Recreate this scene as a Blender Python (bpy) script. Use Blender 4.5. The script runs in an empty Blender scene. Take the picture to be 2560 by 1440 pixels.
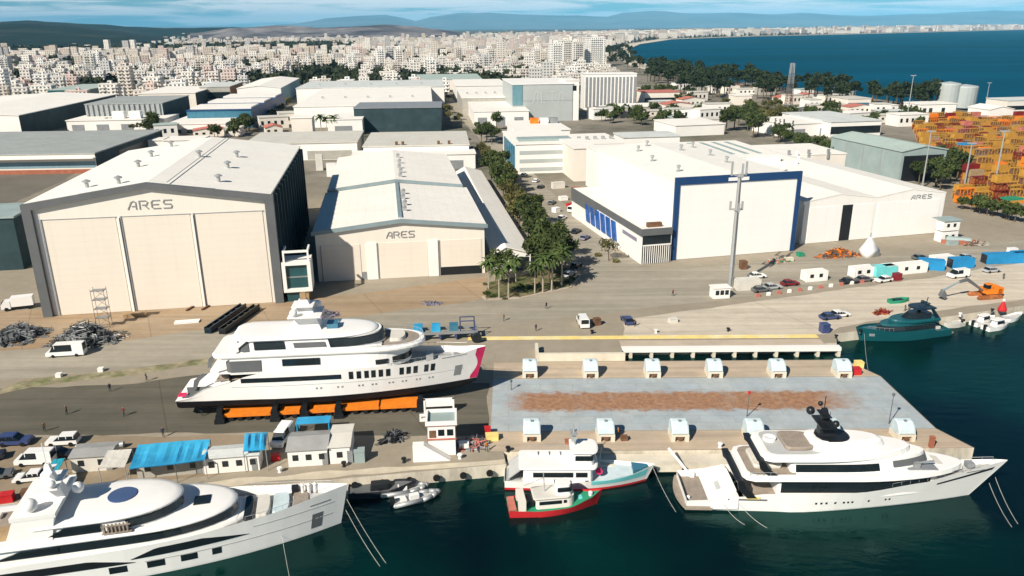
USE_HAZE = True; EXPO = 0.40
import bpy, math, random
from mathutils import Vector, Matrix
C = bpy.context.scene.collection
rnd = random.Random(7)
rad = math.radians
# ---------------------------------------------------------------- survey maths: photo sighting -> ground position
FOC = 1930.0; PITCH = rad(18.67); ROLL = rad(0.4); CAMH = 60.0
_c, _s = math.cos(PITCH), math.sin(PITCH); _cr, _sr = math.cos(ROLL), math.sin(ROLL)
_R0 = Vector((1, 0, 0)); _U0 = Vector((0, _s, _c)); FWD = Vector((0, _c, -_s))
RGT = _R0*_cr - _U0*_sr; UPV = _U0*_cr + _R0*_sr
def G(px, py, z=0.0):
    d = RGT*((px-1280)/FOC) - UPV*((py-720)/FOC) + FWD
    t = (z-CAMH)/d.z
    return (d.x*t, d.y*t)
def G3(px, py, z=0.0):
    g = G(px, py, z); return (g[0], g[1], z)
def PX(x, y, z=0.0):
    v = Vector((x, y, z-CAMH)); w = v.dot(FWD)
    return (1280+FOC*v.dot(RGT)/w, 720-FOC*v.dot(UPV)/w)
def ZH(px, py, y):
    d = RGT*((px-1280)/FOC) - UPV*((py-720)/FOC) + FWD
    return CAMH+d.z*y/d.y

# ---------------------------------------------------------------- mesh builder
class MB:
    def __init__(s): s.v = []; s.f = []; s.m = []
    def add(s, vs, fs, m=0):
        b = len(s.v); s.v += [tuple(v) for v in vs]
        for i, f in enumerate(fs):
            s.f.append(tuple(b+k for k in f)); s.m.append(m[i] if isinstance(m, (list, tuple)) else m)
        return s
    def bx(s, x0, x1, y0, y1, z0, z1, m=0):
        return s.add([(x0,y0,z0),(x1,y0,z0),(x1,y1,z0),(x0,y1,z0),(x0,y0,z1),(x1,y0,z1),(x1,y1,z1),(x0,y1,z1)],
                     [(0,3,2,1),(4,5,6,7),(0,1,5,4),(1,2,6,5),(2,3,7,6),(3,0,4,7)], m)
    def rbx(s, cx, cy, z0, z1, lx, ly, a=0.0, m=0):
        ca, sa = math.cos(a), math.sin(a); q = []
        for z in (z0, z1):
            for (u, w) in ((-lx/2,-ly/2),(lx/2,-ly/2),(lx/2,ly/2),(-lx/2,ly/2)):
                q.append((cx+u*ca-w*sa, cy+u*sa+w*ca, z))
        return s.add(q, [(0,3,2,1),(4,5,6,7),(0,1,5,4),(1,2,6,5),(2,3,7,6),(3,0,4,7)], m)
    def prism(s, poly, z0, z1, m=0, mt=None, sc=1.0):
        n = len(poly); cx = sum(p[0] for p in poly)/n; cy = sum(p[1] for p in poly)/n
        vs = [(p[0],p[1],z0) for p in poly]+[(cx+(p[0]-cx)*sc, cy+(p[1]-cy)*sc, z1) for p in poly]
        fs = [tuple(range(n-1,-1,-1)), tuple(range(n,2*n))]+[(i,(i+1)%n,n+(i+1)%n,n+i) for i in range(n)]
        return s.add(vs, fs, [m, m if mt is None else mt]+[m]*n)
    def loft(s, rings, m=0, closed=True, cap0=True, cap1=True, mcap=None):
        n = len(rings[0]); vs = [p for r in rings for p in r]; fs = []; ms = []
        mm = (lambda k: m[k]) if isinstance(m, (list, tuple)) else (lambda k: m)
        for k in range(len(rings)-1):
            for i in range(n if closed else n-1):
                j = (i+1) % n
                fs.append((k*n+i, k*n+j, (k+1)*n+j, (k+1)*n+i)); ms.append(mm(k))
        if cap0: fs.append(tuple(range(n-1,-1,-1))); ms.append(mm(0) if mcap is None else mcap)
        if cap1: fs.append(tuple(range((len(rings)-1)*n, len(rings)*n))); ms.append(mm(len(rings)-2) if mcap is None else mcap)
        return s.add(vs, fs, ms)
    def tube(s, p, q, r, n=6, m=0, r2=None):
        p = Vector(p); q = Vector(q); d = (q-p)
        if d.length < 1e-6: return s
        d.normalize(); a = d.orthogonal().normalized(); b = d.cross(a); r2 = r if r2 is None else r2
        ring = lambda o, rr: [o+(a*math.cos(2*math.pi*i/n)+b*math.sin(2*math.pi*i/n))*rr for i in range(n)]
        return s.loft([ring(p, r), ring(q, r2)], m)
    def path(s, pts, r, n=6, m=0):
        for a, b in zip(pts, pts[1:]): s.tube(a, b, r, n, m)
        return s
    def lathe(s, prof, x=0, y=0, n=12, m=0):
        return s.loft([[(x+r*math.cos(2*math.pi*i/n), y+r*math.sin(2*math.pi*i/n), z) for i in range(n)] for r, z in prof], m)
    def ylathe(s, prof, x, z, n=12, m=0):      # axis along y
        return s.loft([[(x+r*math.cos(2*math.pi*i/n), y, z-r*math.sin(2*math.pi*i/n)) for i in range(n)] for r, y in prof], m)
    def xprof(s, prof, y0, y1, m=0, in0=0.0):  # polygon in (x,z) swept along y
        n = len(prof); vs = [(x, y0, z) for x, z in prof]+[(x, y1, z) for x, z in prof]
        fs = [tuple(range(n)), tuple(range(2*n-1, n-1, -1))]+[(i, n+i, n+(i+1) % n, (i+1) % n) for i in range(n)]
        return s.add(vs, fs, m)
    def ball(s, c, r, n=8, k=5, m=0, sz=1.0):
        return s.loft([[(c[0]+r*math.sin(math.pi*(j+.02)/(k-1+.04))*math.cos(2*math.pi*i/n), c[1]+r*math.sin(math.pi*(j+.02)/(k-1+.04))*math.sin(2*math.pi*i/n), c[2]-sz*r*math.cos(math.pi*(j+.02)/(k-1+.04))) for i in range(n)] for j in range(k)], m)
    def mesh(s, name, mats, smooth=False):
        me = bpy.data.meshes.new(name); me.from_pydata(s.v, [], s.f)
        for m in mats: me.materials.append(m)
        if len(mats) > 1: me.polygons.foreach_set('material_index', s.m)
        if smooth: me.polygons.foreach_set('use_smooth', [True]*len(me.polygons))
        me.update(); return me
    def build(s, name, mats, parent=None, smooth=False, loc=None, rz=0.0, label=None):
        if not isinstance(mats, (list, tuple)): mats = [mats]
        o = bpy.data.objects.new(name, s.mesh(name, mats, smooth)); C.objects.link(o)
        if parent is not None: o.parent = parent
        if loc: o.location = loc
        if rz: o.rotation_euler.z = rz
        if label: o['label'] = label
        return o
def tag(o, label, cat, group=None):
    o['label'] = label; o['category'] = cat
    if group: o['group'] = group
    return o
def thing(name, label, cat, loc=(0,0,0), rz=0.0, group=None):
    o = bpy.data.objects.new(name, None); C.objects.link(o)
    o.location = loc; o.rotation_euler.z = rz; o.empty_display_size = .2
    return tag(o, label, cat, group)
def kind(o, k): o['kind'] = k; return o
def setmat(o, i, m):
    o.material_slots[i].link = 'OBJECT'; o.material_slots[i].material = m
KIDS = {}
def dup(root, loc, rz=0.0, label=None, group=None, scale=None):
    r = root.copy(); C.objects.link(r); r.location = loc; r.rotation_euler.z = rz
    if label: r['label'] = label
    if group: r['group'] = group
    if scale: r.scale = scale if isinstance(scale, (tuple, list)) else (scale,)*3
    kids = []
    if root.name not in KIDS: KIDS[root.name] = [(ch, list(ch.children)) for ch in root.children]
    for ch, gs in KIDS[root.name]:
        c = ch.copy(); C.objects.link(c); c.parent = r; kids.append(c)
        for g in gs:
            d = g.copy(); C.objects.link(d); d.parent = c
    return r, kids

# ---------------------------------------------------------------- materials
def nmat(name):
    m = bpy.data.materials.new(name); m.use_nodes = True
    nt = m.node_tree; return m, nt, nt.nodes['Principled BSDF'], nt.links.new
def mat(name, col, rough=.6, var=.12, scale=.6, metal=0.0, spec=None, streak=None, col2=None, amt=.5, bump=0.0, stretch=(1,1,1)):
    """surface with broad tonal variation, finer grain and optional second colour in patches (wear, stain)"""
    m, nt, b, L = nmat(name); N = nt.nodes.new
    b.inputs['Roughness'].default_value = rough; b.inputs['Metallic'].default_value = metal
    b.inputs['Specular IOR Level'].default_value = (.12 if rough > .42 else .4) if spec is None else spec
    tc = N('ShaderNodeTexCoord'); mp = N('ShaderNodeMapping'); mp.inputs['Scale'].default_value = stretch
    L(tc.outputs['Object'], mp.inputs['Vector'])
    n1 = N('ShaderNodeTexNoise'); n1.inputs['Scale'].default_value = scale; n1.inputs['Detail'].default_value = 5; n1.inputs['Roughness'].default_value = .62
    L(mp.outputs[0], n1.inputs['Vector'])
    r = N('ShaderNodeMapRange'); r.inputs['From Min'].default_value = .3; r.inputs['From Max'].default_value = .7
    r.inputs['To Min'].default_value = 1-var; r.inputs['To Max'].default_value = 1+var
    L(n1.outputs['Fac'], r.inputs['Value'])
    mx = N('ShaderNodeVectorMath'); mx.operation = 'SCALE'; L(r.outputs[0], mx.inputs['Scale'])
    if col2 is None:
        mx.inputs[0].default_value = col[:3]
    else:
        n2 = N('ShaderNodeTexNoise'); n2.inputs['Scale'].default_value = scale*.37; n2.inputs['Detail'].default_value = 7; n2.inputs['Roughness'].default_value = .7
        L(mp.outputs[0], n2.inputs['Vector'])
        r2 = N('ShaderNodeMapRange'); r2.inputs['From Min'].default_value = .62-amt*.3; r2.inputs['From Max'].default_value = .8-amt*.3
        L(n2.outputs['Fac'], r2.inputs['Value'])
        mc = N('ShaderNodeMix'); mc.data_type = 'RGBA'; mc.inputs['A'].default_value = (*col[:3], 1); mc.inputs['B'].default_value = (*col2[:3], 1)
        L(r2.outputs[0], mc.inputs['Factor']); L(mc.outputs['Result'], mx.inputs[0])
    L(mx.outputs[0], b.inputs['Base Color'])
    if bump:
        bp = N('ShaderNodeBump'); bp.inputs['Strength'].default_value = bump; bp.inputs['Distance'].default_value = .05
        L(n1.outputs['Fac'], bp.inputs['Height']); L(bp.outputs[0], b.inputs['Normal'])
    return m
def ribbed(name, col, pitch=1.1, axis=0, var=.08, rough=.45, depth=.12, col2=None):
    """profiled sheet: pale and dark seams every `pitch` metres plus weathering"""
    m, nt, b, L = nmat(name); N = nt.nodes.new
    b.inputs['Roughness'].default_value = .75; b.inputs['Specular IOR Level'].default_value = .06
    tc = N('ShaderNodeTexCoord'); sx = N('ShaderNodeSeparateXYZ'); L(tc.outputs['Object'], sx.inputs[0])
    mu = N('ShaderNodeMath'); mu.operation = 'MULTIPLY'; mu.inputs[1].default_value = 1/pitch; L(sx.outputs[axis], mu.inputs[0])
    fr = N('ShaderNodeMath'); fr.operation = 'FRACT'; L(mu.outputs[0], fr.inputs[0])
    gt = N('ShaderNodeMath'); gt.operation = 'LESS_THAN'; gt.inputs[1].default_value = .14; L(fr.outputs[0], gt.inputs[0])
    n1 = N('ShaderNodeTexNoise'); n1.inputs['Scale'].default_value = .11; n1.inputs['Detail'].default_value = 6; n1.inputs['Roughness'].default_value = .65
    L(tc.outputs['Object'], n1.inputs['Vector'])
    r = N('ShaderNodeMapRange'); r.inputs['From Min'].default_value = .3; r.inputs['From Max'].default_value = .7
    r.inputs['To Min'].default_value = 1-var; r.inputs['To Max'].default_value = 1+var*.6; L(n1.outputs['Fac'], r.inputs['Value'])
    mp = N('ShaderNodeMapping'); mp.inputs['Scale'].default_value = (.8, .8, .035); L(tc.outputs['Object'], mp.inputs['Vector'])   # rain streaks down the sheets
    n2 = N('ShaderNodeTexNoise'); n2.inputs['Scale'].default_value = 1; n2.inputs['Detail'].default_value = 5; n2.inputs['Roughness'].default_value = .7; L(mp.outputs[0], n2.inputs['Vector'])
    r2 = N('ShaderNodeMapRange'); r2.inputs['From Min'].default_value = .45; r2.inputs['From Max'].default_value = .75; r2.inputs['To Min'].default_value = 0; r2.inputs['To Max'].default_value = -var*1.6; L(n2.outputs['Fac'], r2.inputs['Value'])
    ad = N('ShaderNodeMath'); L(r.outputs[0], ad.inputs[0]); L(r2.outputs[0], ad.inputs[1])
    ma = N('ShaderNodeMath'); ma.operation = 'MULTIPLY_ADD'; ma.inputs[1].default_value = -depth; L(gt.outputs[0], ma.inputs[0]); L(ad.outputs[0], ma.inputs[2])
    mx = N('ShaderNodeVectorMath'); mx.operation = 'SCALE'; L(ma.outputs[0], mx.inputs['Scale']); mx.inputs[0].default_value = col[:3]
    L(mx.outputs[0], b.inputs['Base Color']); return m
def facade(name, cols, win=(.03,.045,.06), pu=3.4, pz=3.1, wu=(.22,.72), wz=(.3,.78), use_random=True):
    """rendered wall whose window openings repeat with the storeys; roof faces stay plain"""
    m, nt, b, L = nmat(name); N = nt.nodes.new
    def M(op, a, bb=None, c=None):
        n = N('ShaderNodeMath'); n.operation = op
        for i, q in enumerate((a, bb, c)):
            if q is None: continue
            if isinstance(q, (int, float)): n.inputs[i].default_value = q
            else: L(q, n.inputs[i])
        return n.outputs[0]
    tc = N('ShaderNodeTexCoord'); ge = N('ShaderNodeNewGeometry'); oi = N('ShaderNodeObjectInfo')
    vt = N('ShaderNodeVectorTransform'); vt.vector_type = 'NORMAL'; vt.convert_from = 'WORLD'; vt.convert_to = 'OBJECT'; L(ge.outputs['True Normal'], vt.inputs[0])
    sn = N('ShaderNodeSeparateXYZ'); L(vt.outputs[0], sn.inputs[0])
    sp = N('ShaderNodeSeparateXYZ'); L(tc.outputs['Object'], sp.inputs[0])
    isx = M('GREATER_THAN', M('ABSOLUTE', sn.outputs[0]), M('ABSOLUTE', sn.outputs[1]))
    u = M('ADD', M('MULTIPLY', sp.outputs[1], isx), M('MULTIPLY', sp.outputs[0], M('SUBTRACT', 1.0, isx)))
    fu = M('FRACT', M('ADD', M('MULTIPLY', u, 1/pu), .37)); fz = M('FRACT', M('MULTIPLY', sp.outputs[2], 1/pz))
    w = M('MULTIPLY', M('MULTIPLY', M('GREATER_THAN', fu, wu[0]), M('LESS_THAN', fu, wu[1])), M('MULTIPLY', M('GREATER_THAN', fz, wz[0]), M('LESS_THAN', fz, wz[1])))
    w = M('MULTIPLY', w, M('LESS_THAN', M('ABSOLUTE', sn.outputs[2]), .5))
    cr = N('ShaderNodeValToRGB'); cr.color_ramp.interpolation = 'CONSTANT'
    el = cr.color_ramp.elements
    el.remove(el[1]); el[0].position = 0; el[0].color = (*cols[0], 1)
    for i in range(1, len(cols)): el.new(i/len(cols)).color = (*cols[i], 1)
    if use_random: L(oi.outputs['Random'], cr.inputs[0])
    else: cr.inputs[0].default_value = 0
    n1 = N('ShaderNodeTexNoise'); n1.inputs['Scale'].default_value = .15; n1.inputs['Detail'].default_value = 4; L(tc.outputs['Object'], n1.inputs['Vector'])
    sc = N('ShaderNodeVectorMath'); sc.operation = 'SCALE'; L(cr.outputs[0], sc.inputs[0]); L(M('MULTIPLY_ADD', n1.outputs['Fac'], .3, .85), sc.inputs['Scale'])
    mc = N('ShaderNodeMix'); mc.data_type = 'RGBA'; L(w, mc.inputs['Factor']); L(sc.outputs[0], mc.inputs['A']); mc.inputs['B'].default_value = (*win, 1)
    L(mc.outputs['Result'], b.inputs['Base Color']); b.inputs['Roughness'].default_value = .7; b.inputs['Specular IOR Level'].default_value = .3
    return m
WHITE = (.80,.775,.735)
M = {}
def dm(k, *a, **q): M[k] = mat(k, *a, **q)
dm('white_render', WHITE, .6, .05, .08); dm('cream_render', (.74,.68,.60), .6, .06, .1)
dm('white_gel', (.82,.80,.77), .35, .03, .3, spec=.25); dm('grey_deck', (.46,.46,.45), .5, .08, .5); dm('teak', (.30,.25,.205), .7, .15, 1.2)
dm('dark_glass', (.012,.018,.022), .12, .2, .5, spec=.5); dm('teal_glass', (.02,.075,.085), .12, .2, .4, spec=.5); dm('blue_glass', (.05,.17,.25), .15, .2, .3, spec=.5)
dm('black_paint', (.012,.014,.017), .4, .2, .5); dm('antifoul', (.014,.013,.014), .6, .2, .4); dm('rubber', (.015,.015,.016), .85, .2, 1)
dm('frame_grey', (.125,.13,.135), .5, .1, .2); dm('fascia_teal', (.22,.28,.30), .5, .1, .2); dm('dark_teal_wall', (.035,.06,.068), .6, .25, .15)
dm('blue_frame', (.018,.055,.15), .45, .1, .2); dm('steel_grey', (.30,.31,.32), .45, .12, .5, metal=.3); dm('galv', (.42,.43,.43), .45, .1, .6, metal=.4)
dm('magenta', (.55,.03,.11), .5, .1, .6); dm('red_paint', (.5,.025,.03), .45, .12, .6); dm('orange_paint', (.8,.22,.02), .5, .14, .5, col2=(.5,.14,.02), amt=.4)
dm('green_deck', (.03,.25,.14), .6, .15, .8); dm('turq', (.18,.62,.62), .5, .1, .6); dm('green_hull', (.008,.085,.10), .3, .12, .25, spec=.5); dm('green_dark', (.006,.02,.035), .35, .2, .4)
dm('blue_tarp', (.03,.30,.55), .55, .14, .35, col2=(.05,.38,.62), amt=.6, bump=.4); dm('blue_box', (.025,.24,.48), .5, .14, .3); dm('teal_tarp', (.03,.33,.42), .55, .12, .4)
dm('grey_roof', (.33,.33,.32), .6, .14, .3, col2=(.22,.21,.2), amt=.4); dm('canvas', (.62,.59,.53), .7, .1, .3)
dm('rust', (.28,.095,.03), .85, .35, 1.1, col2=(.45,.17,.06), amt=.5); dm('brown', (.16,.085,.05), .8, .3, .8); dm('timber', (.36,.25,.14), .8, .2, .8)
dm('tyre', (.015,.015,.016), .9, .1, 1); dm('red_dark', (.2,.012,.02), .4, .1, .5); dm('car_grey', (.12,.125,.13), .3, .08, .5, spec=.6); dm('car_dark', (.02,.022,.03), .25, .1, .5, spec=.6); dm('car_silver', (.42,.43,.44), .3, .06, .5, spec=.6)
dm('car_white', (.80,.79,.77), .28, .04, .5, spec=.5); dm('car_blue', (.04,.06,.16), .28, .1, .5, spec=.6); dm('yellow', (.72,.50,.03), .55, .15, .5); dm('pale_yellow', (.78,.62,.22), .6, .1, .4)
dm('ochre', (.50,.265,.045), .6, .25, .5, col2=(.40,.20,.045), amt=.5); dm('maroon', (.20,.02,.018), .6, .2, .5); dm('winch_hood', (.52,.62,.65), .45, .1, .7, col2=(.42,.42,.36), amt=.3)
dm('pale_concrete', (.66,.60,.49), .8, .1, .35, col2=(.5,.44,.34), amt=.35); dm('pink_concrete', (.50,.41,.32), .85, .1, .25, col2=(.4,.34,.28), amt=.35)
dm('trunk', (.13,.095,.06), .9, .25, 2.0); dm('palm_trunk', (.36,.32,.25), .9, .2, 2.0); dm('rope', (.62,.60,.55), .8, .05, 1); dm('shirt_dark', (.03,.035,.06), .9, .1, 2); dm('skin', (.42,.25,.17), .7, .05, 2); dm('trouser', (.04,.042,.05), .9, .1, 2)
dm('hiviz', (.6,.2,.03), .9, .1, 2); dm('pink_tile', (.5,.17,.13), .7, .2, .5); dm('terracotta', (.36,.13,.08), .8, .2, .5); dm('grey_glass_wall', (.40,.43,.42), .4, .07, .12, spec=.4)
dm('grey_lettering', (.45,.48,.47), .4, .05, .2); dm('corner_glass', (.14,.27,.31), .2, .12, .3); dm('sheet_teal', (.30,.37,.36), .5, .1, .2); dm('purple_sh', (.24,.22,.3), .8, .1, .5); dm('rib_grey', (.34,.37,.37), .5, .1, .3); dm('concrete_grey', (.38,.36,.32), .85, .14, .3)
M['roof_white'] = ribbed('roof_white', (.82,.785,.725), 3.0, 1, .05, .5, .035); M['roof_white_x'] = ribbed('roof_white_x', (.82,.78,.715), 2.4, 0, .06, .5, .035)
M['roof_beige'] = ribbed('roof_beige', (.58,.56,.50), 1.6, 0, .08, .5, .06); M['roof_grey'] = ribbed('roof_grey', (.36,.38,.37), 1.6, 1, .12, .5, .08); M['roof_pale_grey'] = ribbed('roof_pale_grey', (.60,.62,.60), 1.6, 1, .1, .5, .06)
M['wall_panel'] = ribbed('wall_panel', (.76,.70,.62), 2.2, 0, .035, .55, .012); M['wall_white'] = ribbed('wall_white', (.80,.775,.735), 3.0, 0, .03, .55, .02)
M['door_panel'] = ribbed('door_panel', (.74,.665,.575), 1.5, 2, .03, .55, .03); M['door_white'] = ribbed('door_white', (.82,.80,.77), 2.6, 2, .02, .5, .015)
M['sheet_blue'] = ribbed('sheet_blue', (.22,.33,.38), 1.2, 0, .08, .5, .1); M['roof_green'] = ribbed('roof_green', (.40,.48,.44), 1.6, 0, .08, .5, .06)
STROKES = {'A': [((0,0),(.45,.85)),((.45,.85),(.75,1)),((.75,1),(1,.85)),((1,.85),(1,0)),((.55,.36),(1,.36))], 'R': [((0,0),(0,1)),((0,1),(.75,1)),((.75,1),(1,.8)),((1,.8),(.8,.48)),((.8,.48),(.35,.48)),((.55,.48),(1,0))],
  'E': [((1,1),(.2,1)),((.2,1),(0,.8)),((0,.8),(0,.2)),((0,.2),(.2,0)),((.2,0),(1,0)),((0,.5),(.8,.5))], 'S': [((1,1),(.15,1)),((.15,1),(0,.75)),((0,.75),(.15,.52)),((.15,.52),(.85,.48)),((.85,.48),(1,.25)),((1,.25),(.85,0)),((.85,0),(0,0))],
  'L': [((0,1),(0,0)),((0,0),(.9,0))], 'T': [((0,1),(1,1)),((.5,1),(.5,0))]}
def lettering(txt, x, y, z, h, w, gap, parent, m, name='lettering', th=.16, dep=.1):
    """raised strokes on a wall that faces -y (local)"""
    b = MB()
    for ch in txt:
        for (a, c), (d, e) in STROKES[ch]:
            x0, z0, x1, z1 = x+a*w, z+c*h, x+d*w, z+e*h
            ln = math.hypot(x1-x0, z1-z0); nx, nz = -(z1-z0)/ln*th*h/2, (x1-x0)/ln*th*h/2; ex, ez = (x1-x0)/ln*th*h*.45, (z1-z0)/ln*th*h*.45
            q = [(x0-ex+nx, z0-ez+nz), (x0-ex-nx, z0-ez-nz), (x1+ex-nx, z1+ez-nz), (x1+ex+nx, z1+ez+nz)]
            b.xprof(q, y-dep-rnd.random()*.02, y)
        x += w+gap
    return b.build(name, m, parent)
# ================================================================ SETTING: ground, water, hills, sky, air
WL = -2.0
from mathutils import noise as mno
def ground_mat():
    m, nt, b, L = nmat('ground'); N = nt.nodes.new
    ge = N('ShaderNodeNewGeometry'); sx = N('ShaderNodeSeparateXYZ'); L(ge.outputs['Position'], sx.inputs[0])
    def noise(sc, det=6, ro=.65):
        n = N('ShaderNodeTexNoise'); n.inputs['Scale'].default_value = sc; n.inputs['Detail'].default_value = det; n.inputs['Roughness'].default_value = ro
        L(ge.outputs['Position'], n.inputs['Vector']); return n.outputs['Fac']
    def ramp(src, *st):
        r = N('ShaderNodeValToRGB'); el = r.color_ramp.elements; el[0].position = st[0][0]; el[0].color = (*st[0][1], 1); el[1].position = st[-1][0]; el[1].color = (*st[-1][1], 1)
        for p, c in st[1:-1]: el.new(p).color = (*c, 1)
        L(src, r.inputs[0]); return r.outputs[0]
    yard = ramp(noise(.045), (.3,(.36,.31,.235)), (.5,(.40,.345,.265)), (.7,(.44,.385,.305)))
    town = ramp(noise(.016), (.32,(.07,.085,.045)), (.43,(.20,.185,.14)), (.56,(.34,.30,.245)), (.68,(.17,.17,.13)))
    far = ramp(noise(.0025, 8), (.36,(.05,.065,.04)), (.5,(.13,.125,.09)), (.62,(.24,.22,.17)))
    def mr(a, lo, hi):
        n = N('ShaderNodeMapRange'); n.inputs['From Min'].default_value = lo; n.inputs['From Max'].default_value = hi; L(a, n.inputs[0]); return n.outputs[0]
    def mix(f, a, c):
        n = N('ShaderNodeMix'); n.data_type = 'RGBA'; L(f, n.inputs['Factor']); L(a, n.inputs['A']); L(c, n.inputs['B']); return n.outputs['Result']
    col = mix(mr(sx.outputs[1], 250, 330), yard, mix(mr(sx.outputs[1], 2400, 4200), town, far))
    gr = N('ShaderNodeVectorMath'); gr.operation = 'SCALE'; L(col, gr.inputs[0]); L(mr(noise(.4, 8, .75), -1.5, 1.05), gr.inputs['Scale'])
    L(gr.outputs[0], b.inputs['Base Color']); b.inputs['Roughness'].default_value = .9; b.inputs['Specular IOR Level'].default_value = .15
    return m
def sheet_mat(name, col, col2, sc=.08, joints=0.0, tracks=0.0, rough=.88, fine=.10):
    m, nt, b, L = nmat(name); N = nt.nodes.new
    ge = N('ShaderNodeNewGeometry')
    n1 = N('ShaderNodeTexNoise'); n1.inputs['Scale'].default_value = sc; n1.inputs['Detail'].default_value = 8; n1.inputs['Roughness'].default_value = .68; n1.inputs['Distortion'].default_value = .4
    mp = N('ShaderNodeMapping'); mp.inputs['Rotation'].default_value = (0, 0, rad(-10)); mp.inputs['Scale'].default_value = (.35 if tracks else 1, 1, 1); L(ge.outputs['Position'], mp.inputs['Vector']); L(mp.outputs[0], n1.inputs['Vector'])
    r = N('ShaderNodeMapRange'); r.inputs['From Min'].default_value = .34; r.inputs['From Max'].default_value = .66; L(n1.outputs['Fac'], r.inputs[0])
    mc = N('ShaderNodeMix'); mc.data_type = 'RGBA'; mc.inputs['A'].default_value = (*col, 1); mc.inputs['B'].default_value = (*col2, 1); L(r.outputs[0], mc.inputs['Factor'])
    n2 = N('ShaderNodeTexNoise'); n2.inputs['Scale'].default_value = .33; n2.inputs['Detail'].default_value = 8; n2.inputs['Roughness'].default_value = .75; L(ge.outputs['Position'], n2.inputs['Vector'])
    r2 = N('ShaderNodeMapRange'); r2.inputs['To Min'].default_value = 1-fine; r2.inputs['To Max'].default_value = 1+fine; r2.inputs['From Min'].default_value = .3; r2.inputs['From Max'].default_value = .7; L(n2.outputs['Fac'], r2.inputs[0])
    s = N('ShaderNodeVectorMath'); s.operation = 'SCALE'; L(mc.outputs['Result'], s.inputs[0]); L(r2.outputs[0], s.inputs['Scale'])
    out = s.outputs[0]
    if tracks:                                # tyre lanes and drips along the working direction
        m3 = N('ShaderNodeMapping'); m3.inputs['Rotation'].default_value = (0, 0, rad(-9)); m3.inputs['Scale'].default_value = (.016, .42, 1); L(ge.outputs['Position'], m3.inputs['Vector'])
        n3 = N('ShaderNodeTexNoise'); n3.inputs['Scale'].default_value = 1; n3.inputs['Detail'].default_value = 6; n3.inputs['Roughness'].default_value = .62; n3.inputs['Distortion'].default_value = .25; L(m3.outputs[0], n3.inputs['Vector'])
        r3 = N('ShaderNodeMapRange'); r3.inputs['From Min'].default_value = .34; r3.inputs['From Max'].default_value = .62; r3.inputs['To Min'].default_value = .80; r3.inputs['To Max'].default_value = 1.06; L(n3.outputs['Fac'], r3.inputs[0])
        s3 = N('ShaderNodeVectorMath'); s3.operation = 'SCALE'; L(out, s3.inputs[0]); L(r3.outputs[0], s3.inputs['Scale']); out = s3.outputs[0]
        n4 = N('ShaderNodeTexNoise'); n4.inputs['Scale'].default_value = .16; n4.inputs['Detail'].default_value = 9; n4.inputs['Roughness'].default_value = .8; L(ge.outputs['Position'], n4.inputs['Vector'])
        r4 = N('ShaderNodeMapRange'); r4.inputs['From Min'].default_value = .62; r4.inputs['From Max'].default_value = .72; r4.inputs['To Min'].default_value = 1; r4.inputs['To Max'].default_value = .72; L(n4.outputs['Fac'], r4.inputs[0])
        s4 = N('ShaderNodeVectorMath'); s4.operation = 'SCALE'; L(out, s4.inputs[0]); L(r4.outputs[0], s4.inputs['Scale']); out = s4.outputs[0]
    if joints:
        br = N('ShaderNodeTexBrick'); br.offset = 0; br.inputs['Scale'].default_value = 1; br.inputs['Brick Width'].default_value = joints; br.inputs['Row Height'].default_value = joints
        br.inputs['Mortar Size'].default_value = .05; br.inputs['Color1'].default_value = (1,1,1,1); br.inputs['Color2'].default_value = (.95,.95,.95,1); br.inputs['Mortar'].default_value = (.78,.76,.74,1)
        L(mp.outputs[0], br.inputs['Vector']); v = N('ShaderNodeVectorMath'); v.operation = 'MULTIPLY'; L(out, v.inputs[0]); L(br.outputs['Color'], v.inputs[1]); out = v.outputs[0]
    L(out, b.inputs['Base Color']); b.inputs['Roughness'].default_value = rough; b.inputs['Specular IOR Level'].default_value = .2
    return m
def sheet(name, pts, z, m, px=True, k='structure'):
    q = [(*(G(*p) if px else p), z) for p in pts]
    if px:                                    # poured and worn edges wander a little
        o = []
        for i, a in enumerate(q):
            c = q[(i+1) % len(q)]; dx, dy = c[0]-a[0], c[1]-a[1]; d = math.hypot(dx, dy); m_ = max(1, min(60, int(d/2.5)))
            for kk in range(m_):
                u = kk/m_; x, y = a[0]+dx*u, a[1]+dy*u; j = .0 if kk == 0 else mno.fractal(Vector((x*.12, y*.12, z*90)), 1., 2., 4)*.75
                o.append((x-dy/d*j, y+dx/d*j, z))
        q = o
    return kind(MB().add(q, [tuple(range(len(q)))]).build(name, m), k)
# land: outline along the quays, the far shore and back inland; quay faces hang down to the sea bed
PIER = [(-1.0, 97.9), (-1.5, 101.3), (68.9, 101.5), (66.3, 107.4), (66.3, 126.5), (62.8, 133.9), (21.4, 133.9), (21.4, 141.0), (64.6, 142.0), (66.4, 146.9)]
SHORE = [G(x, y) for x, y in [(2155,826),(2330,797),(2560,764)]] + [(150,175),(230,205),(300,260),(380,420),(352,520),(322,612),(300,740),(262,880),(232,1010),(222,1276),(256,1718),(334,2276),(463,2886),(777,3895),(1493,4850),(2250,5450),(5400,8527),(16000,14000),(60000,30000)]
outline = [(-400, 36.5)] + PIER + SHORE + [(60000, 60000), (-60000, 60000), (-60000, 300), (-1500, 36.5)]
b = MB(); n = len(outline)
top = [(x, y, 0) for x, y in outline]; bot = [(x, y, -9) for x, y in outline]
b.add(top, [tuple(range(n))], 0); b.add(top+bot, [(i, n+i, n+i+1, i+1) for i in range(n-1)], 1)
ME_QUAY = mat('quay_face', (.60,.54,.44), .85, .18, .4, col2=(.35,.31,.25), amt=.5, stretch=(1,1,.3))
ground = kind(b.build('ground', [ground_mat(), ME_QUAY]), 'structure')
import bmesh
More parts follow.
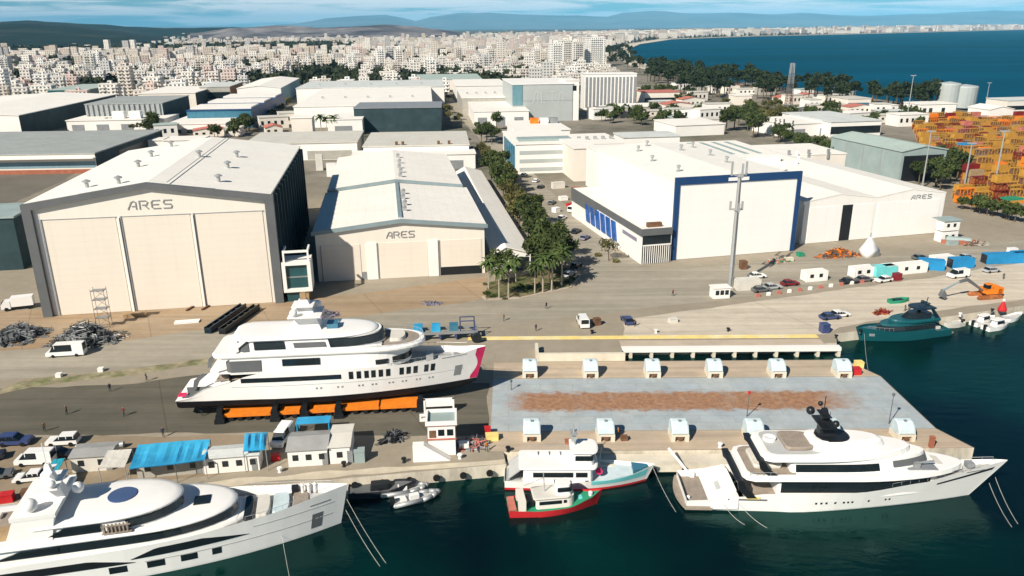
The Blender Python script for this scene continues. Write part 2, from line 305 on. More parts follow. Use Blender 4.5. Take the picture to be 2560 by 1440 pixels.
_bm = bmesh.new(); _bm.from_mesh(ground.data); bmesh.ops.triangulate(_bm, faces=[f for f in _bm.faces if len(f.verts) > 4], ngon_method='EAR_CLIP'); _bm.normal_update()
for f in _bm.faces:
    if abs(f.normal.z) > .5 and f.normal.z < 0: f.normal_flip()
_bm.to_mesh(ground.data); _bm.free()
# yard surfaces, each a sheet 4 mm or more above the one below
APRON = sheet_mat('apron_concrete', (.36,.25,.15), (.40,.31,.215), .06, 9.0, 1)
ROADM = sheet_mat('road_asphalt', (.31,.28,.22), (.37,.33,.265), .05, 0, 1); DARKM = sheet_mat('dark_asphalt', (.105,.098,.075), (.15,.135,.105), .05, 14.0, 1)
TANM = sheet_mat('parking_dust', (.24,.185,.125), (.30,.24,.17), .07, 0, 0); LIGHTM = sheet_mat('quay_concrete', (.55,.48,.385), (.61,.535,.43), .05, 12.0, 1)
sheet('shed_apron', [(-700,1010),(-500,820),(100,772),(900,735),(1220,690),(1215,745),(1000,790),(560,832),(0,925)], .006, APRON)
sheet('yard_road', [(-500,960),(0,878),(250,858),(560,818),(900,790),(1210,752),(1440,728),(1470,690),(1380,560),(1290,430),(1180,330),(1120,255),(1085,215),(1105,215),(1150,265),(1225,330),(1330,430),(1440,540),(1560,640),(1640,672),(2000,648),(2350,628),(2560,600),(2560,640),(2150,700),(1900,738),(1450,790),(1210,812),(900,850),(560,890),(300,925),(0,952),(-500,1030)], .010, ROADM)
sheet('dark_yard', [(-700,1120),(-400,1040),(0,972),(300,962),(520,935),(1225,958),(1215,1085),(1000,1092),(600,1082),(0,1090),(-500,1160)], .006, DARKM)
sheet('parking_ground', [(-600,1170),(0,1094),(640,1086),(640,1175),(0,1250),(-600,1320)], .006, TANM)
sheet('quay_surface', [(1560,800),(1900,752),(2250,705),(2560,655),(2900,640),(2900,700),(2560,748),(2330,780),(2100,818),(2060,836),(1560,846)], .014, LIGHTM)
sheet('quay_edge_strip', [(0,1262),(640,1192),(1262,1148),(1262,1160),(640,1206),(0,1273)], .010, mat('edge_strip', (.55,.48,.37), .85, .12, .5))
sheet('asphalt_lot', [(-500,420),(0,412),(238,406),(150,455),(40,505),(-500,560)], .006, sheet_mat('lot_asphalt', (.15,.13,.105), (.18,.16,.13), .05))
GR = mat('verge_grass', (.13,.15,.06), .95, .4, .5, col2=(.30,.26,.17), amt=.9)
sheet('bed_grass', [(1215,746),(1300,742),(1420,716),(1440,695),(1400,660),(1300,690),(1225,705)], .03, mat('bed_lawn', (.05,.075,.022), .95, .4, .6, col2=(.20,.16,.09), amt=.7), k='stuff')
kb = [G(*p) for p in [(1208,742),(1216,750),(1300,745),(1424,720),(1448,694),(1436,668)]]; b = MB()
for p, q in zip(kb, kb[1:]): b.rbx((p[0]+q[0])/2, (p[1]+q[1])/2, .01, .16, math.hypot(q[0]-p[0],q[1]-p[1])+.3, .45, math.atan2(q[1]-p[1],q[0]-p[0]))
kind(b.build('kerb', M['pink_concrete']), 'structure')
sheet('verge_grass', [(0,975),(60,950),(300,925),(500,897),(700,872),(700,880),(520,910),(300,942),(80,968),(0,985)], .016, GR, k='stuff')
# pier decks, lift platform, ledges
LP = mat('lift_steel', (.34,.37,.385), .6, .1, .18, col2=(.27,.31,.33), amt=.4)
def lift_mat():
    m, nt, b, L = nmat('lift_deck'); N = nt.nodes.new
    tc = N('ShaderNodeTexCoord'); sx = N('ShaderNodeSeparateXYZ'); L(tc.outputs['Object'], sx.inputs[0])
    def noise(sc, det, st=(1,1,1)):
        mp = N('ShaderNodeMapping'); mp.inputs['Scale'].default_value = st; L(tc.outputs['Object'], mp.inputs['Vector'])
        n = N('ShaderNodeTexNoise'); n.inputs['Scale'].default_value = sc; n.inputs['Detail'].default_value = det; n.inputs['Roughness'].default_value = .7; L(mp.outputs[0], n.inputs['Vector']); return n.outputs['Fac']
    def mth(op, a, c, d=None):
        n = N('ShaderNodeMath'); n.operation = op
        for i, q in enumerate((a, c, d)):
            if q is None: continue
            if isinstance(q, (int, float)): n.inputs[i].default_value = q
            else: L(q, n.inputs[i])
        return n.outputs[0]
    def mr(a, f0, f1, t0=0., t1=1.):
        n = N('ShaderNodeMapRange'); n.inputs['From Min'].default_value = f0; n.inputs['From Max'].default_value = f1; n.inputs['To Min'].default_value = t0; n.inputs['To Max'].default_value = t1; L(a, n.inputs[0]); return n.outputs[0]
    # steel plates, patched with old repaints
    br = N('ShaderNodeTexBrick'); br.offset = .5; br.inputs['Scale'].default_value = 1; br.inputs['Brick Width'].default_value = 5.6; br.inputs['Row Height'].default_value = 2.4; br.inputs['Mortar Size'].default_value = .03
    br.inputs['Color1'].default_value = (.37,.415,.44,1); br.inputs['Color2'].default_value = (.40,.43,.43,1); br.inputs['Mortar'].default_value = (.25,.28,.29,1); L(tc.outputs['Object'], br.inputs['Vector'])
    v = N('ShaderNodeVectorMath'); v.operation = 'SCALE'; L(br.outputs['Color'], v.inputs[0]); L(mr(noise(.25, 7), .3, .7, .82, 1.14), v.inputs['Scale'])
    # rust lane under the keel line (timber blocks have worn the paint off): a stain of its own along the middle
    dy = mth('ABSOLUTE', mth('ADD', sx.outputs[1], -.5), 0)
    edge = mth('MULTIPLY_ADD', noise(.8, 6, (.6,1,1)), 5.0, -2.5)
    lane = mr(mth('ADD', dy, edge), 2.7, 3.9, 1., 0.)
    ends = mth('MULTIPLY', mr(mth('ADD', sx.outputs[0], mth('MULTIPLY', edge, 1.6)), 2.0, 6.0), mr(mth('ADD', sx.outputs[0], mth('MULTIPLY', edge, 2.2)), 55, 63, 1., 0.))
    dens = mr(mth('ADD', noise(.16, 4, (1,.3,1)), mth('MULTIPLY', noise(1.6, 5, (1,.8,1)), .55)), .52, .72, .45, 1.)
    f = mth('MULTIPLY', mth('MULTIPLY', lane, ends), dens)
    spots = mr(noise(.5, 7), .70, .78, 0., .6)
    f = mth('MAXIMUM', f, spots)
    rc = N('ShaderNodeValToRGB'); e = rc.color_ramp.elements; e[0].position = .35; e[0].color = (.24,.125,.075,1); e[1].position = .65; e[1].color = (.42,.235,.13,1); L(noise(1.1, 6), rc.inputs[0])
    mc = N('ShaderNodeMix'); mc.data_type = 'RGBA'; L(f, mc.inputs['Factor']); L(v.outputs[0], mc.inputs['A']); L(rc.outputs[0], mc.inputs['B'])
    L(mc.outputs['Result'], b.inputs['Base Color']); b.inputs['Roughness'].default_value = .65; b.inputs['Specular IOR Level'].default_value = .3
    return m
b = MB().bx(0, 69.6, -9.45, 9.45, -.3, .03)
lift = b.build('ship_lift_platform', lift_mat(), loc=(-3.5, 116.9, 0)); kind(lift, 'structure')
PIERM = sheet_mat('pier_deck', (.52,.41,.30), (.43,.35,.265), .12, 0, 1)
sheet('pier_deck_surface', [(-3.5,101.5),(68.6,101.6),(66.2,107.2),(-3.5,107.3)], .012, PIERM, px=False)
sheet('pier_deck_surface', [(-3.5,126.6),(66.1,126.6),(62.7,133.7),(-3.5,133.5)], .012, PIERM, px=False)
kind(MB().bx(-.9, 46, 98.0, 101.25, -1.6, -.5).build('pier_ledge', M['pale_concrete']), 'structure')
wb = MB().bx(5.0, 21.3, 133.95, 134.6, 0.02, 1.55).bx(4.4, 5.0, 133.9, 139.5, .02, 1.5); tag(wb.build('concrete_wall', M['pale_concrete']), 'pale concrete retaining wall beside the dark slipway slot', 'wall')
kind(MB().bx(21.5, 64.6, 139.6, 141.05, -.75, .02).build('quay_beam', M['white_render']), 'structure')
for i in range(11): tag(MB().bx(23.0+i*4.1, 23.6+i*4.1, 139.7, 140.9, -8, -.75).build('quay_pile', M['pale_concrete']), 'square concrete pile carrying the white quay beam over dark water', 'pile', 'piles under the quay beam')
kind(MB().bx(-9.0, 62.0, 144.8, 146.3, .02, .14).build('yellow_kerb', mat('kerb_yellow', (.80,.62,.22), .6, .12, .4, col2=(.75,.66,.42), amt=.5)), 'structure')
b = MB()
for a_, c_ in (((690,1190),(940,1165)), ((300,1238),(600,1205))): pass
kind(MB().bx(21.5, 62.0, 141.06, 144.0, .004, .02).build('quay_strip', M['pink_concrete']), 'structure')
# raised quay ramp block by the watch tower
b = MB(); q = [G(700,1183), G(975,1148), G(1000,1120), G(1000,1165), G(940,1185), G(930,1192), G(700,1196)]
# water
def water_mat():
    m, nt, b, L = nmat('water'); N = nt.nodes.new
    ge = N('ShaderNodeNewGeometry'); sx = N('ShaderNodeSeparateXYZ'); L(ge.outputs['Position'], sx.inputs[0])
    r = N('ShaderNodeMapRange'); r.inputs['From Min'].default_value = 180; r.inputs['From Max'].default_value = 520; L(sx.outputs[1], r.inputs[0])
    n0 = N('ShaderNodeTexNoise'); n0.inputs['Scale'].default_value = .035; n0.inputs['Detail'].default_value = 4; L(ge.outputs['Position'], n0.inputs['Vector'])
    hc = N('ShaderNodeValToRGB'); e = hc.color_ramp.elements; e[0].position = .38; e[0].color = (.0008,.0052,.0068,1); e[1].position = .62; e[1].color = (.001,.020,.0165,1); L(n0.outputs['Fac'], hc.inputs[0])  # greener patches put reflections of the pale hulls into the water colour
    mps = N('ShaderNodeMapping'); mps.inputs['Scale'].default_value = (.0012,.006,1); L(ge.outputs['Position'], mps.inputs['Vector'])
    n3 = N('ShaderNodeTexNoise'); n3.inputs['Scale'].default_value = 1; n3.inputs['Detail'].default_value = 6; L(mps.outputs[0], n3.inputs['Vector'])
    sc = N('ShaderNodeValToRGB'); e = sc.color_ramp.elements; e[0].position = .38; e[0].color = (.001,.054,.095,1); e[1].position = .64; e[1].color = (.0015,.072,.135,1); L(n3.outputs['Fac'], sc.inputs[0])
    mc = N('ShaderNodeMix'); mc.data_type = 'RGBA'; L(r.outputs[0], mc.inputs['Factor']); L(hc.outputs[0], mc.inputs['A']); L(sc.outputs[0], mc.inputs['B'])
    n1 = N('ShaderNodeTexNoise'); n1.inputs['Scale'].default_value = .9; n1.inputs['Detail'].default_value = 5; n1.inputs['Roughness'].default_value = .6; n1.inputs['Distortion'].default_value = .6
    mp = N('ShaderNodeMapping'); mp.inputs['Rotation'].default_value = (0, 0, rad(25)); mp.inputs['Scale'].default_value = (.45, 1, 1); L(ge.outputs['Position'], mp.inputs['Vector']); L(mp.outputs[0], n1.inputs['Vector'])
    bp = N('ShaderNodeBump'); bp.inputs['Strength'].default_value = .3; bp.inputs['Distance'].default_value = .3; L(n1.outputs['Fac'], bp.inputs['Height'])
    # wave-averaged reflectance: a choppy sea never reaches the mirror's grazing limit
    nt.nodes.remove(b); df = N('ShaderNodeBsdfDiffuse'); gl = N('ShaderNodeBsdfGlossy'); fr = N('ShaderNodeFresnel'); fr.inputs['IOR'].default_value = 1.33
    L(mc.outputs['Result'], df.inputs['Color']); L(bp.outputs[0], gl.inputs['Normal']); L(bp.outputs[0], df.inputs['Normal']); gl.inputs['Color'].default_value = (.55,1,.92,1)
    rr = N('ShaderNodeMapRange'); rr.inputs['From Min'].default_value = 150; rr.inputs['From Max'].default_value = 600; rr.inputs['To Min'].default_value = .09; rr.inputs['To Max'].default_value = .35; L(sx.outputs[1], rr.inputs[0]); L(rr.outputs[0], gl.inputs['Roughness'])
    cap = N('ShaderNodeMapRange'); cap.inputs['From Min'].default_value = 150; cap.inputs['From Max'].default_value = 600; cap.inputs['To Min'].default_value = .10; cap.inputs['To Max'].default_value = .03; L(sx.outputs[1], cap.inputs[0])
    mn = N('ShaderNodeMath'); mn.operation = 'MINIMUM'; L(fr.outputs[0], mn.inputs[0]); L(cap.outputs[0], mn.inputs[1])
    ms = N('ShaderNodeMixShader'); L(mn.outputs[0], ms.inputs[0]); L(df.outputs[0], ms.inputs[1]); L(gl.outputs[0], ms.inputs[2]); L(ms.outputs[0], nt.nodes['Material Output'].inputs['Surface'])
    return m
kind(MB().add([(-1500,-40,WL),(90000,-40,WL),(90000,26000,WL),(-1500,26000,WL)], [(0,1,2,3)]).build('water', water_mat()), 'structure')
BEACH = [(232,1010),(222,1276),(256,1718),(334,2276),(463,2886),(777,3895),(1493,4850),(2250,5450),(5400,8527),(9000,10386),(13000,12450)]
q = [(x, y, .05) for x, y in BEACH] + [(x-14-y*.012, y+y*.006, .05) for x, y in reversed(BEACH)]
kind(MB().add(q, [tuple(range(len(q)))]).build('beach', mat('beach_sand', (.58,.52,.42), .9, .1, .02)), 'structure')
# hills and mountains: heightfield ridges at their own distances
from mathutils import noise as mno
def ridge(name, pts, dist, depth, m, nx=160, ny=14, rough=.25, seed=0.0, base=None):
    """pts: silhouette sightings (px, py) at a given distance; a rounded range with side spurs, falling to the plain both ways"""
    b = MB(); vs = []
    for i in range(nx+1):
        t = i/nx; px = pts[0][0]+(pts[-1][0]-pts[0][0])*t
        for k in range(len(pts)-1):
            if pts[k][0] <= px <= pts[k+1][0]: break
        u = (px-pts[k][0])/(pts[k+1][0]-pts[k][0]); u = u*u*(3-2*u)
        py = pts[k][1]+(pts[k+1][1]-pts[k][1])*u
        x0 = (px-1280)/FOC*dist*1.056; h = max(2., ZH(px, py, dist))
        for j in range(ny+1):
            v = j/ny; y = dist+(v-.62)*depth*1.6; e = math.sin(min(1, v/.62)*math.pi/2)**1.5 if v < .62 else math.cos((v-.62)/.38*math.pi/2)
            nz = mno.fractal(Vector((x0/dist*9+seed, y/dist*9, seed)), 1., 2., 5)
            x = x0*y/dist
            vs.append((x, y, max(-1, h*e*(1+rough*nz*(1 if v < .55 else .12)))))
    b.add(vs, [(i*(ny+1)+j, (i+1)*(ny+1)+j, (i+1)*(ny+1)+j+1, i*(ny+1)+j+1) for i in range(nx) for j in range(ny)])
    return kind(b.build(name, m, smooth=True), 'structure')
HILLM = mat('hill_scrub', (.012,.026,.022), .95, .4, .004, col2=(.06,.065,.05), amt=.4)
HILLP = mat('hill_town', (.075,.07,.08), .95, .4, .006, col2=(.26,.235,.23), amt=.65); MTN = mat('mountain_rock', (.15,.20,.225), .95, .3, .0004)
ridge('hills', [(-2600,82),(-1500,68),(-500,66),(-100,57),(60,54),(180,53),(270,57),(360,60),(430,66),(520,70),(640,69),(760,73),(900,77)], 7200, 2600, HILLM, seed=1.0)
ridge('hills', [(-2200,100),(-1500,72),(-900,50),(-300,52),(0,56),(90,55),(180,57),(280,63),(380,74),(480,90),(600,112)], 4700, 2250, HILLM, seed=6.0, rough=.15)
ridge('hills', [(560,82),(660,71),(760,68),(850,70),(920,66),(1000,61),(1060,65),(1110,72),(1170,80)], 5600, 1300, HILLP, seed=4.0)
ridge('mountains', [(-3000,70),(-1800,60),(-700,66),(60,58),(180,62),(250,66),(700,66),(800,58),(884,44),(940,40),(998,37),(1085,54),(1100,43),(1160,35),(1219,32),(1280,36),(1354,39),(1420,41),(1488,44),(1539,32),(1590,30),(1656,34),(1700,34),(1780,32),(1868,37),(1960,36),(2070,40),(2200,36),(2320,30),(2560,26),(2900,24),(3300,34),(4200,45),(5600,70)], 33000, 9000, MTN, nx=260, rough=.2, seed=9.0)
# ================================================================ BUILDINGS
def gable(b, x0, x1, y0, y1, ze, zr, m_roof=0, over=.4, th=.35, xr=None):
    """two roof planes with thickness, ridge along y"""
    xr = (x0+x1)/2 if xr is None else xr
    prof = [(x0-over, ze), (xr, zr), (x1+over, ze), (x1+over, ze+th), (xr, zr+th), (x0-over, ze+th)]
    n = 6; vs = [(x, y0-over, z) for x, z in prof]+[(x, y1+over, z) for x, z in prof]
    b.add(vs, [(0,1,4,5),(1,2,3,4),(6+5,6+4,6+1,6+0),(6+4,6+3,6+2,6+1)]+[(i, n+i, n+(i+1)%n, (i+1)%n) for i in range(n)], m_roof)
def shell(b, x0, x1, y0, y1, ze, zr, m=0, xr=None):
    xr = (x0+x1)/2 if xr is None else xr
    p = [(x0,0),(x1,0),(x1,ze),(xr,zr),(x0,ze)]; n = 5
    vs = [(x,y0,z) for x,z in p]+[(x,y1,z) for x,z in p]
    b.add(vs, [(0,1,2,3,4),(9,8,7,6,5),(0,5,6,1),(1,6,7,2),(4,9,5,0)], m)
# ---- great yacht shed
def big_shed():
    W, D, E, R = 50.0, 75.0, 25.0, 28.4
    t = thing('yacht_shed', 'tallest shed, grey-edged gable over three huge cream doors, scaffolding heaped at its foot', 'shed', (-102.8,160.4,0), rad(9.6))
    b = MB(); shell(b, 0, W, 0, D, E, R, 0, 24.5); b.build('wall', M['wall_panel'], t)
    b = MB(); gable(b, 0, W, .3, D, E+.02, R+.02, 0, .25, .4, 24.5); b.build('roof', M['roof_white'], t)
    # grey portal frame around the gable
    o = [(-.7,0),(-.7,E+.25),(24.5,R+.55),(W+.7,E+.25),(W+.7,0)]; i_ = [(1.2,0),(1.2,E-.95),(24.5,R-.65),(W-1.2,E-.95),(W-1.2,0)]
    f = MB()
    for k in range(4):
        q = [o[k], o[k+1], i_[k+1], i_[k]]; f.add([(x,-.9,z) for x,z in q]+[(x,.45,z) for x,z in q], [(0,1,2,3),(7,6,5,4),(0,4,5,1),(1,5,6,2),(2,6,7,3),(3,7,4,0)])
    f.build('portal_frame', M['frame_grey'], t)
    MB().add([(28.6,.6,28.7),(28.9,.6,28.68),(28.9,D-.5,28.68),(28.6,D-.5,28.7)], [(0,1,2,3)]).build('roof_seam', M['steel_grey'], t)
    for k, (x0, x1) in enumerate(((2.6,17.3),(18.6,32.6),(33.6,48.0))):
        d = MB().bx(x0, x1, -.12, .0, .05, 21.6).build('hangar_door', M['door_panel'], t)
        MB().bx(x0-.32, x0, -.28, -.0, .05, 21.8).build('door_rail', M['steel_grey'], d)
        MB().bx(x0, x1+.3, -.18, 0, 21.6, 21.75).build('door_track', M['steel_grey'], d)
    MB().bx(1.5, 2.28, -.05, 0, 0, 23.2).build('corner_post', M['white_render'], t)
    for x in (17.75, 32.95): MB().bx(x, x+.4, -.5, 0, 0, 21.5).build('door_pier', M['white_render'], t)
    lettering('ARES', 20.2, -.02, 23.2, 1.75, 1.7, .75, t, M['steel_grey'], th=.13)
    # long side with deep fins; its shade is put into the dark teal
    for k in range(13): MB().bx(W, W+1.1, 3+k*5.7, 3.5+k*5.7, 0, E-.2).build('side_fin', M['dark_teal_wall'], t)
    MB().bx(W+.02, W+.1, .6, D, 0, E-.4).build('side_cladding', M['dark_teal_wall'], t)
    MB().bx(-.1, -.02, .6, D, 0, E-.4).build('side_cladding', M['steel_grey'], t)
    def rz(x): return (E+(R-E)*x/24.5 if x < 24.5 else R-(R-E)*(x-24.5)/25.5)+.4
    for (x, y) in ((10,8),(17.5,5.5),(15,30),(13.5,48),(38,8),(37,26),(36.5,43),(14.5,66),(28.0,38)):
        v = MB(); z = rz(x); v.lathe([(.42,z-.3),(.42,z+1.3),(.85,z+1.3),(.95,z+1.5),(.15,z+1.9)], x, y, 10); v.build('roof_vent', M['galv'], t)
    return t
big_shed()
# glazed stair tower between the sheds
t = thing('stair_tower', 'white-framed box with green glass beside the tallest shed', 'tower', (-52.4,168.0,0), rad(10))
f = MB(); f.bx(0,.8,-.2,6,2.5,9.6).bx(5.6,6.4,-.2,6,2.5,9.6).bx(.8,5.6,-.2,6,2.5,3.3).bx(.8,5.6,-.2,6,8.9,9.6); f.build('frame', M['white_render'], t)
MB().bx(.8,5.6,.5,5.9,3.3,8.9).build('glass', M['teal_glass'], t); MB().bx(.8,5.6,.42,.5,5.8,6.1).build('transom', M['steel_grey'], t)
MB().bx(.6,3.6,.6,5.6,0,2.5).build('base', M['teal_glass'], t); MB().bx(4.0,5.4,.2,5.6,0,2.5).build('pier', M['timber'], t)
p = MB().bx(.4,6.2,.1,.5,11.8,12.3).bx(.4,.8,.1,.5,9.6,11.8).bx(5.8,6.2,.1,.5,9.6,11.8).bx(5.8,6.2,.5,5,11.8,12.3).bx(.4,.8,.5,5,11.8,12.3); p.build('roof_frame', M['white_render'], t)
# ---- lower hall with stepped roof
t = thing('workshop_hall', 'mid-height hall with a stepped white gable roof and grey fascia, half-open shutter', 'hall', (-48.2,183.4,0), rad(9.0))
W, D1, D2, E, R = 41.8, 47.0, 108.0, 12.6, 14.9
b = MB(); shell(b, 0, W, 0, D1, E, R); shell(b, .9, W-1.6, D1, D2, E+.9, R+1.0); b.build('wall', M['wall_panel'], t)
b = MB(); gable(b, 0, W, 0, D1, E, R, 0, .5, .4); b.build('roof', M['roof_white_x'], t)
b = MB(); gable(b, .6, W-1.3, D1+.6, D2, E+1.0, R+1.1, 0, .4, .4); b.build('rear_roof', M['roof_white_x'], t)
def fascia(y, x0, x1, e, r, h, parent):
    xm = (x0+x1)/2; f = MB()
    for (a, za, c, zc) in ((x0,e,xm,r),(xm,r,x1,e)):
        q = [(a,za-h),(c,zc-h),(c,zc+.45),(a,za+.45)]; f.add([(x,y-.35,z) for x,z in q]+[(x,y-.02,z) for x,z in q], [(0,1,2,3),(7,6,5,4),(0,4,5,1),(3,2,6,7),(1,5,6,2),(0,3,7,4)])
    f.build('fascia', M['fascia_teal'], parent)
fascia(-.48, -.8, W+.8, E, R, .55, t); fascia(D1+.1, .1, W-.8, E+1.0, R+1.1, .5, t)
for k, (x0, x1, z0) in enumerate(((1.2,10.6,0),(15.0,27.2,0),(30.4,41.0,2.2))):
    d = MB().bx(x0, x1, -.12, 0, z0, 9.2).build('hangar_door', M['door_panel'], t)
    MB().bx(x0-.2, x0, -.25, 0, 0, 9.3).build('door_rail', M['steel_grey'], d)
MB().bx(30.4, 41.0, -.06, -.005, 0, 2.2).build('doorway', M['black_paint'], t)
MB().bx(10.7, 11.9, -.06, -.0, 0, 2.0).build('side_door', M['steel_grey'], t); MB().bx(12.2, 14.7, -.35, 0, 0, 9.4).build('door_pier', M['white_render'], t); MB().bx(27.4, 29.9, -.35, 0, 0, 9.4).build('door_pier', M['white_render'], t)
lettering('ARES', 17.2, -.05, 10.5, 1.5, 1.35, .5, t, M['steel_grey'], th=.13)
for k, (y, dz) in enumerate(((9,.0),(16,.0),(24,.0),(31,0),(52,1.1),(60,1.1),(68,1.1),(78,1.1),(90,1.1))):
    x = W/2+.9+(k%2)*.3; z = R+.2+dz; v = MB().bx(x-.2, x+1.0, y-.35, y+.35, z, z+1.0); v.lathe([(.5,z+1.0),(.6,z+1.3),(.1,z+1.6)], x+.4, y, 8); v.build('ridge_vent', M['galv'], t)
MB().bx(W/2-.5, W/2+.5, 1, D1, R+.35, R+.7).build('ridge_cap', M['fascia_teal'], t)
# ---- long lean-to
t = thing('lean_to', 'long narrow white-roofed lean-to between the stepped hall and the tree row', 'shed', (-4.6,191.0,0), rad(8.2))
b = MB(); shell(b, 0, 9.6, 0, 122, 4.4, 6.4, 0, 3.2); b.build('wall', M['white_render'], t); b = MB(); gable(b, 0, 9.6, 0, 122, 4.4, 6.4, 0, .4, .25, 3.2); b.build('roof', M['roof_white_x'], t)
MB().bx(4.6, 9.2, -.06, -.005, 0, 3.6).build('doorway', M['black_paint'], t)
# ---- white hall with a blue frame
t = thing('painting_hall', 'tall white hall whose blank front is framed in dark blue', 'hall', (43.4,200.3,0), rad(13.6))
W, D, E, R = 36.2, 62.0, 20.9, 22.2
b = MB(); shell(b, 0, W, 0, D, E, R); b.build('wall', M['wall_white'], t); b = MB(); gable(b, 0, W, .4, D, E, R, 0, .1, .35); b.build('roof', M['roof_white'], t)
f = MB(); f.bx(-.5, .8, -.5, .3, 0, 20.5).bx(W-.8, W+.5, -.5, .3, 0, 20.5).bx(-.5, W+.5, -.5, .3, 20.5, 22.45); f.build('frame', M['blue_frame'], t)
MB().bx(.8, W-.8, -.25, -.02, .1, 20.5).build('hangar_door', M['door_white'], t)
MB().bx(14.6, 20.6, -.62, -.5, 20.9, 21.8).build('name_board', M['white_gel'], t)
for (x, y) in ((6,12),(6,30),(9,48),(25,20),(27,34),(22,44),(30,52),(15,55)):
    z = E+(R-E)*(1-abs(x-W/2)/(W/2))+.3; v = MB().bx(x-.5,x+.5,y-.5,y+.5,z-.3,z+.4); v.lathe([(.35,z+.4),(.35,z+1.3),(.6,z+1.35),(.6,z+1.8),(.1,z+2.0)], x, y, 8); v.build('roof_vent', M['galv'], t)
# ---- office annex along its left side
t = thing('office_annex', 'low white-roofed annex with slanted blue windows, dark fascia and a slatted front', 'office', (34.2,196.6,0), rad(14.0))
W, D, H = 8.6, 58.0, 9.0
MB().bx(0, W, 0, D, 0, H).build('wall', M['white_render'], t); MB().bx(-.3, W-.05, -.3, D, H, H+.35).build('roof', M['roof_white_x'], t)
f = MB().bx(-.4, -.01, -.4, D, H-1.2, H+.6).bx(-.01, W, -.4, -.01, H-1.2, H+.6); f.build('fascia', M['frame_grey'], t)
MB().bx(-.32,-.005, D-24, D, 5.4, H-1.2).build('dark_band', M['frame_grey'], t)
for k in range(6):
    y = 17.0+k*4.5; w = MB(); q = [(y,1.9),(y+2.9,1.9),(y+4.4,7.2),(y+1.5,7.2)]
    w.add([(-.42,a,z) for a,z in q]+[(-.02,a,z) for a,z in q], [(3,2,1,0),(4,5,6,7),(0,1,5,4),(1,2,6,5),(2,3,7,6),(3,0,4,7)]); w.build('window', mat('blue_pane', (.02,.10,.36), .2, .2, .4) if k == 0 else bpy.data.materials['blue_pane'], t)
MB().bx(-.12,-.01,3,13,5.4,6.4).build('window', M['purple_sh'], t)
MB().bx(.3, W-.3, -.12, -.01, 5.2, H-1.3).build('front_window', M['dark_glass'], t)
g = MB()
for k in range(13): g.bx(.5+k*.6, .64+k*.6, -.55, -.3, .1, 5.0)
g.bx(.4, W-.3, -.55, -.3, 5.0, 5.3); g.build('louvre_grille', M['white_render'], t); MB().bx(.3, W-.3, -.1, -.008, .1, 5.0).build('dark_opening', M['black_paint'], t)
u = MB().bx(2.2,6.4,3.5,7.5,H+.35,H+1.1); u.build('roof_unit', M['white_render'], t); MB().bx(2.6,6.6,2.0,3.4,H+.36,H+1.5).build('roof_unit', M['brown'], t)
# ---- wide low hall with two gables
t = thing('assembly_hall', 'wide low white hall with twin shallow gables and one tall black door gap', 'hall', (83.0,215.2,0), rad(14.6))
W, D, E, R = 48.5, 92.0, 12.2, 13.9
b = MB(); shell(b, 0, 24.2, 0, D, E, R); shell(b, 24.2, W, 0, D, E, R); b.build('wall', M['wall_white'], t)
b = MB(); gable(b, 0, 24.1, 0, D, E, R, 0, .1, .3); gable(b, 24.4, W, 0, D, E, R, 0, .1, .3); b.build('roof', M['roof_white_x'], t)
for x0, x1 in ((2.2,8.0),(8.1,13.0),(16.6,23.8),(25.2,31.0),(31.1,36.4),(36.6,46.8)):
    MB().bx(x0, x1, -.16, -.02, .1, 10.6).build('sliding_door', M['door_white'], t)
MB().bx(13.0, 16.5, -.08, -.005, .1, 10.7).build('doorway', M['black_paint'], t)
lettering('ARES', 36.2, -.04, 11.0, 1.15, 1.35, .6, t, M['steel_grey'], th=.14)
f = MB()
for x in (-2.4,-.6):
    f.bx(x, x+.25, -1.2, -.9, 0, 11.5)
f.bx(-2.4, -.3, -1.2, -.9, 11.5, 11.8); f.build('gantry_frame', M['galv'], t)
for i, (x, y) in enumerate(((10,30),(16,36),(22,44),(31,50),(36,56),(42,66),(12,60),(20,70))):
    z = E+1.0; MB().bx(x-.35,x+.35,y-.35,y+.35,z,z+2.2).build('roof_vent', M['white_render'], t)
# rear white block beyond the halls, with skylight strips
t = thing('rear_hall', 'flat white hall with grey skylight strips behind the blue-framed hall', 'hall', (36,268,0), rad(9.5))
MB().bx(0,62,0,38,0,15.5).build('wall', M['white_render'], t); r_ = MB().bx(-.2,62.2,-.2,38.2,15.5,15.9).build('roof', M['roof_white'], t)
for k in range(7): MB().bx(24+k*5.2,25.6+k*5.2,4,34,15.9,16.1).build('skylight', M['sheet_teal'], t)
for k in range(9): MB().bx(2+k*1.9, 2.9+k*1.9, -.06, -.01, 13.0, 14.2 if k not in (2,5) else 13.8).build('window', M['dark_glass'], t)
t = thing('upper_hall', 'pale pink roofed block with pipe stubs behind the twin-gabled hall', 'hall', (90,288,0), rad(9.5))
MB().bx(0,38,0,26,0,13.5).build('wall', M['cream_render'], t); MB().bx(-.2,38.2,-.2,26.2,13.5,13.9).build('roof', M['roof_white'], t)
for k in range(4): MB().bx(6+k*8,6.9+k*8,-.5,.3,12,15.6).build('pipe', M['steel_grey'], t)
# corner cabins at the end of the twin-gabled hall
t = thing('cabin_stack', 'two white cabins stacked at the end wall of the twin-gabled hall', 'cabin', G3(2352,606), rad(14))
for k in range(2):
    c = MB().bx(0,5.6,0,2.8,k*3.3,k*3.3+2.9).build('cabin', M['white_render'], t)
    for x in (1.2,3.4): MB().bx(x,x+.9,-.06,-.005,k*3.3+1.1,k*3.3+2.1).build('window', M['dark_glass'], c)
MB().bx(-.3,6.0,-.4,4.5,6.25,6.5).build('roof', M['sheet_teal'], t)

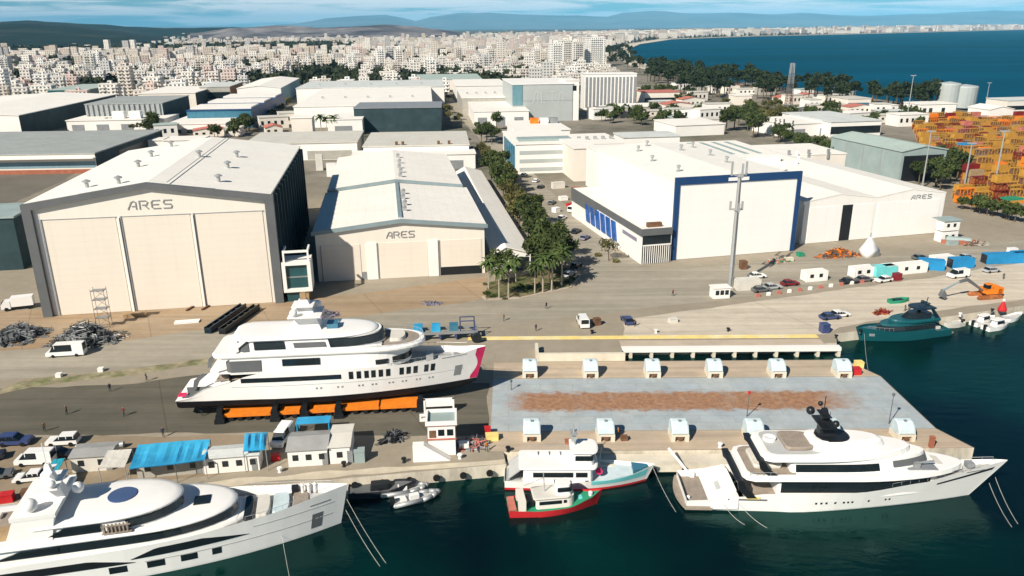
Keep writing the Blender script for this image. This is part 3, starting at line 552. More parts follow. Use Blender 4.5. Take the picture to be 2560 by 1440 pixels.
# ================================================================ further sheds and blocks: table of (roof-front sighting, right end, height, rear)
def slope_w(x0, y0, a, h, fx):
    lo, hi = 1., 900.
    for _ in range(40):
        w = (lo+hi)/2
        if PX(x0+w*math.cos(a), y0+w*math.sin(a), h)[0] < fx: lo = w
        else: hi = w
    return w
SHEDS = []
def block(name, label, cat, fl, frx, h, rear, rot=9.5, rise=0.0, wall='white_render', roof='roof_white', side=None, doors=0, strip=None, parts=None, group=None, D=None):
    a = rad(rot); x0, y0 = G(fl[0], fl[1], h); w = slope_w(x0, y0, a, h, frx)
    if D is None: D = max(8, (G(fl[0]+(0 if rear is None else 0), rear, h)[1]-y0)/math.cos(a))
    t = thing(name, label, cat, (x0, y0, 0), a, group)
    b = MB()
    if rise: shell(b, 0, w, 0, D, h, h+rise)
    else: b.bx(0, w, 0, D, 0, h)
    b.build('wall', M[wall], t); b = MB()
    if rise: gable(b, 0, w, 0, D, h, h+rise, 0, .4, .4)
    else: b.bx(-.4, w+.4, -.4, D+.4, h, h+.5)
    b.build('roof', M[roof], t)
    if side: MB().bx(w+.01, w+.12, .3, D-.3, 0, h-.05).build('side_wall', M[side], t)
    for k in range(doors):
        dw = w/doors; MB().bx(k*dw+dw*.2, k*dw+dw*.7, -.1, -.01, 0, min(h*.6, 6)).build('loading_door', M['steel_grey'], t)
    if strip: MB().bx(.3, w-.3, -.08, -.01, h*strip[1], h*strip[2]).build('window_strip', M[strip[0]], t)
    if parts: parts(t, w, D, h)
    SHEDS.append((x0, y0, a, w, D)); return t
def ribs(t, w, D, h):
    n = int(w/3.2)
    for k in range(n): MB().bx(k*w/n+.2, k*w/n+1.5, -.9, -.02, 0, h-.1).build('wall_rib', M['galv'], t)
def vents(t, w, D, h):
    for k in range(5): MB().bx(w*(.12+.18*k), w*(.12+.18*k)+1.4, D*.35, D*.35+1.4, h+.5, h+1.9).build('roof_vent', M['galv'], t)
def openside(t, w, D, h):
    MB().bx(w+.13, w+.2, D*.3, D*.95, .1, h*.75).build('opening', M['black_paint'], t); MB().bx(.3, w-.3, -.12, -.02, h*.3, h*.62).build('blue_band', M['sheet_blue'], t); MB().bx(.3,w-.3,-.12,-.02,0,h*.22).build('goods_band', M['terracotta'], t)
    MB().bx(-.5, w+.5, -3.4, -.05, h-1.6, h-1.3).build('canopy', M['white_render'], t)
block('dark_shed', 'dark teal clad shed standing beside the tallest shed', 'shed', (-330,560), 32, 14, 520, 9.6, 0, 'dark_teal_wall', 'sheet_teal', D=17)
block('long_shed', 'long grey-roofed shed with a blue wall band and a dark open end', 'shed', (-420,395), 236, 8.5, 336, 3.5, 0, 'cream_render', 'roof_grey', 'dark_teal_wall', parts=openside)
block('arched_warehouse', 'white warehouse with a shallow curved roof and a long shaded side', 'warehouse', (-330,296), 46, 13, 243, 6, 2.2, 'white_render', 'roof_white', 'dark_teal_wall', D=150)  # shade of the long side wall is put into its dark teal colour
block('ribbed_warehouse', 'grey warehouse with vertical ribs along its front and a dark gable end', 'warehouse', (212,262), 405, 14, 243, 6, 0, 'rib_grey', 'roof_grey', 'dark_teal_wall', parts=ribs)
block('low_store', 'low white store with two roof boxes in front of the ribbed grey warehouse', 'store', (165,303), 410, 6, 290, 6, 0, doors=4, parts=lambda t,w,D,h: [MB().bx(w*k,w*k+7,4,9,h+.5,h+5).build('roof_box', M['white_render'], t) for k in (.45,.62)])
block('low_store', 'low white store with a dark strip along its loading front behind dark trees', 'store', (415,312), 563, 6, 290, 6, 0, doors=5, strip=('dark_glass',.1,.5))
block('striped_shed', 'shed with alternating blue and white roof strips', 'shed', (466,278), 628, 11, 238, 6, 0, 'blue_glass', 'blue_frame', 'blue_frame', parts=lambda t,w,D,h: [MB().bx(1,w-1,D*k,D*k+D*.2,h+.5,h+1.6).build('roof_strip', M['roof_white'], t) for k in (.04,.38,.72)])
block('white_warehouse', 'white warehouse with a bluish gable end behind the blue striped shed', 'warehouse', (592,222), 702, 13, 198, 8, 2, 'white_render', 'roof_white', 'sheet_blue', doors=3)
block('grey_office', 'grey office block with brown end wall among the warehouses', 'office', (498,218), 574, 14, 207, 8, 0, 'concrete_grey', 'roof_pale_grey', 'brown', strip=('dark_glass',.3,.7))
block('cream_warehouse', 'cream warehouse behind the ribbed grey warehouse', 'warehouse', (345,235), 488, 12, 218, 7, 0, 'cream_render', 'roof_white', 'dark_teal_wall')
block('green_shed', 'dark green low shed under the apartment rows', 'shed', (118,226), 222, 9, 212, 6, 0, 'green_hull', 'roof_green', None, strip=('dark_glass',.3,.7))
block('broad_warehouse', 'broadest white warehouse, two roof levels, behind the tallest shed', 'warehouse', (734,268), 1080, 13, 222, 6, 0, 'white_render', 'roof_white', 'steel_grey', parts=vents)
block('broad_warehouse', 'pale roof bay with vents behind the broadest white warehouse', 'warehouse', (740,222), 1110, 14, 205, 6, 0, 'white_render', 'roof_pale_grey', 'steel_grey', parts=vents)
block('dark_front_building', 'grey-roofed building with a dark glazed front behind a row of trees', 'building', (884,272), 1102, 14, 258, 4, 0, 'dark_teal_wall', 'steel_grey', 'dark_teal_wall')
block('cream_block', 'plain cream tower block beside the dark-fronted building', 'block', (727,296), 779, 14, 283, 6, 0, 'cream_render', 'roof_white', None, D=10)
block('white_annex', 'white annex joined to the broadest warehouse', 'annex', (818,300), 905, 9, 285, 6, 0, doors=1)
block('front_store', 'long beige-roofed store directly behind the tallest shed', 'store', (610,362), 892, 8, 334, 6, 0, 'white_render', 'roof_beige', 'concrete_grey', parts=lambda t,w,D,h: MB().bx(w*.55,w*.95,-.09,-.01,.3,h*.55).build('opening', M['concrete_grey'], t))
block('beige_hall', 'beige flat-roofed hall behind the stepped hall', 'hall', (908,368), 1172, 9, 334, 5, 0, 'white_render', 'roof_beige', 'steel_grey', parts=lambda t,w,D,h: [MB().bx(w*k,w*k+1.2,1,2.2,h+.5,h+2).build('roof_unit', M['brown'], t) for k in (.3,.36,.7,.8)])
block('low_store', 'white parapet store behind the beige hall', 'store', (880,392), 1188, 6.5, 376, 6, 0, D=14, doors=3)
block('small_store', 'small white store behind the tallest shed near the long grey roof', 'store', (365,352), 410, 6, 343, 6, 0, D=9)
block('low_store', 'white low store in front of the dark trees behind the tallest shed', 'store', (408,352), 505, 6, 338, 6, 0, D=14)
block('glass_office', 'large pale grey glass block with a blue glazed corner', 'office block', (1282,212), 1432, 24, 193, 7, 0, 'grey_glass_wall', 'white_render', None, D=60, parts=lambda t,w,D,h: (MB().bx(-.3,w*.16,-.3,.4,h*.45,h-.3).build('corner_glass', M['corner_glass'], t), MB().bx(w*.05,w,-.06,-.01,h*.55,h*.57).build('glazing_bar', M['galv'], t), lettering('ALTA', w*.34, -.02, h*.5, h*.30, w*.08, w*.06, t, M['grey_lettering'], th=.10)))
block('white_warehouse', 'white flat warehouse at the foot of the large grey glass block', 'warehouse', (1185,280), 1322, 9, 252, 6, 0, 'white_render', 'roof_white', None, doors=3)
block('white_warehouse', 'white stepped warehouse along the boulevard behind the flat one', 'warehouse', (1155,246), 1290, 12, 222, 6, 0, 'concrete_grey', 'roof_white', None, parts=vents)
block('white_warehouse', 'small white warehouse under the apartment rows next to the boulevard', 'warehouse', (1140,216), 1270, 13, 200, 6, 0, 'white_render', 'roof_white', None)
block('green_shed', 'pale green roofed shed at the edge of the apartment rows', 'shed', (1040,200), 1205, 10, 187, 6, 0, 'cream_render', 'roof_green', None)
block('hotel', 'white slab hotel with vertical fins by the seaside pines', 'hotel', (1462,186), 1592, 26, 180, 4, 0, 'white_render', 'white_render', None, D=18, parts=lambda t,w,D,h: [MB().bx(w*k/14+.8,w*k/14+2.3,-.5,-.02,2,h-2).build('facade_fin', M['steel_grey'], t) for k in range(14)])
block('white_block', 'white block with one dark slot window beside the grey glass block', 'block', (1416,202), 1448, 26, 192, 7, 0, D=24, parts=lambda t,w,D,h: MB().bx(w*.2,w*.8,-.1,-.01,h*.75,h*.88).build('window', M['dark_glass'], t))
# office with teal blinds by the road
def office_parts(t, w, D, h):
    for k in range(3): MB().bx(1.5, w-1, -.1, -.01, 1.0+k*3.6, 2.6+k*3.6).build('window_strip', M['grey_glass_wall'], t)
    for k in range(6): MB().bx(-.4, -.01, 3+k*6, 6.2+k*6, 1.5, h-1).build('window', M['blue_glass'], t)
    MB().bx(2, w-2, D*.12, D*.3, h+.5, h+1.6).build('roof_trim', M['sheet_teal'], t)
block('office_building', 'white three-storey office with teal side windows by the tree-lined road', 'office', (1290,362), 1446, 12.5, 330, 8, 0, 'white_render', 'roof_white', None, parts=office_parts)
block('office_building', 'white roofed office with rooftop boxes behind the teal-windowed one', 'office', (1296,328), 1425, 12, 304, 8, 0, 'white_render', 'roof_white', None, parts=lambda t,w,D,h: [MB().bx(w*k,w*k+4,D*.6,D*.6+4,h+.5,h+3.2).build('roof_box', M[m_], t) for k, m_ in ((.4,'orange_paint'),(.6,'white_render'),(.8,'steel_grey'))])
block('lower_office', 'white ground-floor extension with striped front of the teal-windowed office', 'office', (1310,402), 1436, 4.2, 388, 8, 0, D=8, strip=('grey_glass_wall',.3,.8))
block('cream_store', 'cream wall block at the corner of the annex yard', 'store', (1405,385), 1450, 6, 372, 9, 0, 'cream_render', 'roof_beige', None, D=22)
block('narrow_block', 'pinkish plain block rising next to the blue-framed hall', 'block', (1436,372), 1492, 13.3, 352, 9, 0, 'cream_render', 'roof_white', None, D=26)
block('villa', 'pale villa with red tiled roof among the seaside pines', 'villa', (1612,232), 1700, 10, 222, 8, 0, 'cream_render', 'pink_tile', None, D=22, strip=('dark_glass',.3,.6))
block('villa', 'small white villa with flat roof at the pine wood edge', 'villa', (1840,240), 1880, 7, 232, 8, 0, 'cream_render', 'roof_white', None, D=14)
block('white_hall', 'long white roof running back from the teal grey shed', 'hall', (1962,312), 2110, 7, 286, 16, 0, 'white_render', 'roof_white', None, D=34, doors=2)
block('white_hall', 'white low roof beside the bushy tree clump', 'hall', (1690,315), 1812, 6, 286, 14, 0, 'white_render', 'roof_white', None, D=30)
block('grey_hall', 'grey roofed hall near the seaside trees and the fuel silos', 'hall', (2078,306), 2205, 8.3, 282, 12, 0, 'white_render', 'roof_pale_grey', None, strip=('dark_glass',.2,.7))
block('open_shed', 'teal grey sheeted shed with a black open end facing the harbour, before the container yard', 'shed', (2256,380), 2368, 12, None, 13, 1.8, 'sheet_teal', 'roof_green', None, D=46, parts=lambda t,w,D,h: (MB().bx(1.2,w-1.2,-.1,-.01,.1,h*.86).build('opening', M['black_paint'], t), [MB().bx(-.12,-.01,D*k,D*k+.5,0,h-.2).build('wall_post', M['galv'], t) for k in (.25,.5,.75)]))
block('silo_house', 'white house with dark arches below the pale silos', 'house', (2302,262), 2392, 7, 252, 10, 0, D=18, parts=lambda t,w,D,h: [MB().bx(w*k,w*k+2.6,-.1,-.01,.5,h*.65).build('window', M['dark_glass'], t) for k in (.08,.25,.6)])
block('white_house', 'white house with a hipped roof near the sea beyond the container yard', 'house', (2476,275), 2535, 6, 262, 10, 2, D=20)
block('gate_house', 'pale house at the shore edge with a dark door', 'house', (2520,252), 2640, 9, 244, 10, 0, 'cream_render', 'roof_pale_grey', None, D=20, strip=('dark_glass',.3,.6))
block('canteen', 'pale low canteen under the seaside trees', 'house', (2120,248), 2178, 7, 238, 10, 0, 'cream_render', 'roof_beige', None, D=22, strip=('blue_glass',.2,.6))
block('low_store', 'low white service roof in front of the minaret', 'store', (1560,268), 1700, 5, 258, 8, 0, 'concrete_grey', 'roof_white', None, D=24, doors=3)
block('low_store', 'white low roof between the trees near the rear white hall', 'store', (1560,345), 1700, 7, 325, 9, 0, 'white_render', 'roof_pale_grey', None, D=18)
block('rear_store', 'white roof with grey units next to the white three-storey office', 'store', (1446,362), 1560, 11, 338, 9, 0, 'white_render', 'roof_white', None, parts=vents)
t = thing('minaret', 'slim white minaret with a pointed top behind the offices', 'minaret', G3(1467,272))
MB().lathe([(1.9,0),(1.7,14),(2.6,14.2),(2.6,15.2),(1.5,15.4),(1.4,22)], 0, 0, 10).build('shaft', M['white_render'], t); MB().lathe([(1.6,22),(.1,29)], 0, 0, 10).build('spire', M['white_render'], t)
for i, (px, py, r, h, lab) in enumerate(((2365,268,8,17,'pale silo with a dark seam standing by the sea'),(2405,268,9,15,'broader pale silo beside the seamed one'))):
    t = thing('silo', lab, 'silo', G3(px, py)); MB().lathe([(r,0),(r,h),(r-.6,h+.8),(.5,h+2)], 0, 0, 20).build('tank', M['grey_glass_wall'], t); MB().bx(-r-.3,-r+.6,-1.2,-.4,0,h+1).build('ladder', M['frame_grey'], t)
# small houses and sheds scattered between the offices, the pines and the port
hr = random.Random(77)
HZ = (('behind the rear white hall', [(1480,300),(1800,318),(1790,272),(1500,262)], 15), ('among the seaside pines', [(1620,252),(2100,268),(2080,240),(1700,215)], 16), ('between the lattice tower and the fuel silos', [(1960,312),(2290,318),(2300,276),(2000,272)], 13), ('along the far boulevard', [(1450,258),(1600,262),(1600,228),(1460,222)], 7), ('behind the long grey-roofed shed', [(380,345),(720,338),(700,300),(420,300)], 7), ('between the far warehouses', [(640,270),(730,268),(730,232),(660,230)], 5))
def in_shed(x, y, pad=6):
    for (x0, y0, a, w, D) in SHEDS:
        dx, dy = x-x0, y-y0; u = dx*math.cos(a)+dy*math.sin(a); v = -dx*math.sin(a)+dy*math.cos(a)
        if -pad < u < w+pad and -pad < v < D+pad: return True
    return False
for zone, pts, n in HZ:
    P = [G(*p) for p in pts]; xs = [p[0] for p in P]; ys = [p[1] for p in P]; k = 0; g = 0
    while k < n and g < 900:
        g += 1; x, y = hr.uniform(min(xs), max(xs)), hr.uniform(min(ys), max(ys)); ins = False
        for (ax, ay), (cx_, cy_) in zip(P, P[1:]+P[:1]):
            if (ay > y) != (cy_ > y) and x < (cx_-ax)*(y-ay)/(cy_-ay)+ax: ins = not ins
        if not ins or in_shed(x, y, 9): continue
        w, D, h = hr.uniform(9,22), hr.uniform(8,14), hr.choice((3.5,4.5,6,7)); a = rad(9.5+hr.uniform(-6,14)); wall, roof, rn = hr.choice((('white_render','roof_white','white flat roof'),('cream_render','roof_beige','beige roof'),('white_render','roof_beige','pale beige roof'),('concrete_grey','roof_pale_grey','grey sheet roof'),('cream_render','pink_tile','pink tiled roof'),('white_render','roof_green','greenish sheet roof')))
        t = thing('small_house', f'small {"cream" if wall[0] == "c" and wall[1] == "r" else "white" if wall[0] == "w" else "grey"} building with {rn} {zone}', 'house', (x, y, 0), a, f'small buildings {zone} with {rn}'); b = MB(); tiled = roof in ('terracotta','pink_tile')
        if tiled: shell(b, 0, w, 0, D, h, h+1.6)
        else: b.bx(0, w, 0, D, 0, h)
        b.build('wall', M[wall], t); b = MB()
        if tiled: gable(b, 0, w, 0, D, h, h+1.6, 0, .4, .2)
        else: b.bx(-.3, w+.3, -.3, D+.3, h, h+.35)
        b.build('roof', M[roof], t)
        for q in range(int(w/4)): MB().bx(1+q*4, 2.6+q*4, -.08, -.01, h*.35, h*.7).build('window', M['dark_glass'], t)
        SHEDS.append((x, y, a, w, D)); k += 1
# ---- city beyond
CITY = [(.76,.72,.66), (.80,.78,.74), (.66,.60,.53), (.72,.66,.60), (.60,.585,.56), (.76,.72,.66), (.70,.56,.50), (.78,.74,.67)]
FAC = facade('apartment_front', CITY, win=(.10,.11,.12))
TINTS = [facade('city_front_'+n, [c], use_random=False, pu=4.2, pz=3.4, win=(.20,.20,.21)) for n, c in (('cream', (.64,.57,.48)), ('white', (.74,.69,.62)), ('sand', (.52,.44,.36)), ('grey', (.46,.44,.42)), ('rose', (.58,.46,.41)))]
ROOFT = mat('tile_roofing', (.40,.19,.13), .85, .2, .2)
def in_shed(x, y, pad=6):
    for (x0, y0, a, w, D) in SHEDS:
        dx, dy = x-x0, y-y0; u = dx*math.cos(a)+dy*math.sin(a); v = -dx*math.sin(a)+dy*math.cos(a)
        if -pad < u < w+pad and -pad < v < D+pad: return True
    return False
def shore_x(y):
    B = [(200,150)]+[(yy, xx) for xx, yy in SHORE[5:]]
    for (y0, x0), (y1, x1) in zip(B, B[1:]):
        if y0 <= y <= y1: return x0+(x1-x0)*(y-y0)/(y1-y0)
    return 300
def apartment(name, kindno):
    """prototype blocks: body with balconies, parapet, stair head; one mesh each (a few pixels in the view)"""
    r = random.Random(kindno*13+5); b = MB(); w, d, f = [(12,10,4),(14,11,5),(11,11,7),(16,10,5),(13,12,3),(10,10,6),(19,11,4),(12,12,9),(11,10,3),(14,10,6)][kindno]
    h = f*3.1; b.bx(-w/2, w/2, -d/2, d/2, 0, h); b.bx(-w/2-.25, w/2+.25, -d/2-.25, d/2+.25, h, h+.7)
    b.bx(-2+r.random()*3, 2.5, -2, 2, h+.7, h+3.2)
    for k in range(1, f):
        for sx in (-.28, .28): b.bx(w*sx-2.2, w*sx+2.2, -d/2-1.4, -d/2, k*3.1, k*3.1+1.0)
    for k in range(2, f, 2): b.bx(-w/2-1.1, -w/2, -2, 2, k*3.1, k*3.1+1)
    if kindno % 3 == 0: b.bx(w/2, w/2+4, -d/2+2, d/2-1, 0, h*.75)
    o = b.build(name, FAC); return o, f, max(w, d)
protos = [apartment('apartment_block', k) for k in range(10)]
cand = []
r = random.Random(21); gx = 25.0; rot0 = rad(9)
for i in range(-54, 80):
    for j in range(0, 210):
        u = i*gx+r.uniform(-6, 6); v = 690+j*gx*1.12+r.uniform(-7, 7)
        x = u*math.cos(rot0)-v*math.sin(rot0)+60; y = u*math.sin(rot0)+v*math.cos(rot0)
        if y < 640 or y > 1450 or x > shore_x(y)-50-(60 if y > 900 else 0): continue
        px, py = PX(x, y, 8)
        if px < -40 or px > 1640 or py > 236: continue
        if px > 1500 and py > 150 and y < 900: continue
        if py > 214 and (px > 1000 or 690 < px): continue
        if py > 196 and 1120 < px: continue
        if in_shed(x, y, 14): continue
        if r.random() < .2: continue
        if mno.noise(Vector((x*.006, y*.006, 3.0))) > .22: continue
        cand.append((y, x, px, py))
cand.sort(); print('city cand', len(cand), cand[-1][0] if cand else None)
HEIGHTW = {3:'low', 4:'low', 5:'mid-rise', 6:'mid-rise', 7:'tall', 9:'tallest'}
used = set(); near_city = cand[:298]; YC = near_city[-1][0]
for n, (y, x, px, py) in enumerate(near_city):
    k = r.choices(range(10), [5,4,1.6,4,5,3,3,.7,4,2.4])[0]; o, f, w = protos[k]
    zone = 'behind the low western warehouses' if px < 480 else 'behind the blue striped shed' if px < 760 else 'behind the broadest warehouse' if px < 1120 else 'near the beach'
    lab = f'pale {HEIGHTW[f]} flat-roofed apartment block in the city {zone}'
    if k in used: o = o.copy(); C.objects.link(o)
    used.add(k); o.location = (x, y, 0); o.rotation_euler.z = rot0+rad(r.choice((0,0,90,180,-6,7,12))); s = r.uniform(.8,1.1); o.scale = (s, s, r.uniform(.85,1.15))
    tag(o, lab, 'apartment block', f'{HEIGHTW[f]} apartment blocks {zone}')
for k, (o, f, w) in enumerate(protos):
    if k not in used: bpy.data.objects.remove(o)
# seaside towers stand out one by one
for i, (px, py, f, w, d) in enumerate(((1388,176,12,18,16),(1412,172,13,16,16),(1440,168,12,16,16),(1486,166,14,30,14),(1470,164,12,16,16),(1428,160,11,14,14),(1410,152,10,18,16),(952,178,10,12,12),(975,176,10,12,12),(998,178,10,12,12),(1145,165,9,12,12),(1225,168,9,12,12),(1340,170,9,12,12),(1030,150,9,12,12),(1080,146,9,12,12),(900,150,8,12,12))):
    x, y = G(px, py); b = MB(); h = f*3.1; b.bx(-w/2,w/2,-d/2,d/2,0,h); b.bx(-w/2-.3,w/2+.3,-d/2-.3,d/2+.3,h,h+.8); b.bx(-3,3,-3,3,h+.8,h+4)
    for k in range(1, f): b.bx(-w*.3,w*.3,-d/2-1.3,-d/2,k*3.1,k*3.1+1)
    o = b.build('apartment_tower', FAC, loc=(x, y, 0), rz=rad(9+(i%3)*5))
    tag(o, 'pale high-rise apartment tower standing above the '+('beach end of the city' if px > 1300 else 'city roofs'), 'tower block', 'high-rise towers near the beach' if px > 1300 else 'high-rise towers in the city')
# the rest of the city, several thousand roofs: one mass
b = MB(); r = random.Random(5)
def addblk(x, y, w, d, h, a, m, z=0.0):
    ca, sa = math.cos(a), math.sin(a); q = []
    for zz in (z-2, z+h):
        for (u, v) in ((-w/2,-d/2),(w/2,-d/2),(w/2,d/2),(-w/2,d/2)): q.append((x+u*ca-v*sa, y+u*sa+v*ca, zz))
    b.add(q, [(4,5,6,7),(0,1,5,4),(1,2,6,5),(2,3,7,6),(3,0,4,7)], [5 if m == 9 else m]+[m if m < 5 else 1]*4)
for (y, x, px, py) in cand[298:]:
    addblk(x, y, r.uniform(9,17), r.uniform(9,12), 3.0*r.choice((3,3,4,4,5,5,6,7)), rot0+rad(r.uniform(-8,8)), r.choice((0,0,1,1,2,3,4,9)))
y = YC+15
y = 1440.0
while y < 7600:
    step = 26*(1+max(0, y-1500)/3000); x = -.72*y
    while x < shore_x(y)-40-y*.02:
        xx, yy = x+r.uniform(-9,9), y+r.uniform(-9,9); px, py = PX(xx, yy, 8)
        park = mno.noise(Vector((xx*.0016, yy*.0016, 7.0)))
        wood = px < 880 and 2250 < yy < 2700+px*.4 and px > 30
        farleft = px < 420 and yy > 2600 or (px < 150 and yy > 2150)
        if -420 < px < 1750 and park < (.17 if yy < 3500 else .13) and r.random() > .24 and not (wood and r.random() < .9) and not (farleft and r.random() < .93):
            tall = r.random() < (.045 if px > 800 else .025); h = 3.0*(r.choice((9,10,12)) if tall else r.choice((3,3,4,4,5,5,6,7)))
            w = r.uniform(10,13) if tall else r.uniform(9,18)
            addblk(xx, yy, w*(1+y*.00008), r.uniform(9,13), h, rot0+rad(r.uniform(-9,9)), r.choice((0,0,1,1,1,2,3,4,9)))
        x += step
    y += step*(1.12 if y < 2500 else 1.4)
# far shore rows
for k in range(2100):
    t_ = r.random(); i = min(len(BEACH)-2, 3+int(t_*6.9)); u = r.random()
    x0, y0 = BEACH[i] if i < len(BEACH) else BEACH[-1]; x1, y1 = BEACH[i+1]
    x = x0+(x1-x0)*u; y = y0+(y1-y0)*u; off = 60+y*.02+r.random()**1.6*y*.22
    addblk(x-off*.5, y+off, r.uniform(14,40)*(1+y*.0002), r.uniform(12,20), r.uniform(8,26)*(1+y*.00012), rad(r.uniform(0,40)), r.choice((0,1,1,1,3,4)))
print('city mass verts', len(b.v))
kind(b.build('distant_city', TINTS+[ROOFT]), 'stuff')
# ================================================================ TREES
def leafmat(name, cols):
    m, nt, b, L = nmat(name); N = nt.nodes.new
    oi = N('ShaderNodeObjectInfo'); ge = N('ShaderNodeNewGeometry')
    n = N('ShaderNodeTexNoise'); n.inputs['Scale'].default_value = .7; n.inputs['Detail'].default_value = 3; L(ge.outputs['Position'], n.inputs['Vector'])
    cr = N('ShaderNodeValToRGB'); el = cr.color_ramp.elements; el[0].position = .3; el[0].color = (*cols[0], 1); el[1].position = .7; el[1].color = (*cols[1], 1); L(n.outputs['Fac'], cr.inputs[0])
    mr = N('ShaderNodeMapRange'); mr.inputs['To Min'].default_value = .7; mr.inputs['To Max'].default_value = 1.3; L(oi.outputs['Random'], mr.inputs[0])
    s = N('ShaderNodeVectorMath'); s.operation = 'SCALE'; L(cr.outputs[0], s.inputs[0]); L(mr.outputs[0], s.inputs['Scale'])
    L(s.outputs[0], b.inputs['Base Color']); b.inputs['Roughness'].default_value = .8; b.inputs['Specular IOR Level'].default_value = .15
    return m
LEAF = leafmat('leaf_dark', ((.026,.044,.014), (.085,.105,.030))); LEAFO = leafmat('leaf_olive', ((.065,.068,.022), (.155,.14,.05))); PALMF = leafmat('palm_frond', ((.035,.065,.016), (.105,.14,.04))); PINE = leafmat('pine_needle', ((.018,.030,.014), (.045,.062,.026)))
def quad(b, c, s, r):
    n = Vector((r.gauss(0,1), r.gauss(0,1), r.gauss(0,.8)+.3)).normalized(); a = n.orthogonal().normalized(); t = n.cross(a); an = r.random()*6.28
    u = (a*math.cos(an)+t*math.sin(an))*s; w = n.cross(u)*.62
    b.add([c-u, c-w*.8+u*.1, c+u, c+w*.8-u*.1], [(0,1,2,3)])
def make_tree(h, cr, leaf, seed, n, ls, trunk_h=.35, flat=1.0, cone=False):
    r = random.Random(seed); t = MB(); c = MB(); th = h*trunk_h
    top = Vector((r.uniform(-.3,.3), r.uniform(-.3,.3), h*.72)); mid = Vector((r.uniform(-.2,.2), r.uniform(-.2,.2), th))
    t.tube((0,0,-.2), mid, h*.028, 7, r2=h*.02); t.tube(mid, top, h*.02, 6, r2=h*.006)
    cl = []
    for k in range(11 if not cone else 9):
        if cone: z = h*(.22+.76*k/9); rr = cr*(1-k/9)*.55; an = k*2.4; p = Vector((rr*math.cos(an), rr*math.sin(an), z)); q = cr*(1.05-k/9)*.62
        else:
            an = k*2.4+r.random(); rr = cr*(.25+.5*r.random())*(0.2 if k == 0 else 1); z = th+(h-th)*(.28+.58*r.random())*(1.05-.25*rr/cr); p = Vector((rr*math.cos(an), rr*math.sin(an), z)); q = cr*r.uniform(.32,.52)
        cl.append((p, q))
        if k % 2 == 0: t.tube(mid+(top-mid)*r.uniform(.05,.6), p, h*.009, 5, r2=h*.003)
    for k in range(n):
        p, q = cl[r.randrange(len(cl))]
        d = Vector((r.gauss(0,1), r.gauss(0,1), r.gauss(0,1))).normalized()*q*(r.random()**.42)
        d.z *= .72*flat; quad(c, p+d, ls*r.uniform(.6,1.3), r)
    return t.mesh('trunk', [M['trunk']]), c.mesh('crown', [leaf])
def make_palm(h, seed, nf=34, fl=3.2):
    r = random.Random(seed); t = MB(); c = MB(); lean = Vector((r.uniform(-.25,.25), r.uniform(-.25,.25), h))
    t.tube((0,0,-.2), lean*.5+Vector((0,0,0)), .21, 8, r2=.16); t.tube(lean*.5, lean, .16, 8, r2=.19)
    for k in range(nf):
        an = k*2.399+r.random()*.3; up = r.uniform(-.35,1.0); L_ = fl*r.uniform(.8,1.1); prev = lean.copy(); d = Vector((math.cos(an), math.sin(an), up)).normalized()
        for s in range(5):
            nx = prev+d*(L_/5); side = Vector((-math.sin(an), math.cos(an), 0)); w = .42*(1-abs(s-1.7)/4.2)
            for sg in (-1, 1):
                c.add([prev, prev+side*sg*w+Vector((0,0,-.22*w)), nx+side*sg*w*.75+Vector((0,0,-.3*w)), nx], [(0,1,2,3)])
            prev = nx; d = (d+Vector((0,0,-.26))).normalized()
    for k in range(60):  # dry skirt under the head
        an = r.random()*6.28; quad(c, lean+Vector((math.cos(an)*.35, math.sin(an)*.35, -r.random()*.9)), .3, r)
    return t.mesh('trunk', [M['palm_trunk']]), c.mesh('crown', [PALMF])
BROAD = [make_tree(9, 3.8, LEAF, s, 1100, .46) for s in (1,2,3)]; OLIVE = [make_tree(8, 3.6, LEAFO, s, 800, .45, .3) for s in (4,5)]
SMALLB = [make_tree(8, 3.9, LEAF, s, 300, .85) for s in (6,7)]; SMALLO = [make_tree(7.5, 3.9, LEAFO, s, 260, .85) for s in (16,17)]; PINES = [make_tree(13, 4.2, PINE, s, 420, .85, .45, .75) for s in (8,9)]
CYP = [make_tree(12, 1.7, PINE, s, 420, .5, .1, 1.0, True) for s in (10,11)]; PALMS = [make_palm(7.5, s) for s in (12,13,14)]
def plant(name, proto, x, y, s, label, cat, group, z=0.0, rz=None):
    tm, cm = proto; t = thing(name, label, cat, (x, y, z), rnd.random()*6.28 if rz is None else rz, group); t.scale = (s, s, s*rnd.uniform(.92,1.08))
    for nm, me in (('trunk', tm), ('crown', cm)):
        o = bpy.data.objects.new(nm, me); C.objects.link(o); o.parent = t
    return t
def row(px0, px1, n, protos, s0, s1, name, label, group, jit=1.5, cat='tree'):
    (x0, y0), (x1, y1) = G(*px0), G(*px1)
    for k in range(n):
        u = (k+.5)/n; plant(name, rnd.choice(protos), x0+(x1-x0)*u+rnd.uniform(-jit,jit), y0+(y1-y0)*u+rnd.uniform(-jit,jit), rnd.uniform(s0,s1), label, cat, group)
def patch(pxs, n, protos, s0, s1, name, label, group, cat='tree', sheds=True):
    """pxs: ground polygon sighted in the photo; scattered individually over the real ground"""
    P = [G(*p) for p in pxs]; xs = [p[0] for p in P]; ys = [p[1] for p in P]; k = 0; g = 0; pts = []
    while k < n and g < n*60:
        g += 1; x, y = rnd.uniform(min(xs), max(xs)), rnd.uniform(min(ys), max(ys)); ins = False
        for (ax, ay), (bx_, by) in zip(P, P[1:]+P[:1]):
            if (ay > y) != (by > y) and x < (bx_-ax)*(y-ay)/(by-ay)+ax: ins = not ins
        if not ins or (sheds and in_shed(x, y, 2)) or any((x-a)**2+(y-c)**2 < (2.6*s0)**2 for a, c in pts): continue
        pts.append((x, y)); k += 1
        plant(name, rnd.choice(protos), x, y, rnd.uniform(s0,s1), label, cat, group)
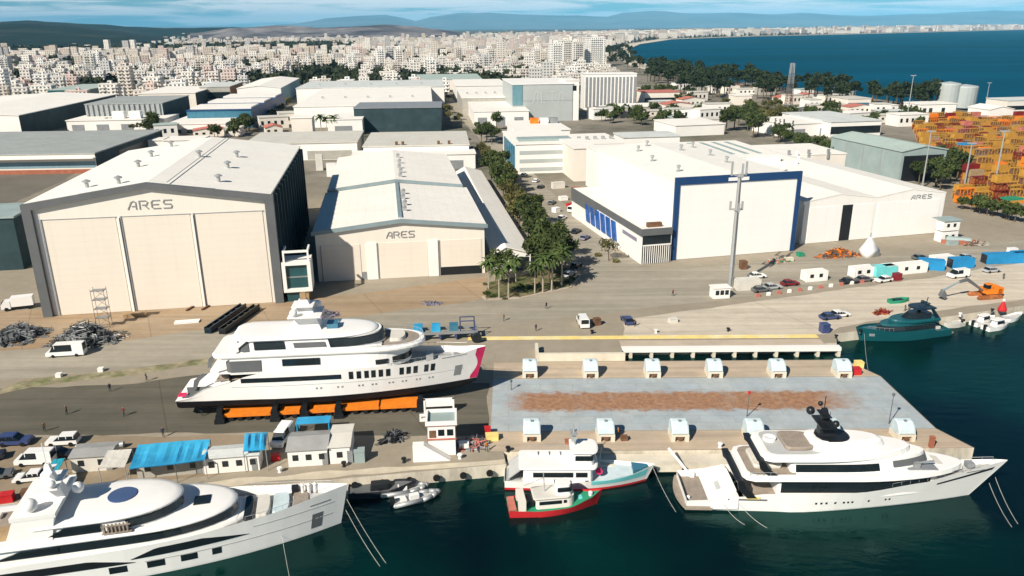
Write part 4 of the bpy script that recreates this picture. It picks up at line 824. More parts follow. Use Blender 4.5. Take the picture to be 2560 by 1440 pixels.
# tree row beside the lean-to
row((1345,668),(1318,560),6, BROAD, 1.0,1.25,'roadside_tree','dark broadleaf tree in the road row beside the lean-to','roadside broadleaf trees',.8)
row((1305,580),(1262,480),7, OLIVE, 1.05,1.35,'roadside_tree','olive-brown broadleaf tree halfway along the road row','olive roadside trees',.8)
row((1268,505),(1225,430),7, BROAD, 1.1,1.4,'roadside_tree','dark broadleaf tree in the road row behind the olive ones','far roadside trees',1.)
row((1232,428),(1200,385),4, OLIVE, .8,1.0,'roadside_tree','olive tree at the far end of the road row','end roadside trees',1.)
for px, py, s, lab in ((1352,690,1.2,'dense dark tree rising behind the palm heads'),(1398,678,1.35,'tall dense tree at the junction corner behind the palms'),(1375,650,1.2,'dark tree deep in the corner bed by the road'),(1255,702,.85,'compact dark tree at the mouth of the lean-to'),(1372,702,1.1,'middle dark tree of the junction bed')):
    plant('corner_tree', BROAD[px%3], *G(px, py), s, lab, 'tree', 'corner trees')
for k, (px, py, s) in enumerate(((1248,745,.95),(1271,744,1.0),(1222,722,.9),(1337,733,1.0),(1357,731,1.05),(1379,728,1.1),(1404,716,1.15),(1238,700,.85),(1290,705,.8))):
    plant('palm_tree', PALMS[k%3], *G(px, py), s, 'pale-trunked palm in the planted bed by the hall corner' if k in (0,1,2,7,8) else 'tall pale-trunked palm at the junction kerb', 'palm', 'palms in the planted bed' if k in (0,1,2,7,8) else 'palms by the junction kerb')
def shrub_mesh(seed, r_, n, leaf, ls):
    r = random.Random(seed); c = MB()
    for k in range(n):
        d = Vector((r.gauss(0,1), r.gauss(0,1), abs(r.gauss(0,1)))).normalized()*r_*r.random()**.4; d.z *= .8; quad(c, d, ls*r.uniform(.6,1.3), r)
    s = MB(); [s.tube((0,0,-.1), (r.uniform(-.5,.5)*r_, r.uniform(-.5,.5)*r_, r_*.5), .05, 5) for k in range(5)]
    return s.mesh('stem', [M['trunk']]), c.mesh('foliage', [leaf])
SHR = [shrub_mesh(1, 1.3, 150, LEAF, .28), shrub_mesh(2, 1.2, 120, LEAFO, .28), shrub_mesh(3, 1.6, 150, LEAFO, .3)]
def shrub(px, py, s, k, lab, grp=None):
    t = thing('shrub', lab, 'shrub', G3(px, py), rnd.random()*6, grp); t.scale = (s,)*3
    for nm, me in zip(('stem','foliage'), SHR[k]): o = bpy.data.objects.new(nm, me); C.objects.link(o); o.parent = t
for px, py in ((1216,735),(1232,742),(1262,748),(1292,738),(1312,730),(1322,722),(1345,725),(1368,722),(1392,716),(1418,706),(1430,698),(1212,712),(1300,716)): shrub(px, py, rnd.uniform(.5,.8), rnd.choice((0,0,1)), 'low green shrub under the palms', 'shrubs under the palms')
plant('yard_tree', make_tree(6.5, 3.2, LEAFO, 30, 420, .34, .3), *G(1522,652), 1.0, 'sparse olive tree by the annex with the slatted front', 'tree', None)
for px, py, lab in ((1495,640,'brown shrub clump beside the sparse olive tree'),(1540,655,'round shrub on the annex corner')): shrub(px, py, 1.0, 1, lab)
# mid-distance greenery
row((235,325),(300,318),4, SMALLB,.7,.9,'tree','dark tree against the long shaded warehouse wall','trees by the shaded warehouse wall'); row((330,328),(400,322),5, SMALLO,.5,.7,'tree','small olive tree in front of the low white store','trees by the low white store')
patch([(372,345),(410,345),(400,320),(372,325)],3, BROAD,1.0,1.3,'tree','bushy tree between low white stores','bushy trees between the white stores'); patch([(520,348),(620,346),(640,318),(540,322)],10, SMALLB,.8,1.2,'tree','dark tree in the yard behind the tallest shed','trees behind the tallest shed',)
patch([(555,292),(640,290),(690,262),(640,255),(600,280)],10, SMALLB,.8,1.1,'tree','tree between the blue striped shed and the broadest warehouse','trees by the blue striped shed'); row((880,322),(1110,322),12, SMALLB,.7,1.0,'tree','dark tree in front of the dark-fronted building','trees before the dark front')
row((800,338),(840,336),3, PALMS,1.2,1.4,'palm_tree','palm beside the white annex of the broadest warehouse','palms by the white annex',cat='palm'); patch([(1130,330),(1165,330),(1130,250),(1105,225),(1095,228)],9, SMALLO,.6,.9,'tree','olive tree along the far boulevard','boulevard trees')
patch([(1195,365),(1240,362),(1255,320),(1205,322)],6, BROAD,1.0,1.35,'tree','bushy tree at the bend in front of the teal-windowed office','trees by the teal-windowed office')
patch([(1805,350),(1900,345),(1890,300),(1815,305)],9, BROAD,1.4,1.8,'tree','bushy green tree in the clump behind the rear white hall','clump behind the rear hall'); row((1935,352),(2090,412),11, BROAD,.9,1.2,'tree','dark tree in the row along the edge of the twin-gabled hall','row along the twin-gabled hall',2)
row((1925,345),(1985,352),4, CYP,.9,1.2,'cypress','slim dark cypress at the end of the edge row','cypresses by the edge row'); patch([(2275,470),(2400,485),(2400,430),(2290,425)],9, BROAD,1.0,1.4,'tree','broad tree screening the container yard','trees screening the container yard')
row((2400,520),(2555,560),13, SMALLB,.55,.8,'tree','dark tree along the container yard fence','trees along the container fence',1.5)
patch([(1480,305),(1700,322),(1700,285),(1500,282)],26, SMALLB,.8,1.2,'tree','dark tree among the offices behind the rear hall','trees among the offices'); patch([(1580,262),(1720,270),(1740,235),(1600,232)],24, SMALLB,.9,1.3,'tree','tree around the red-roofed villa','trees around the villa')
patch([(1430,260),(1475,262),(1480,215),(1440,218)],7, SMALLB,.9,1.2,'tree','tree between the glass block and the hotel','trees by the glass block')
patch([(1610,205),(1700,240),(2150,272),(2130,240),(1900,214),(1720,186),(1630,168)],175, PINES,1.1,1.6,'pine_tree','dark seaside pine in the coastal wood','seaside pines',cat='pine'); patch([(2170,272),(2345,282),(2340,262),(2180,258)],26, PINES,1.0,1.5,'pine_tree','dark pine in the clump before the pale silos','pines by the silos',cat='pine')
patch([(1500,172),(1625,188),(1605,150),(1560,118),(1520,120)],48, PINES,1.0,1.4,'pine_tree','pine along the beach end of the city','beach pines',cat='pine'); patch([(860,205),(1040,206),(960,192),(870,188)],14, SMALLB,1.0,1.4,'tree','dark tree in the park strip before the apartment rows','park strip trees')
patch([(1960,318),(2300,326),(2310,285),(2000,280)],24, SMALLB,.8,1.2,'tree','dark tree between the lattice tower and the fuel silos','trees near the lattice tower'); patch([(1700,300),(1960,312),(1960,272),(1720,262)],20, SMALLO,.8,1.2,'tree','olive tree in the gardens before the lattice tower','garden trees before the lattice tower'); patch([(640,300),(735,296),(730,240),(660,232)],10, SMALLO,.7,1.,'tree','olive tree in the yard beside the broadest warehouse','yard trees by the broadest warehouse')
# trees too far to tell apart
r = random.Random(9); b = MB(); n = 0
while n < 5200:
    py = r.uniform(82, 225); px = r.uniform(-40, 1600); x, y = G(px, py); s = r.uniform(3.5, 6.5)*(1+y*.00012)
    if in_shed(x, y, 8) or x > shore_x(y)-14 or y < 640: continue
    belt = 2200 < y < 2750+px*.4 and 30 < px < 900
    if not belt and mno.noise(Vector((x*.0035, y*.0035, 11.0))) < (-.04 if y < 2000 else .06): continue
    n += 1
    for k in range(9 if y < 2000 else 6):
        quad(b, Vector((x+r.gauss(0,.5)*s, y+r.gauss(0,.5)*s, s*r.uniform(.3,1.5))), s*r.uniform(.45,.75), r)
for k in range(1500):
    px = r.uniform(-30, 900); x, y = G(px, r.uniform(112, 126)-max(0,px-500)*.012); s = r.uniform(6, 9)
    for j in range(5): quad(b, Vector((x+r.gauss(0,.6)*s, y+r.gauss(0,.6)*s, s*r.uniform(.3,1.4))), s*r.uniform(.6,.9), r)
for k in range(900):
    px = r.uniform(1590, 2300); x, y = G(px, 86+(1-(px-1590)/700)*18*r.random()); s = r.uniform(6, 10)
    if x > shore_x(y)-30: continue
    for j in range(5): quad(b, Vector((x+r.gauss(0,1)*s, y+r.gauss(0,1)*s, s*r.uniform(.3,1.2))), s*r.uniform(.6,1), r)
kind(b.build('distant_woods', leafmat('leaf_far', ((.022,.036,.018), (.07,.08,.038)))), 'stuff')
# ================================================================ BOATS
def hull_stations(L, B, sheer, rake, stern_w=.86, bow_p=2.2, fine=.45, n=26, wl=.72):
    """sheer: [(t, z)]; returns per-station (t, half beam deck, half beam waterline, z deck)"""
    st = []
    for i in range(n+1):
        t = i/n; t = 1-(1-t)**1.25 if t > .5 else t*(1-(.5)**1.25)/.5
        hb = B/2*((stern_w+(1-stern_w)*min(1, t/.3)) if t < .3 else (1 if t < fine else max(0, 1-((t-fine)/(1-fine))**bow_p)))
        hw = B/2*((stern_w*.97+(1-stern_w)*min(1, t/.3)) if t < .3 else (1 if t < fine-.08 else max(0, 1-((t-fine+.08)/(1-fine+.08))**(bow_p*wl))))*.97
        for (a, za), (c, zc) in zip(sheer, sheer[1:]):
            if a <= t <= c: u = (t-a)/(c-a) if c > a else 0; zd = za+(zc-za)*(u*u*(3-2*u)); break
        st.append((t, max(hb, .04), max(hw, .03), zd))
    return st
def hull_mesh(L, B, sheer, rake, draft, mats, boot=.35, **k):
    """loft of stations: keel, bilge, waterline, boot top, topside, rail. mats: hull, bottom, band"""
    st = hull_stations(L, B, sheer, rake, **k); b = MB(); rings = []
    for t, hb, hw, zd in st:
        def X(z):
            f = max(0, min(1.05, (z+draft*.6)/(sheer[-1][1]+draft*.6))); return t*(L-rake*(1-f)*max(0, (t-.45)/.55)**1.5)
        kd = draft*(1-max(0, (t-.86)/.14)**2*.8)
        half = [(0.0, -kd), (hw*.55, -kd*.9), (hw*.93, -kd*.45), (hw, 0), (hw+(hb-hw)*.12, boot), (hw+(hb-hw)*.55, boot+(zd-boot)*.5), (hb, zd)]
        ring = [(X(z), -y, z) for y, z in reversed(half)]+[(X(z), y, z) for y, z in half[1:]]
        rings.append(ring)
    n = len(rings[0]); vs = [p for r in rings for p in r]; fs = []; ms = []
    for i in range(len(rings)-1):
        for j in range(n-1):
            fs.append((i*n+j, i*n+j+1, (i+1)*n+j+1, (i+1)*n+j)); q = min(j, n-2-j); ms.append(0 if q < 2 else (2 if q == 2 else 1))
    fs.append(tuple(range(n-1, -1, -1))); ms.append(0)
    b.add(vs, fs, ms); return b, st
def deck_mesh(st, L, z_off, inset=.25, t0=0.0, t1=1.0, m=0, zf=None):
    b = MB(); P = []
    for t, hb, hw, zd in st:
        if t < t0 or t > t1: continue
        y = max(.01, hb-inset); z = (zd if zf is None else zf(t))-z_off; P.append((t*L-.1, y, z))
    vs = [(x, -y, z) for x, y, z in P]+[(x, y, z) for x, y, z in P]; n = len(P)
    b.add(vs, [(i, i+1, n+i+1, n+i) for i in range(n-1)], m); return b
def plan(x0, x1, w, rf, ra=.6, n=9, pw=2.3):
    """deck outline: parallel sides, superelliptic nose rf long, rounded stern corners ra"""
    P = [(x0, -w+ra*.9), (x0+ra*.3, -w+ra*.3), (x0+ra, -w), (x0+(x1-rf-x0)*.5, -w)]
    for i in range(n+1):
        a = math.pi/2*i/n; P.append((x1-rf+rf*abs(math.sin(a))**(2/pw), -w*abs(math.cos(a))**(2/pw)))
    return P+[(x, -y) for x, y in reversed(P[:-1])]
def grow(P, d):
    cx = (min(p[0] for p in P)+max(p[0] for p in P))/2; hx = (max(p[0] for p in P)-min(p[0] for p in P))/2; hy = max(abs(p[1]) for p in P)
    return [(cx+(x-cx)*(1+d/hx), y*(1+d/hy)) for x, y in P]
def tier(b, P, z0, z1, inset=.0, m=0, lean=0.0):
    Q = grow(P, -inset); return b.loft([[(x, y, z0) for x, y in P], [(x-lean, y, z1) for x, y in Q]], m)
def slab(b, P, z0, z1, m=0, mtop=None, r=.12):
    zm = (z0+z1)/2; return b.loft([[(x,y,z0) for x,y in grow(P,-r)], [(x,y,zm-(z1-z0)*.2) for x,y in P], [(x,y,zm+(z1-z0)*.2) for x,y in P], [(x,y,z1) for x,y in grow(P,-r*1.5)]], m, mcap=mtop)
class Pair:
    def __init__(s, *a): s.a = a
    def build(s, name, m, parent=None): return [x.build(name, m, parent) for x in s.a if x.f][0]
def band(P, z0, z1, xa, xb, d=.04, lean=0.0, inset=0.0):
    if xb >= max(p[0] for p in P)-.4: return _band(P, z0, z1, xa, xb, d, lean, inset)
    return Pair(_band(P, z0, z1, xa, xb, d, lean, inset, 's'), _band(P, z0, z1, xa, xb, d, lean, inset, 'p'))
def _band(P, z0, z1, xa, xb, d=.04, lean=0.0, inset=0.0, sides=None):
    """window strip wrapped on a tier between stations xa..xb (measured along x)"""
    b = MB(); A = grow(P, d); B_ = grow(P, d-inset); n = len(P); C_ = grow(P, -.12)
    def cut(p, q):
        (xa_, ya), (xb_, yb) = p, q
        if xa_ > xb_: r = cut(q, p); return None if r is None else (r[1], r[0])
        if xb_ <= xa or xa_ >= xb: return None
        u = max(0, (xa-xa_)/(xb_-xa_) if xb_ > xa_ else 0); v = min(1, (xb-xa_)/(xb_-xa_) if xb_ > xa_ else 1); return (u, v)
    for i in range(n):
        j = (i+1) % n
        if A[i][0] <= min(p[0] for p in A)+1e-6 and A[j][0] <= min(p[0] for p in A)+1e-6: continue
        if sides == 's' and (A[i][1] > .01 or A[j][1] > .01) or sides == 'p' and (A[i][1] < -.01 or A[j][1] < -.01): continue
        c = cut(A[i], A[j])
        if c is None: continue
        u, v = c; L_ = lambda R, s: (R[i][0]+(R[j][0]-R[i][0])*s, R[i][1]+(R[j][1]-R[i][1])*s)
        a0, a1, t0, t1, i0, i1 = L_(A,u), L_(A,v), L_(B_,u), L_(B_,v), L_(C_,u), L_(C_,v)
        vs = [(*a0,z0),(*a1,z0),(t1[0]-lean,t1[1],z1),(t0[0]-lean,t0[1],z1),(*i0,z0),(*i1,z0),(i1[0]-lean,i1[1],z1),(i0[0]-lean,i0[1],z1)]
        b.add(vs, [(0,1,2,3),(4,7,6,5),(0,4,5,1),(3,2,6,7),(0,3,7,4),(1,5,6,2)])
    return b
def hullstrip(st, L, zs, xa, xb, off=.03, n=14, side=-1, B=None, rake=3., sheer_top=6., draft=2., boot=.35, slant=0.0):
    """patch that lies on the topside between heights zs(x) from xa to xb"""
    def at(x, z):
        t = x/L
        for s0, s1 in zip(st, st[1:]):
            if s0[0] <= t <= s1[0]: u = (t-s0[0])/(s1[0]-s0[0]); hb = s0[1]+(s1[1]-s0[1])*u; hw = s0[2]+(s1[2]-s0[2])*u; zd = s0[3]+(s1[3]-s0[3])*u; break
        f = (z-boot)/(zd-boot); zz = max(0, min(1, f))
        y = hw+(hb-hw)*(.12+(.43*zz/.5 if zz < .5 else .43+.45*(zz-.5)/.5))
        fr = max(0, min(1.05, (z+draft*.6)/(sheer_top+draft*.6))); X = t*(L-rake*(1-fr)*max(0, (t-.45)/.55)**1.5)
        return (X, side*(y+off), z)
    b = MB(); vs = []
    for i in range(n+1):
        u = i/n; z0, z1 = zs(u) if callable(zs) else zs
        vs += [at(xa+(xb-xa)*u, z0), at(xa+(xb-xa)*u+slant, z1)]
    inn = [(x, y-side*.15, z) for x, y, z in vs]; m_ = len(vs)
    fs = [(2*i, 2*i+2, 2*i+3, 2*i+1) for i in range(n)]+[(2*i, m_+2*i, m_+2*i+2, 2*i+2) for i in range(n)]+[(2*i+1, 2*i+3, m_+2*i+3, m_+2*i+1) for i in range(n)]+[(0, 1, m_+1, m_), (2*n, m_+2*n, m_+2*n+1, 2*n+1)]
    b.add(vs+inn, fs); return b
def rail(pts, h, parent, name='railing', r=.035, every=1):
    b = MB(); top = [(x, y, z+h) for x, y, z in pts]; b.path(top, r, 5)
    for p, q in zip(pts[::every], top[::every]): b.tube(p, q, r*.8, 4)
    return b.build(name, M['galv'], parent)
def bow_rail(st, L, t0, t1, inset, h, parent, drop=0.0):
    for side in (-1, 1):
        pts = []
        for k in range(13):
            t_ = t0+(t1-t0)*k/12
            for s0, s1 in zip(st, st[1:]):
                if s0[0] <= t_ <= s1[0]+1e-9: u = (t_-s0[0])/(s1[0]-s0[0]); pts.append((t_*L-.1, side*max(.05, s0[1]+(s1[1]-s0[1])*u-inset), s0[3]+(s1[3]-s0[3])*u-drop)); break
        rail(pts, h, parent, 'railing', .03)
def dome(b, x, y, z, r, m=0): b.ball((x, y, z), r, 10, 7, m)
GEL = M['white_gel']
# ---------------------------------------------------------------- yacht A: on the transporter
def yacht_ashore():
    L, B = 50.0, 9.4; ax = rad(5.4)
    t = thing('motor_yacht', 'white motor yacht standing ashore on orange transporters, magenta wrapping on bow and stern', 'yacht', (-54.3,115.4,3.3), ax)
    sheer = [(0,.35),(.045,.75),(.11,2.5),(.17,3.3),(.26,4.75),(.55,4.9),(.80,5.0),(.9,5.3),(1,5.9)]
    kw = dict(stern_w=.9, bow_p=2.3, fine=.52)
    hb, st = hull_mesh(L, B, sheer, 2.0, 2.1, None, .15, **kw); h = hb.build('hull', [GEL, M['antifoul'], M['antifoul']], t)
    hs = lambda zs, xa, xb, **q: hullstrip(st, L, zs, xa, xb, rake=2.0, sheer_top=5.9, draft=2.1, boot=.15, **q)
    hs((3.15,3.95), 10.6, 26.4).build('saloon_window', M['dark_glass'], h)
    for x0 in (27.6,28.85,30.1, 31.2,32.4,33.6, 35.8,36.95,38.1, 39.9,41.0):
        hs((3.0,4.35) , x0, x0+.72, n=2).build('window', M['dark_glass'], h)
    for x0 in (22.2,22.9, 25.6,26.3, 29.0,29.6, 31.2,31.8, 34,34.6, 36.2,36.8, 38.6,39.2, 40.8,41.4): hs((1.55,1.85), x0, x0+.3, n=1).build('porthole', M['steel_grey'], h)
    hs((1.3,3.2), 45.3, 46.6, n=3).build('anchor_pocket', M['steel_grey'], h)
    hs((5.0,5.15), 42.8, 47.0, n=4).build('hawse_line', M['steel_grey'], h)
    # magenta film on stem and stern quarter
    f = MB()
    for side in (-1, 1):
        R = []
        for j in range(10):
            z = .25+5.55*j/9; t0 = .970+.016*math.sin(math.pi*min(1, max(0, (j-1)/6)))
            row_ = []
            for i in range(6):
                t_ = t0+(1.0-t0)*i/5
                for s0, s1 in zip(st, st[1:]):
                    if s0[0] <= t_ <= s1[0]+1e-9: u = (t_-s0[0])/(s1[0]-s0[0]); hb_ = s0[1]+(s1[1]-s0[1])*u; hw_ = s0[2]+(s1[2]-s0[2])*u; zd = s0[3]+(s1[3]-s0[3])*u; break
                zz = max(0, min(1, (z-.15)/(zd-.15))); y = hw_+(hb_-hw_)*(.12+(.43*zz/.5 if zz < .5 else .43+.45*(zz-.5)/.5)); fr = max(0, min(1.05, (z+2.1*.6)/(5.9+2.1*.6)))
                row_.append((t_*(L-2.0*(1-fr)*max(0, (t_-.45)/.55)**1.5)+.05, side*(y+.05), z))
            R.append(row_)
        f.loft(R, 0, False, False, False)
    f.build('bow_wrap', M['magenta'], t)
    f = MB(); f.add([(.2,-3.9,1.0),(1.6,-4.25,1.15),(2.1,-4.3,1.9),(.9,-4.1,1.8)], [(0,1,2,3)]); f.add([(.2,-3.9,1.0),(.9,-4.1,1.8),(.9,-2.8,1.9),(.2,-2.6,1.05)], [(0,1,2,3)]); f.build('stern_wrap', M['magenta'], t)
    deck_mesh(st, L, .02, .1, 0, .2).build('aft_deck', GEL, t); deck_mesh(st, L, 1.0, .45, .66, .985).build('foredeck', M['grey_deck'], t)
    w = MB(); w.bx(40,41.2,-.9,.9,4.1,5.0).bx(44.6,45.4,-.5,.5,4.2,4.8).bx(42.2,44,.3,.9,4.1,4.4); w.build('windlass', M['galv'], t)
    # superstructure
    P1 = plan(8.5, 37.6, 4.35, 8.5, .8); b = MB(); tier(b, P1, 4.6, 7.5, .12); d1 = b.build('upper_deckhouse', GEL, t)
    band(P1, 5.75, 6.9, 17.3, 23.2, .06).build('window', M['dark_glass'], d1); band(P1, 5.2, 6.0, 32.0, 34.0, .06).build('window', M['dark_glass'], d1); band(P1, 5.2, 6.2, 34.7, 38.5, .06).build('front_window', M['dark_glass'], d1)
    band(P1, 5.0, 6.9, 5.0, 14.0, .06).build('aft_shade_band', M['frame_grey'], d1)  # grey band paints the shade inside the open aft deck
    P2 = plan(6.4, 40.0, 4.55, 9.5, 1.4); b = MB(); slab(b, P2, 7.35, 8.15); s1 = b.build('bridge_deck', [GEL], t)
    Pt = plan(33.0, 39.0, 3.3, 6.0, .3); b = MB(); slab(b, Pt, 8.16, 8.2, 0, None, .02); b.build('sun_pad', M['teak'], s1)
    b = MB(); tier(b, plan(34.2,36.8,2.0,1.5,.3), 8.2, 8.75, .1); b.build('sofa', M['canvas'], s1)
    P3 = plan(10.6, 33.6, 4.1, 8.0, .8); b = MB(); tier(b, P3, 8.1, 10.1, .3, lean=.4); d2 = b.build('bridge_deckhouse', GEL, t)
    band(P3, 8.55, 9.85, 13.2, 18.0, .05, .25, .2).build('window', M['dark_glass'], d2); band(P3, 8.7, 9.5, 19.4, 24.4, .05, .2, .12).build('window', M['frame_grey'], d2); band(P3, 8.55, 9.95, 25.0, 40, .06, .3, .2).build('wheelhouse_window', M['dark_glass'], d2)
    band(P3, 8.3, 10.0, 8, 12.4, .05, .3, .2).build('aft_shade_band', M['frame_grey'], d2)  # shade of the bridge deck's aft opening, painted as a grey band
    P4 = plan(9.4, 32.4, 4.25, 9.0, 2.2); b = MB(); b.loft([[(x,y,10.0) for x,y in grow(P4,-.3)], [(x,y,10.15) for x,y in P4], [(x,y,10.32) for x,y in grow(P4,-.1)], [(x,y,10.45) for x,y in grow(P4,-.8)], [(x,y,10.5) for x,y in grow(P4,-2.2)]], 0); b.build('roof', GEL, t, True)
    # curved stanchions on the two aft decks
    for (x, z, nm) in ((6.6,5.0,0),(9.6,7.9,1),(3.0,2.6,2)):
        for s in (-1, 1):
            q = [(x,z-.3),(x+.5,z-.3),(x+1.2,z+1.2),(x+2.6,z+2.35),(x+1.6,z+2.35),(x+.35,z+1.3)]
            c = MB().xprof(q, s*4.2-.12, s*4.2+.12); c.build('stanchion', [GEL, M['frame_grey']][nm == 2], t)
    b = MB(); slab(b, plan(5.6, 14, 4.4, .5, 1.6), 4.75, 5.0); b.build('aft_upper_deck', GEL, t)
    b = MB().bx(6.5,14,-3.6,3.6,3.35,3.45); b.build('cockpit_sole', M['teak'], t); MB().bx(8.6,8.75,-3.8,3.8,2.6,4.75).build('cockpit_door', M['dark_glass'], t)
    b = MB()
    for i in range(5):
        for s in (-1, 1): b.bx(2.8+i*.8, 3.6+i*.8, s*3.2-.7, s*3.2+.7, .5, 1.0+i*.45)
    b.build('stern_stair', GEL, t)
    b = MB().bx(2.0,5.8,-4.0,-3.86,1.0,2.6); b.build('stern_screen', M['frame_grey'], t)
    # mast
    m = MB(); m.loft([[(18.6,-1.3,10.4),(23.4,-1.3,10.4),(23.4,1.3,10.4),(18.6,1.3,10.4)], [(19.3,-.8,13),(22.4,-.8,13),(22.4,.8,13),(19.3,.8,13)], [(20.0,-.4,15.4),(21.4,-.4,15.4),(21.4,.4,15.4),(20.0,.4,15.4)]]); m.bx(18.4,23.6,-2.6,2.6,13.0,13.2); m.bx(19,22.4,-1.6,1.6,14.5,14.65); ms = m.build('mast', GEL, t)
    d = MB(); dome(d, 19.4, -2.1, 13.8, .65); d.build('radar_dome', GEL, ms, True); d = MB(); dome(d, 22.6, 2.1, 13.8, .65); d.build('radar_dome', GEL, ms, True)
    MB().bx(20.3,21.2,-.3,.3,15.4,16.5).build('mast_cap', M['timber'], ms); MB().bx(24.2,26.0,-1.0,1.0,10.45,11.3).build('roof_hatch', M['blue_glass'], t)
    bow_rail(st, L, .68, .94, .2, .7, t); rail([(p[0], p[1], 8.15) for p in grow(P2, -.3)[4:22]], .7, s1)
    hs((2.42,2.50), 9.0, 47.0, n=24).build('rub_line', M['grey_deck'], h)
    return t
yacht_ashore()
def transporter(x, y, a, L_, lab, dark=0.0):
    t = thing('transporter', lab, 'transporter', (x, y, 0), a, 'wheeled transporters under the yacht')
    MB().bx(-L_/2, L_/2, -1.4, 1.4, .75, 1.35).build('bed', M['orange_paint'], t)
    n = int(L_/1.35)
    for k in range(n):
        for s in (-1, 1):
            w = MB(); xx = -L_/2+L_*(k+.5)/n; w.ylathe([(.15,s*1.0-.35),(.42,s*1.0-.35),(.42,s*1.0+.35),(.15,s*1.0+.35)], xx, .42, 10); w.build('wheel', M['tyre'], t)
    return t
ca, sa = math.cos(rad(5.4)), math.sin(rad(5.4))
for i, (u, v, L_, lab) in enumerate(((10.5,-3.6,8.4,'longest bright orange wheeled transporter under the stern of the yacht ashore'),(17.6,-3.6,3.4,'short orange transporter between the black keel blocks'),(22.4,-3.6,5.0,'orange transporter amidships under the yacht ashore'),(29.0,-3.4,6.6,'partly shaded orange transporter just ahead of midships'),(35.2,-3.4,6.4,'rust-marked orange transporter under the fore body of the yacht'))):
    for s in (1, -1):
        if s == -1 and i not in (0, 3): continue
        transporter(-54.3+u*ca-(v*s)*sa, 115.4+u*sa+(v*s)*ca, rad(5.4), L_, lab if s == 1 else ('orange transporter hidden in shade on the far side, stern end' if i == 0 else 'orange transporter hidden in shade on the far side, bow end'))
for u, v in ((6.8,-4.6),(15.5,-4.7),(20.2,-4.7),(25.6,-4.8),(38.8,-4.0),(12.0,3.5),(30.0,3.5)):
    x, y = -54.3+u*ca-v*sa, 115.4+u*sa+v*ca; b = MB(); b.rbx(0,0,0,.7,1.6,2.4); b.rbx(0,0,.7,1.4,1.2,1.8); b.rbx(0,0,1.4,2.3,.8,1.3); o = b.build('keel_block', M['black_paint'], loc=(x,y,0), rz=rad(5.4)); tag(o, 'stepped black support block under the yacht ashore', 'support block', 'black blocks under the yacht')
o = MB().bx(0,5,-.2,.5,1.2,2.4).bx(0,.3,-.3,.6,0,2.4).bx(4.7,5,-.3,.6,0,2.4).build('white_trestle', GEL, loc=(-14.6,113.6,0), rz=rad(5.4)); tag(o, 'white trestle frame under the bow of the yacht ashore', 'trestle')
o = MB().bx(0,5,-.2,.4,0,.5).bx(0,5,-.2,.4,.9,1.1).bx(0,.3,-.2,.4,.5,.9).bx(4.7,5,-.2,.4,.5,.9).build('white_barrier', GEL, loc=(-15.0,110.9,0), rz=rad(5.4)); tag(o, 'low white barrier in front of the trestle beside the watch tower', 'barrier')
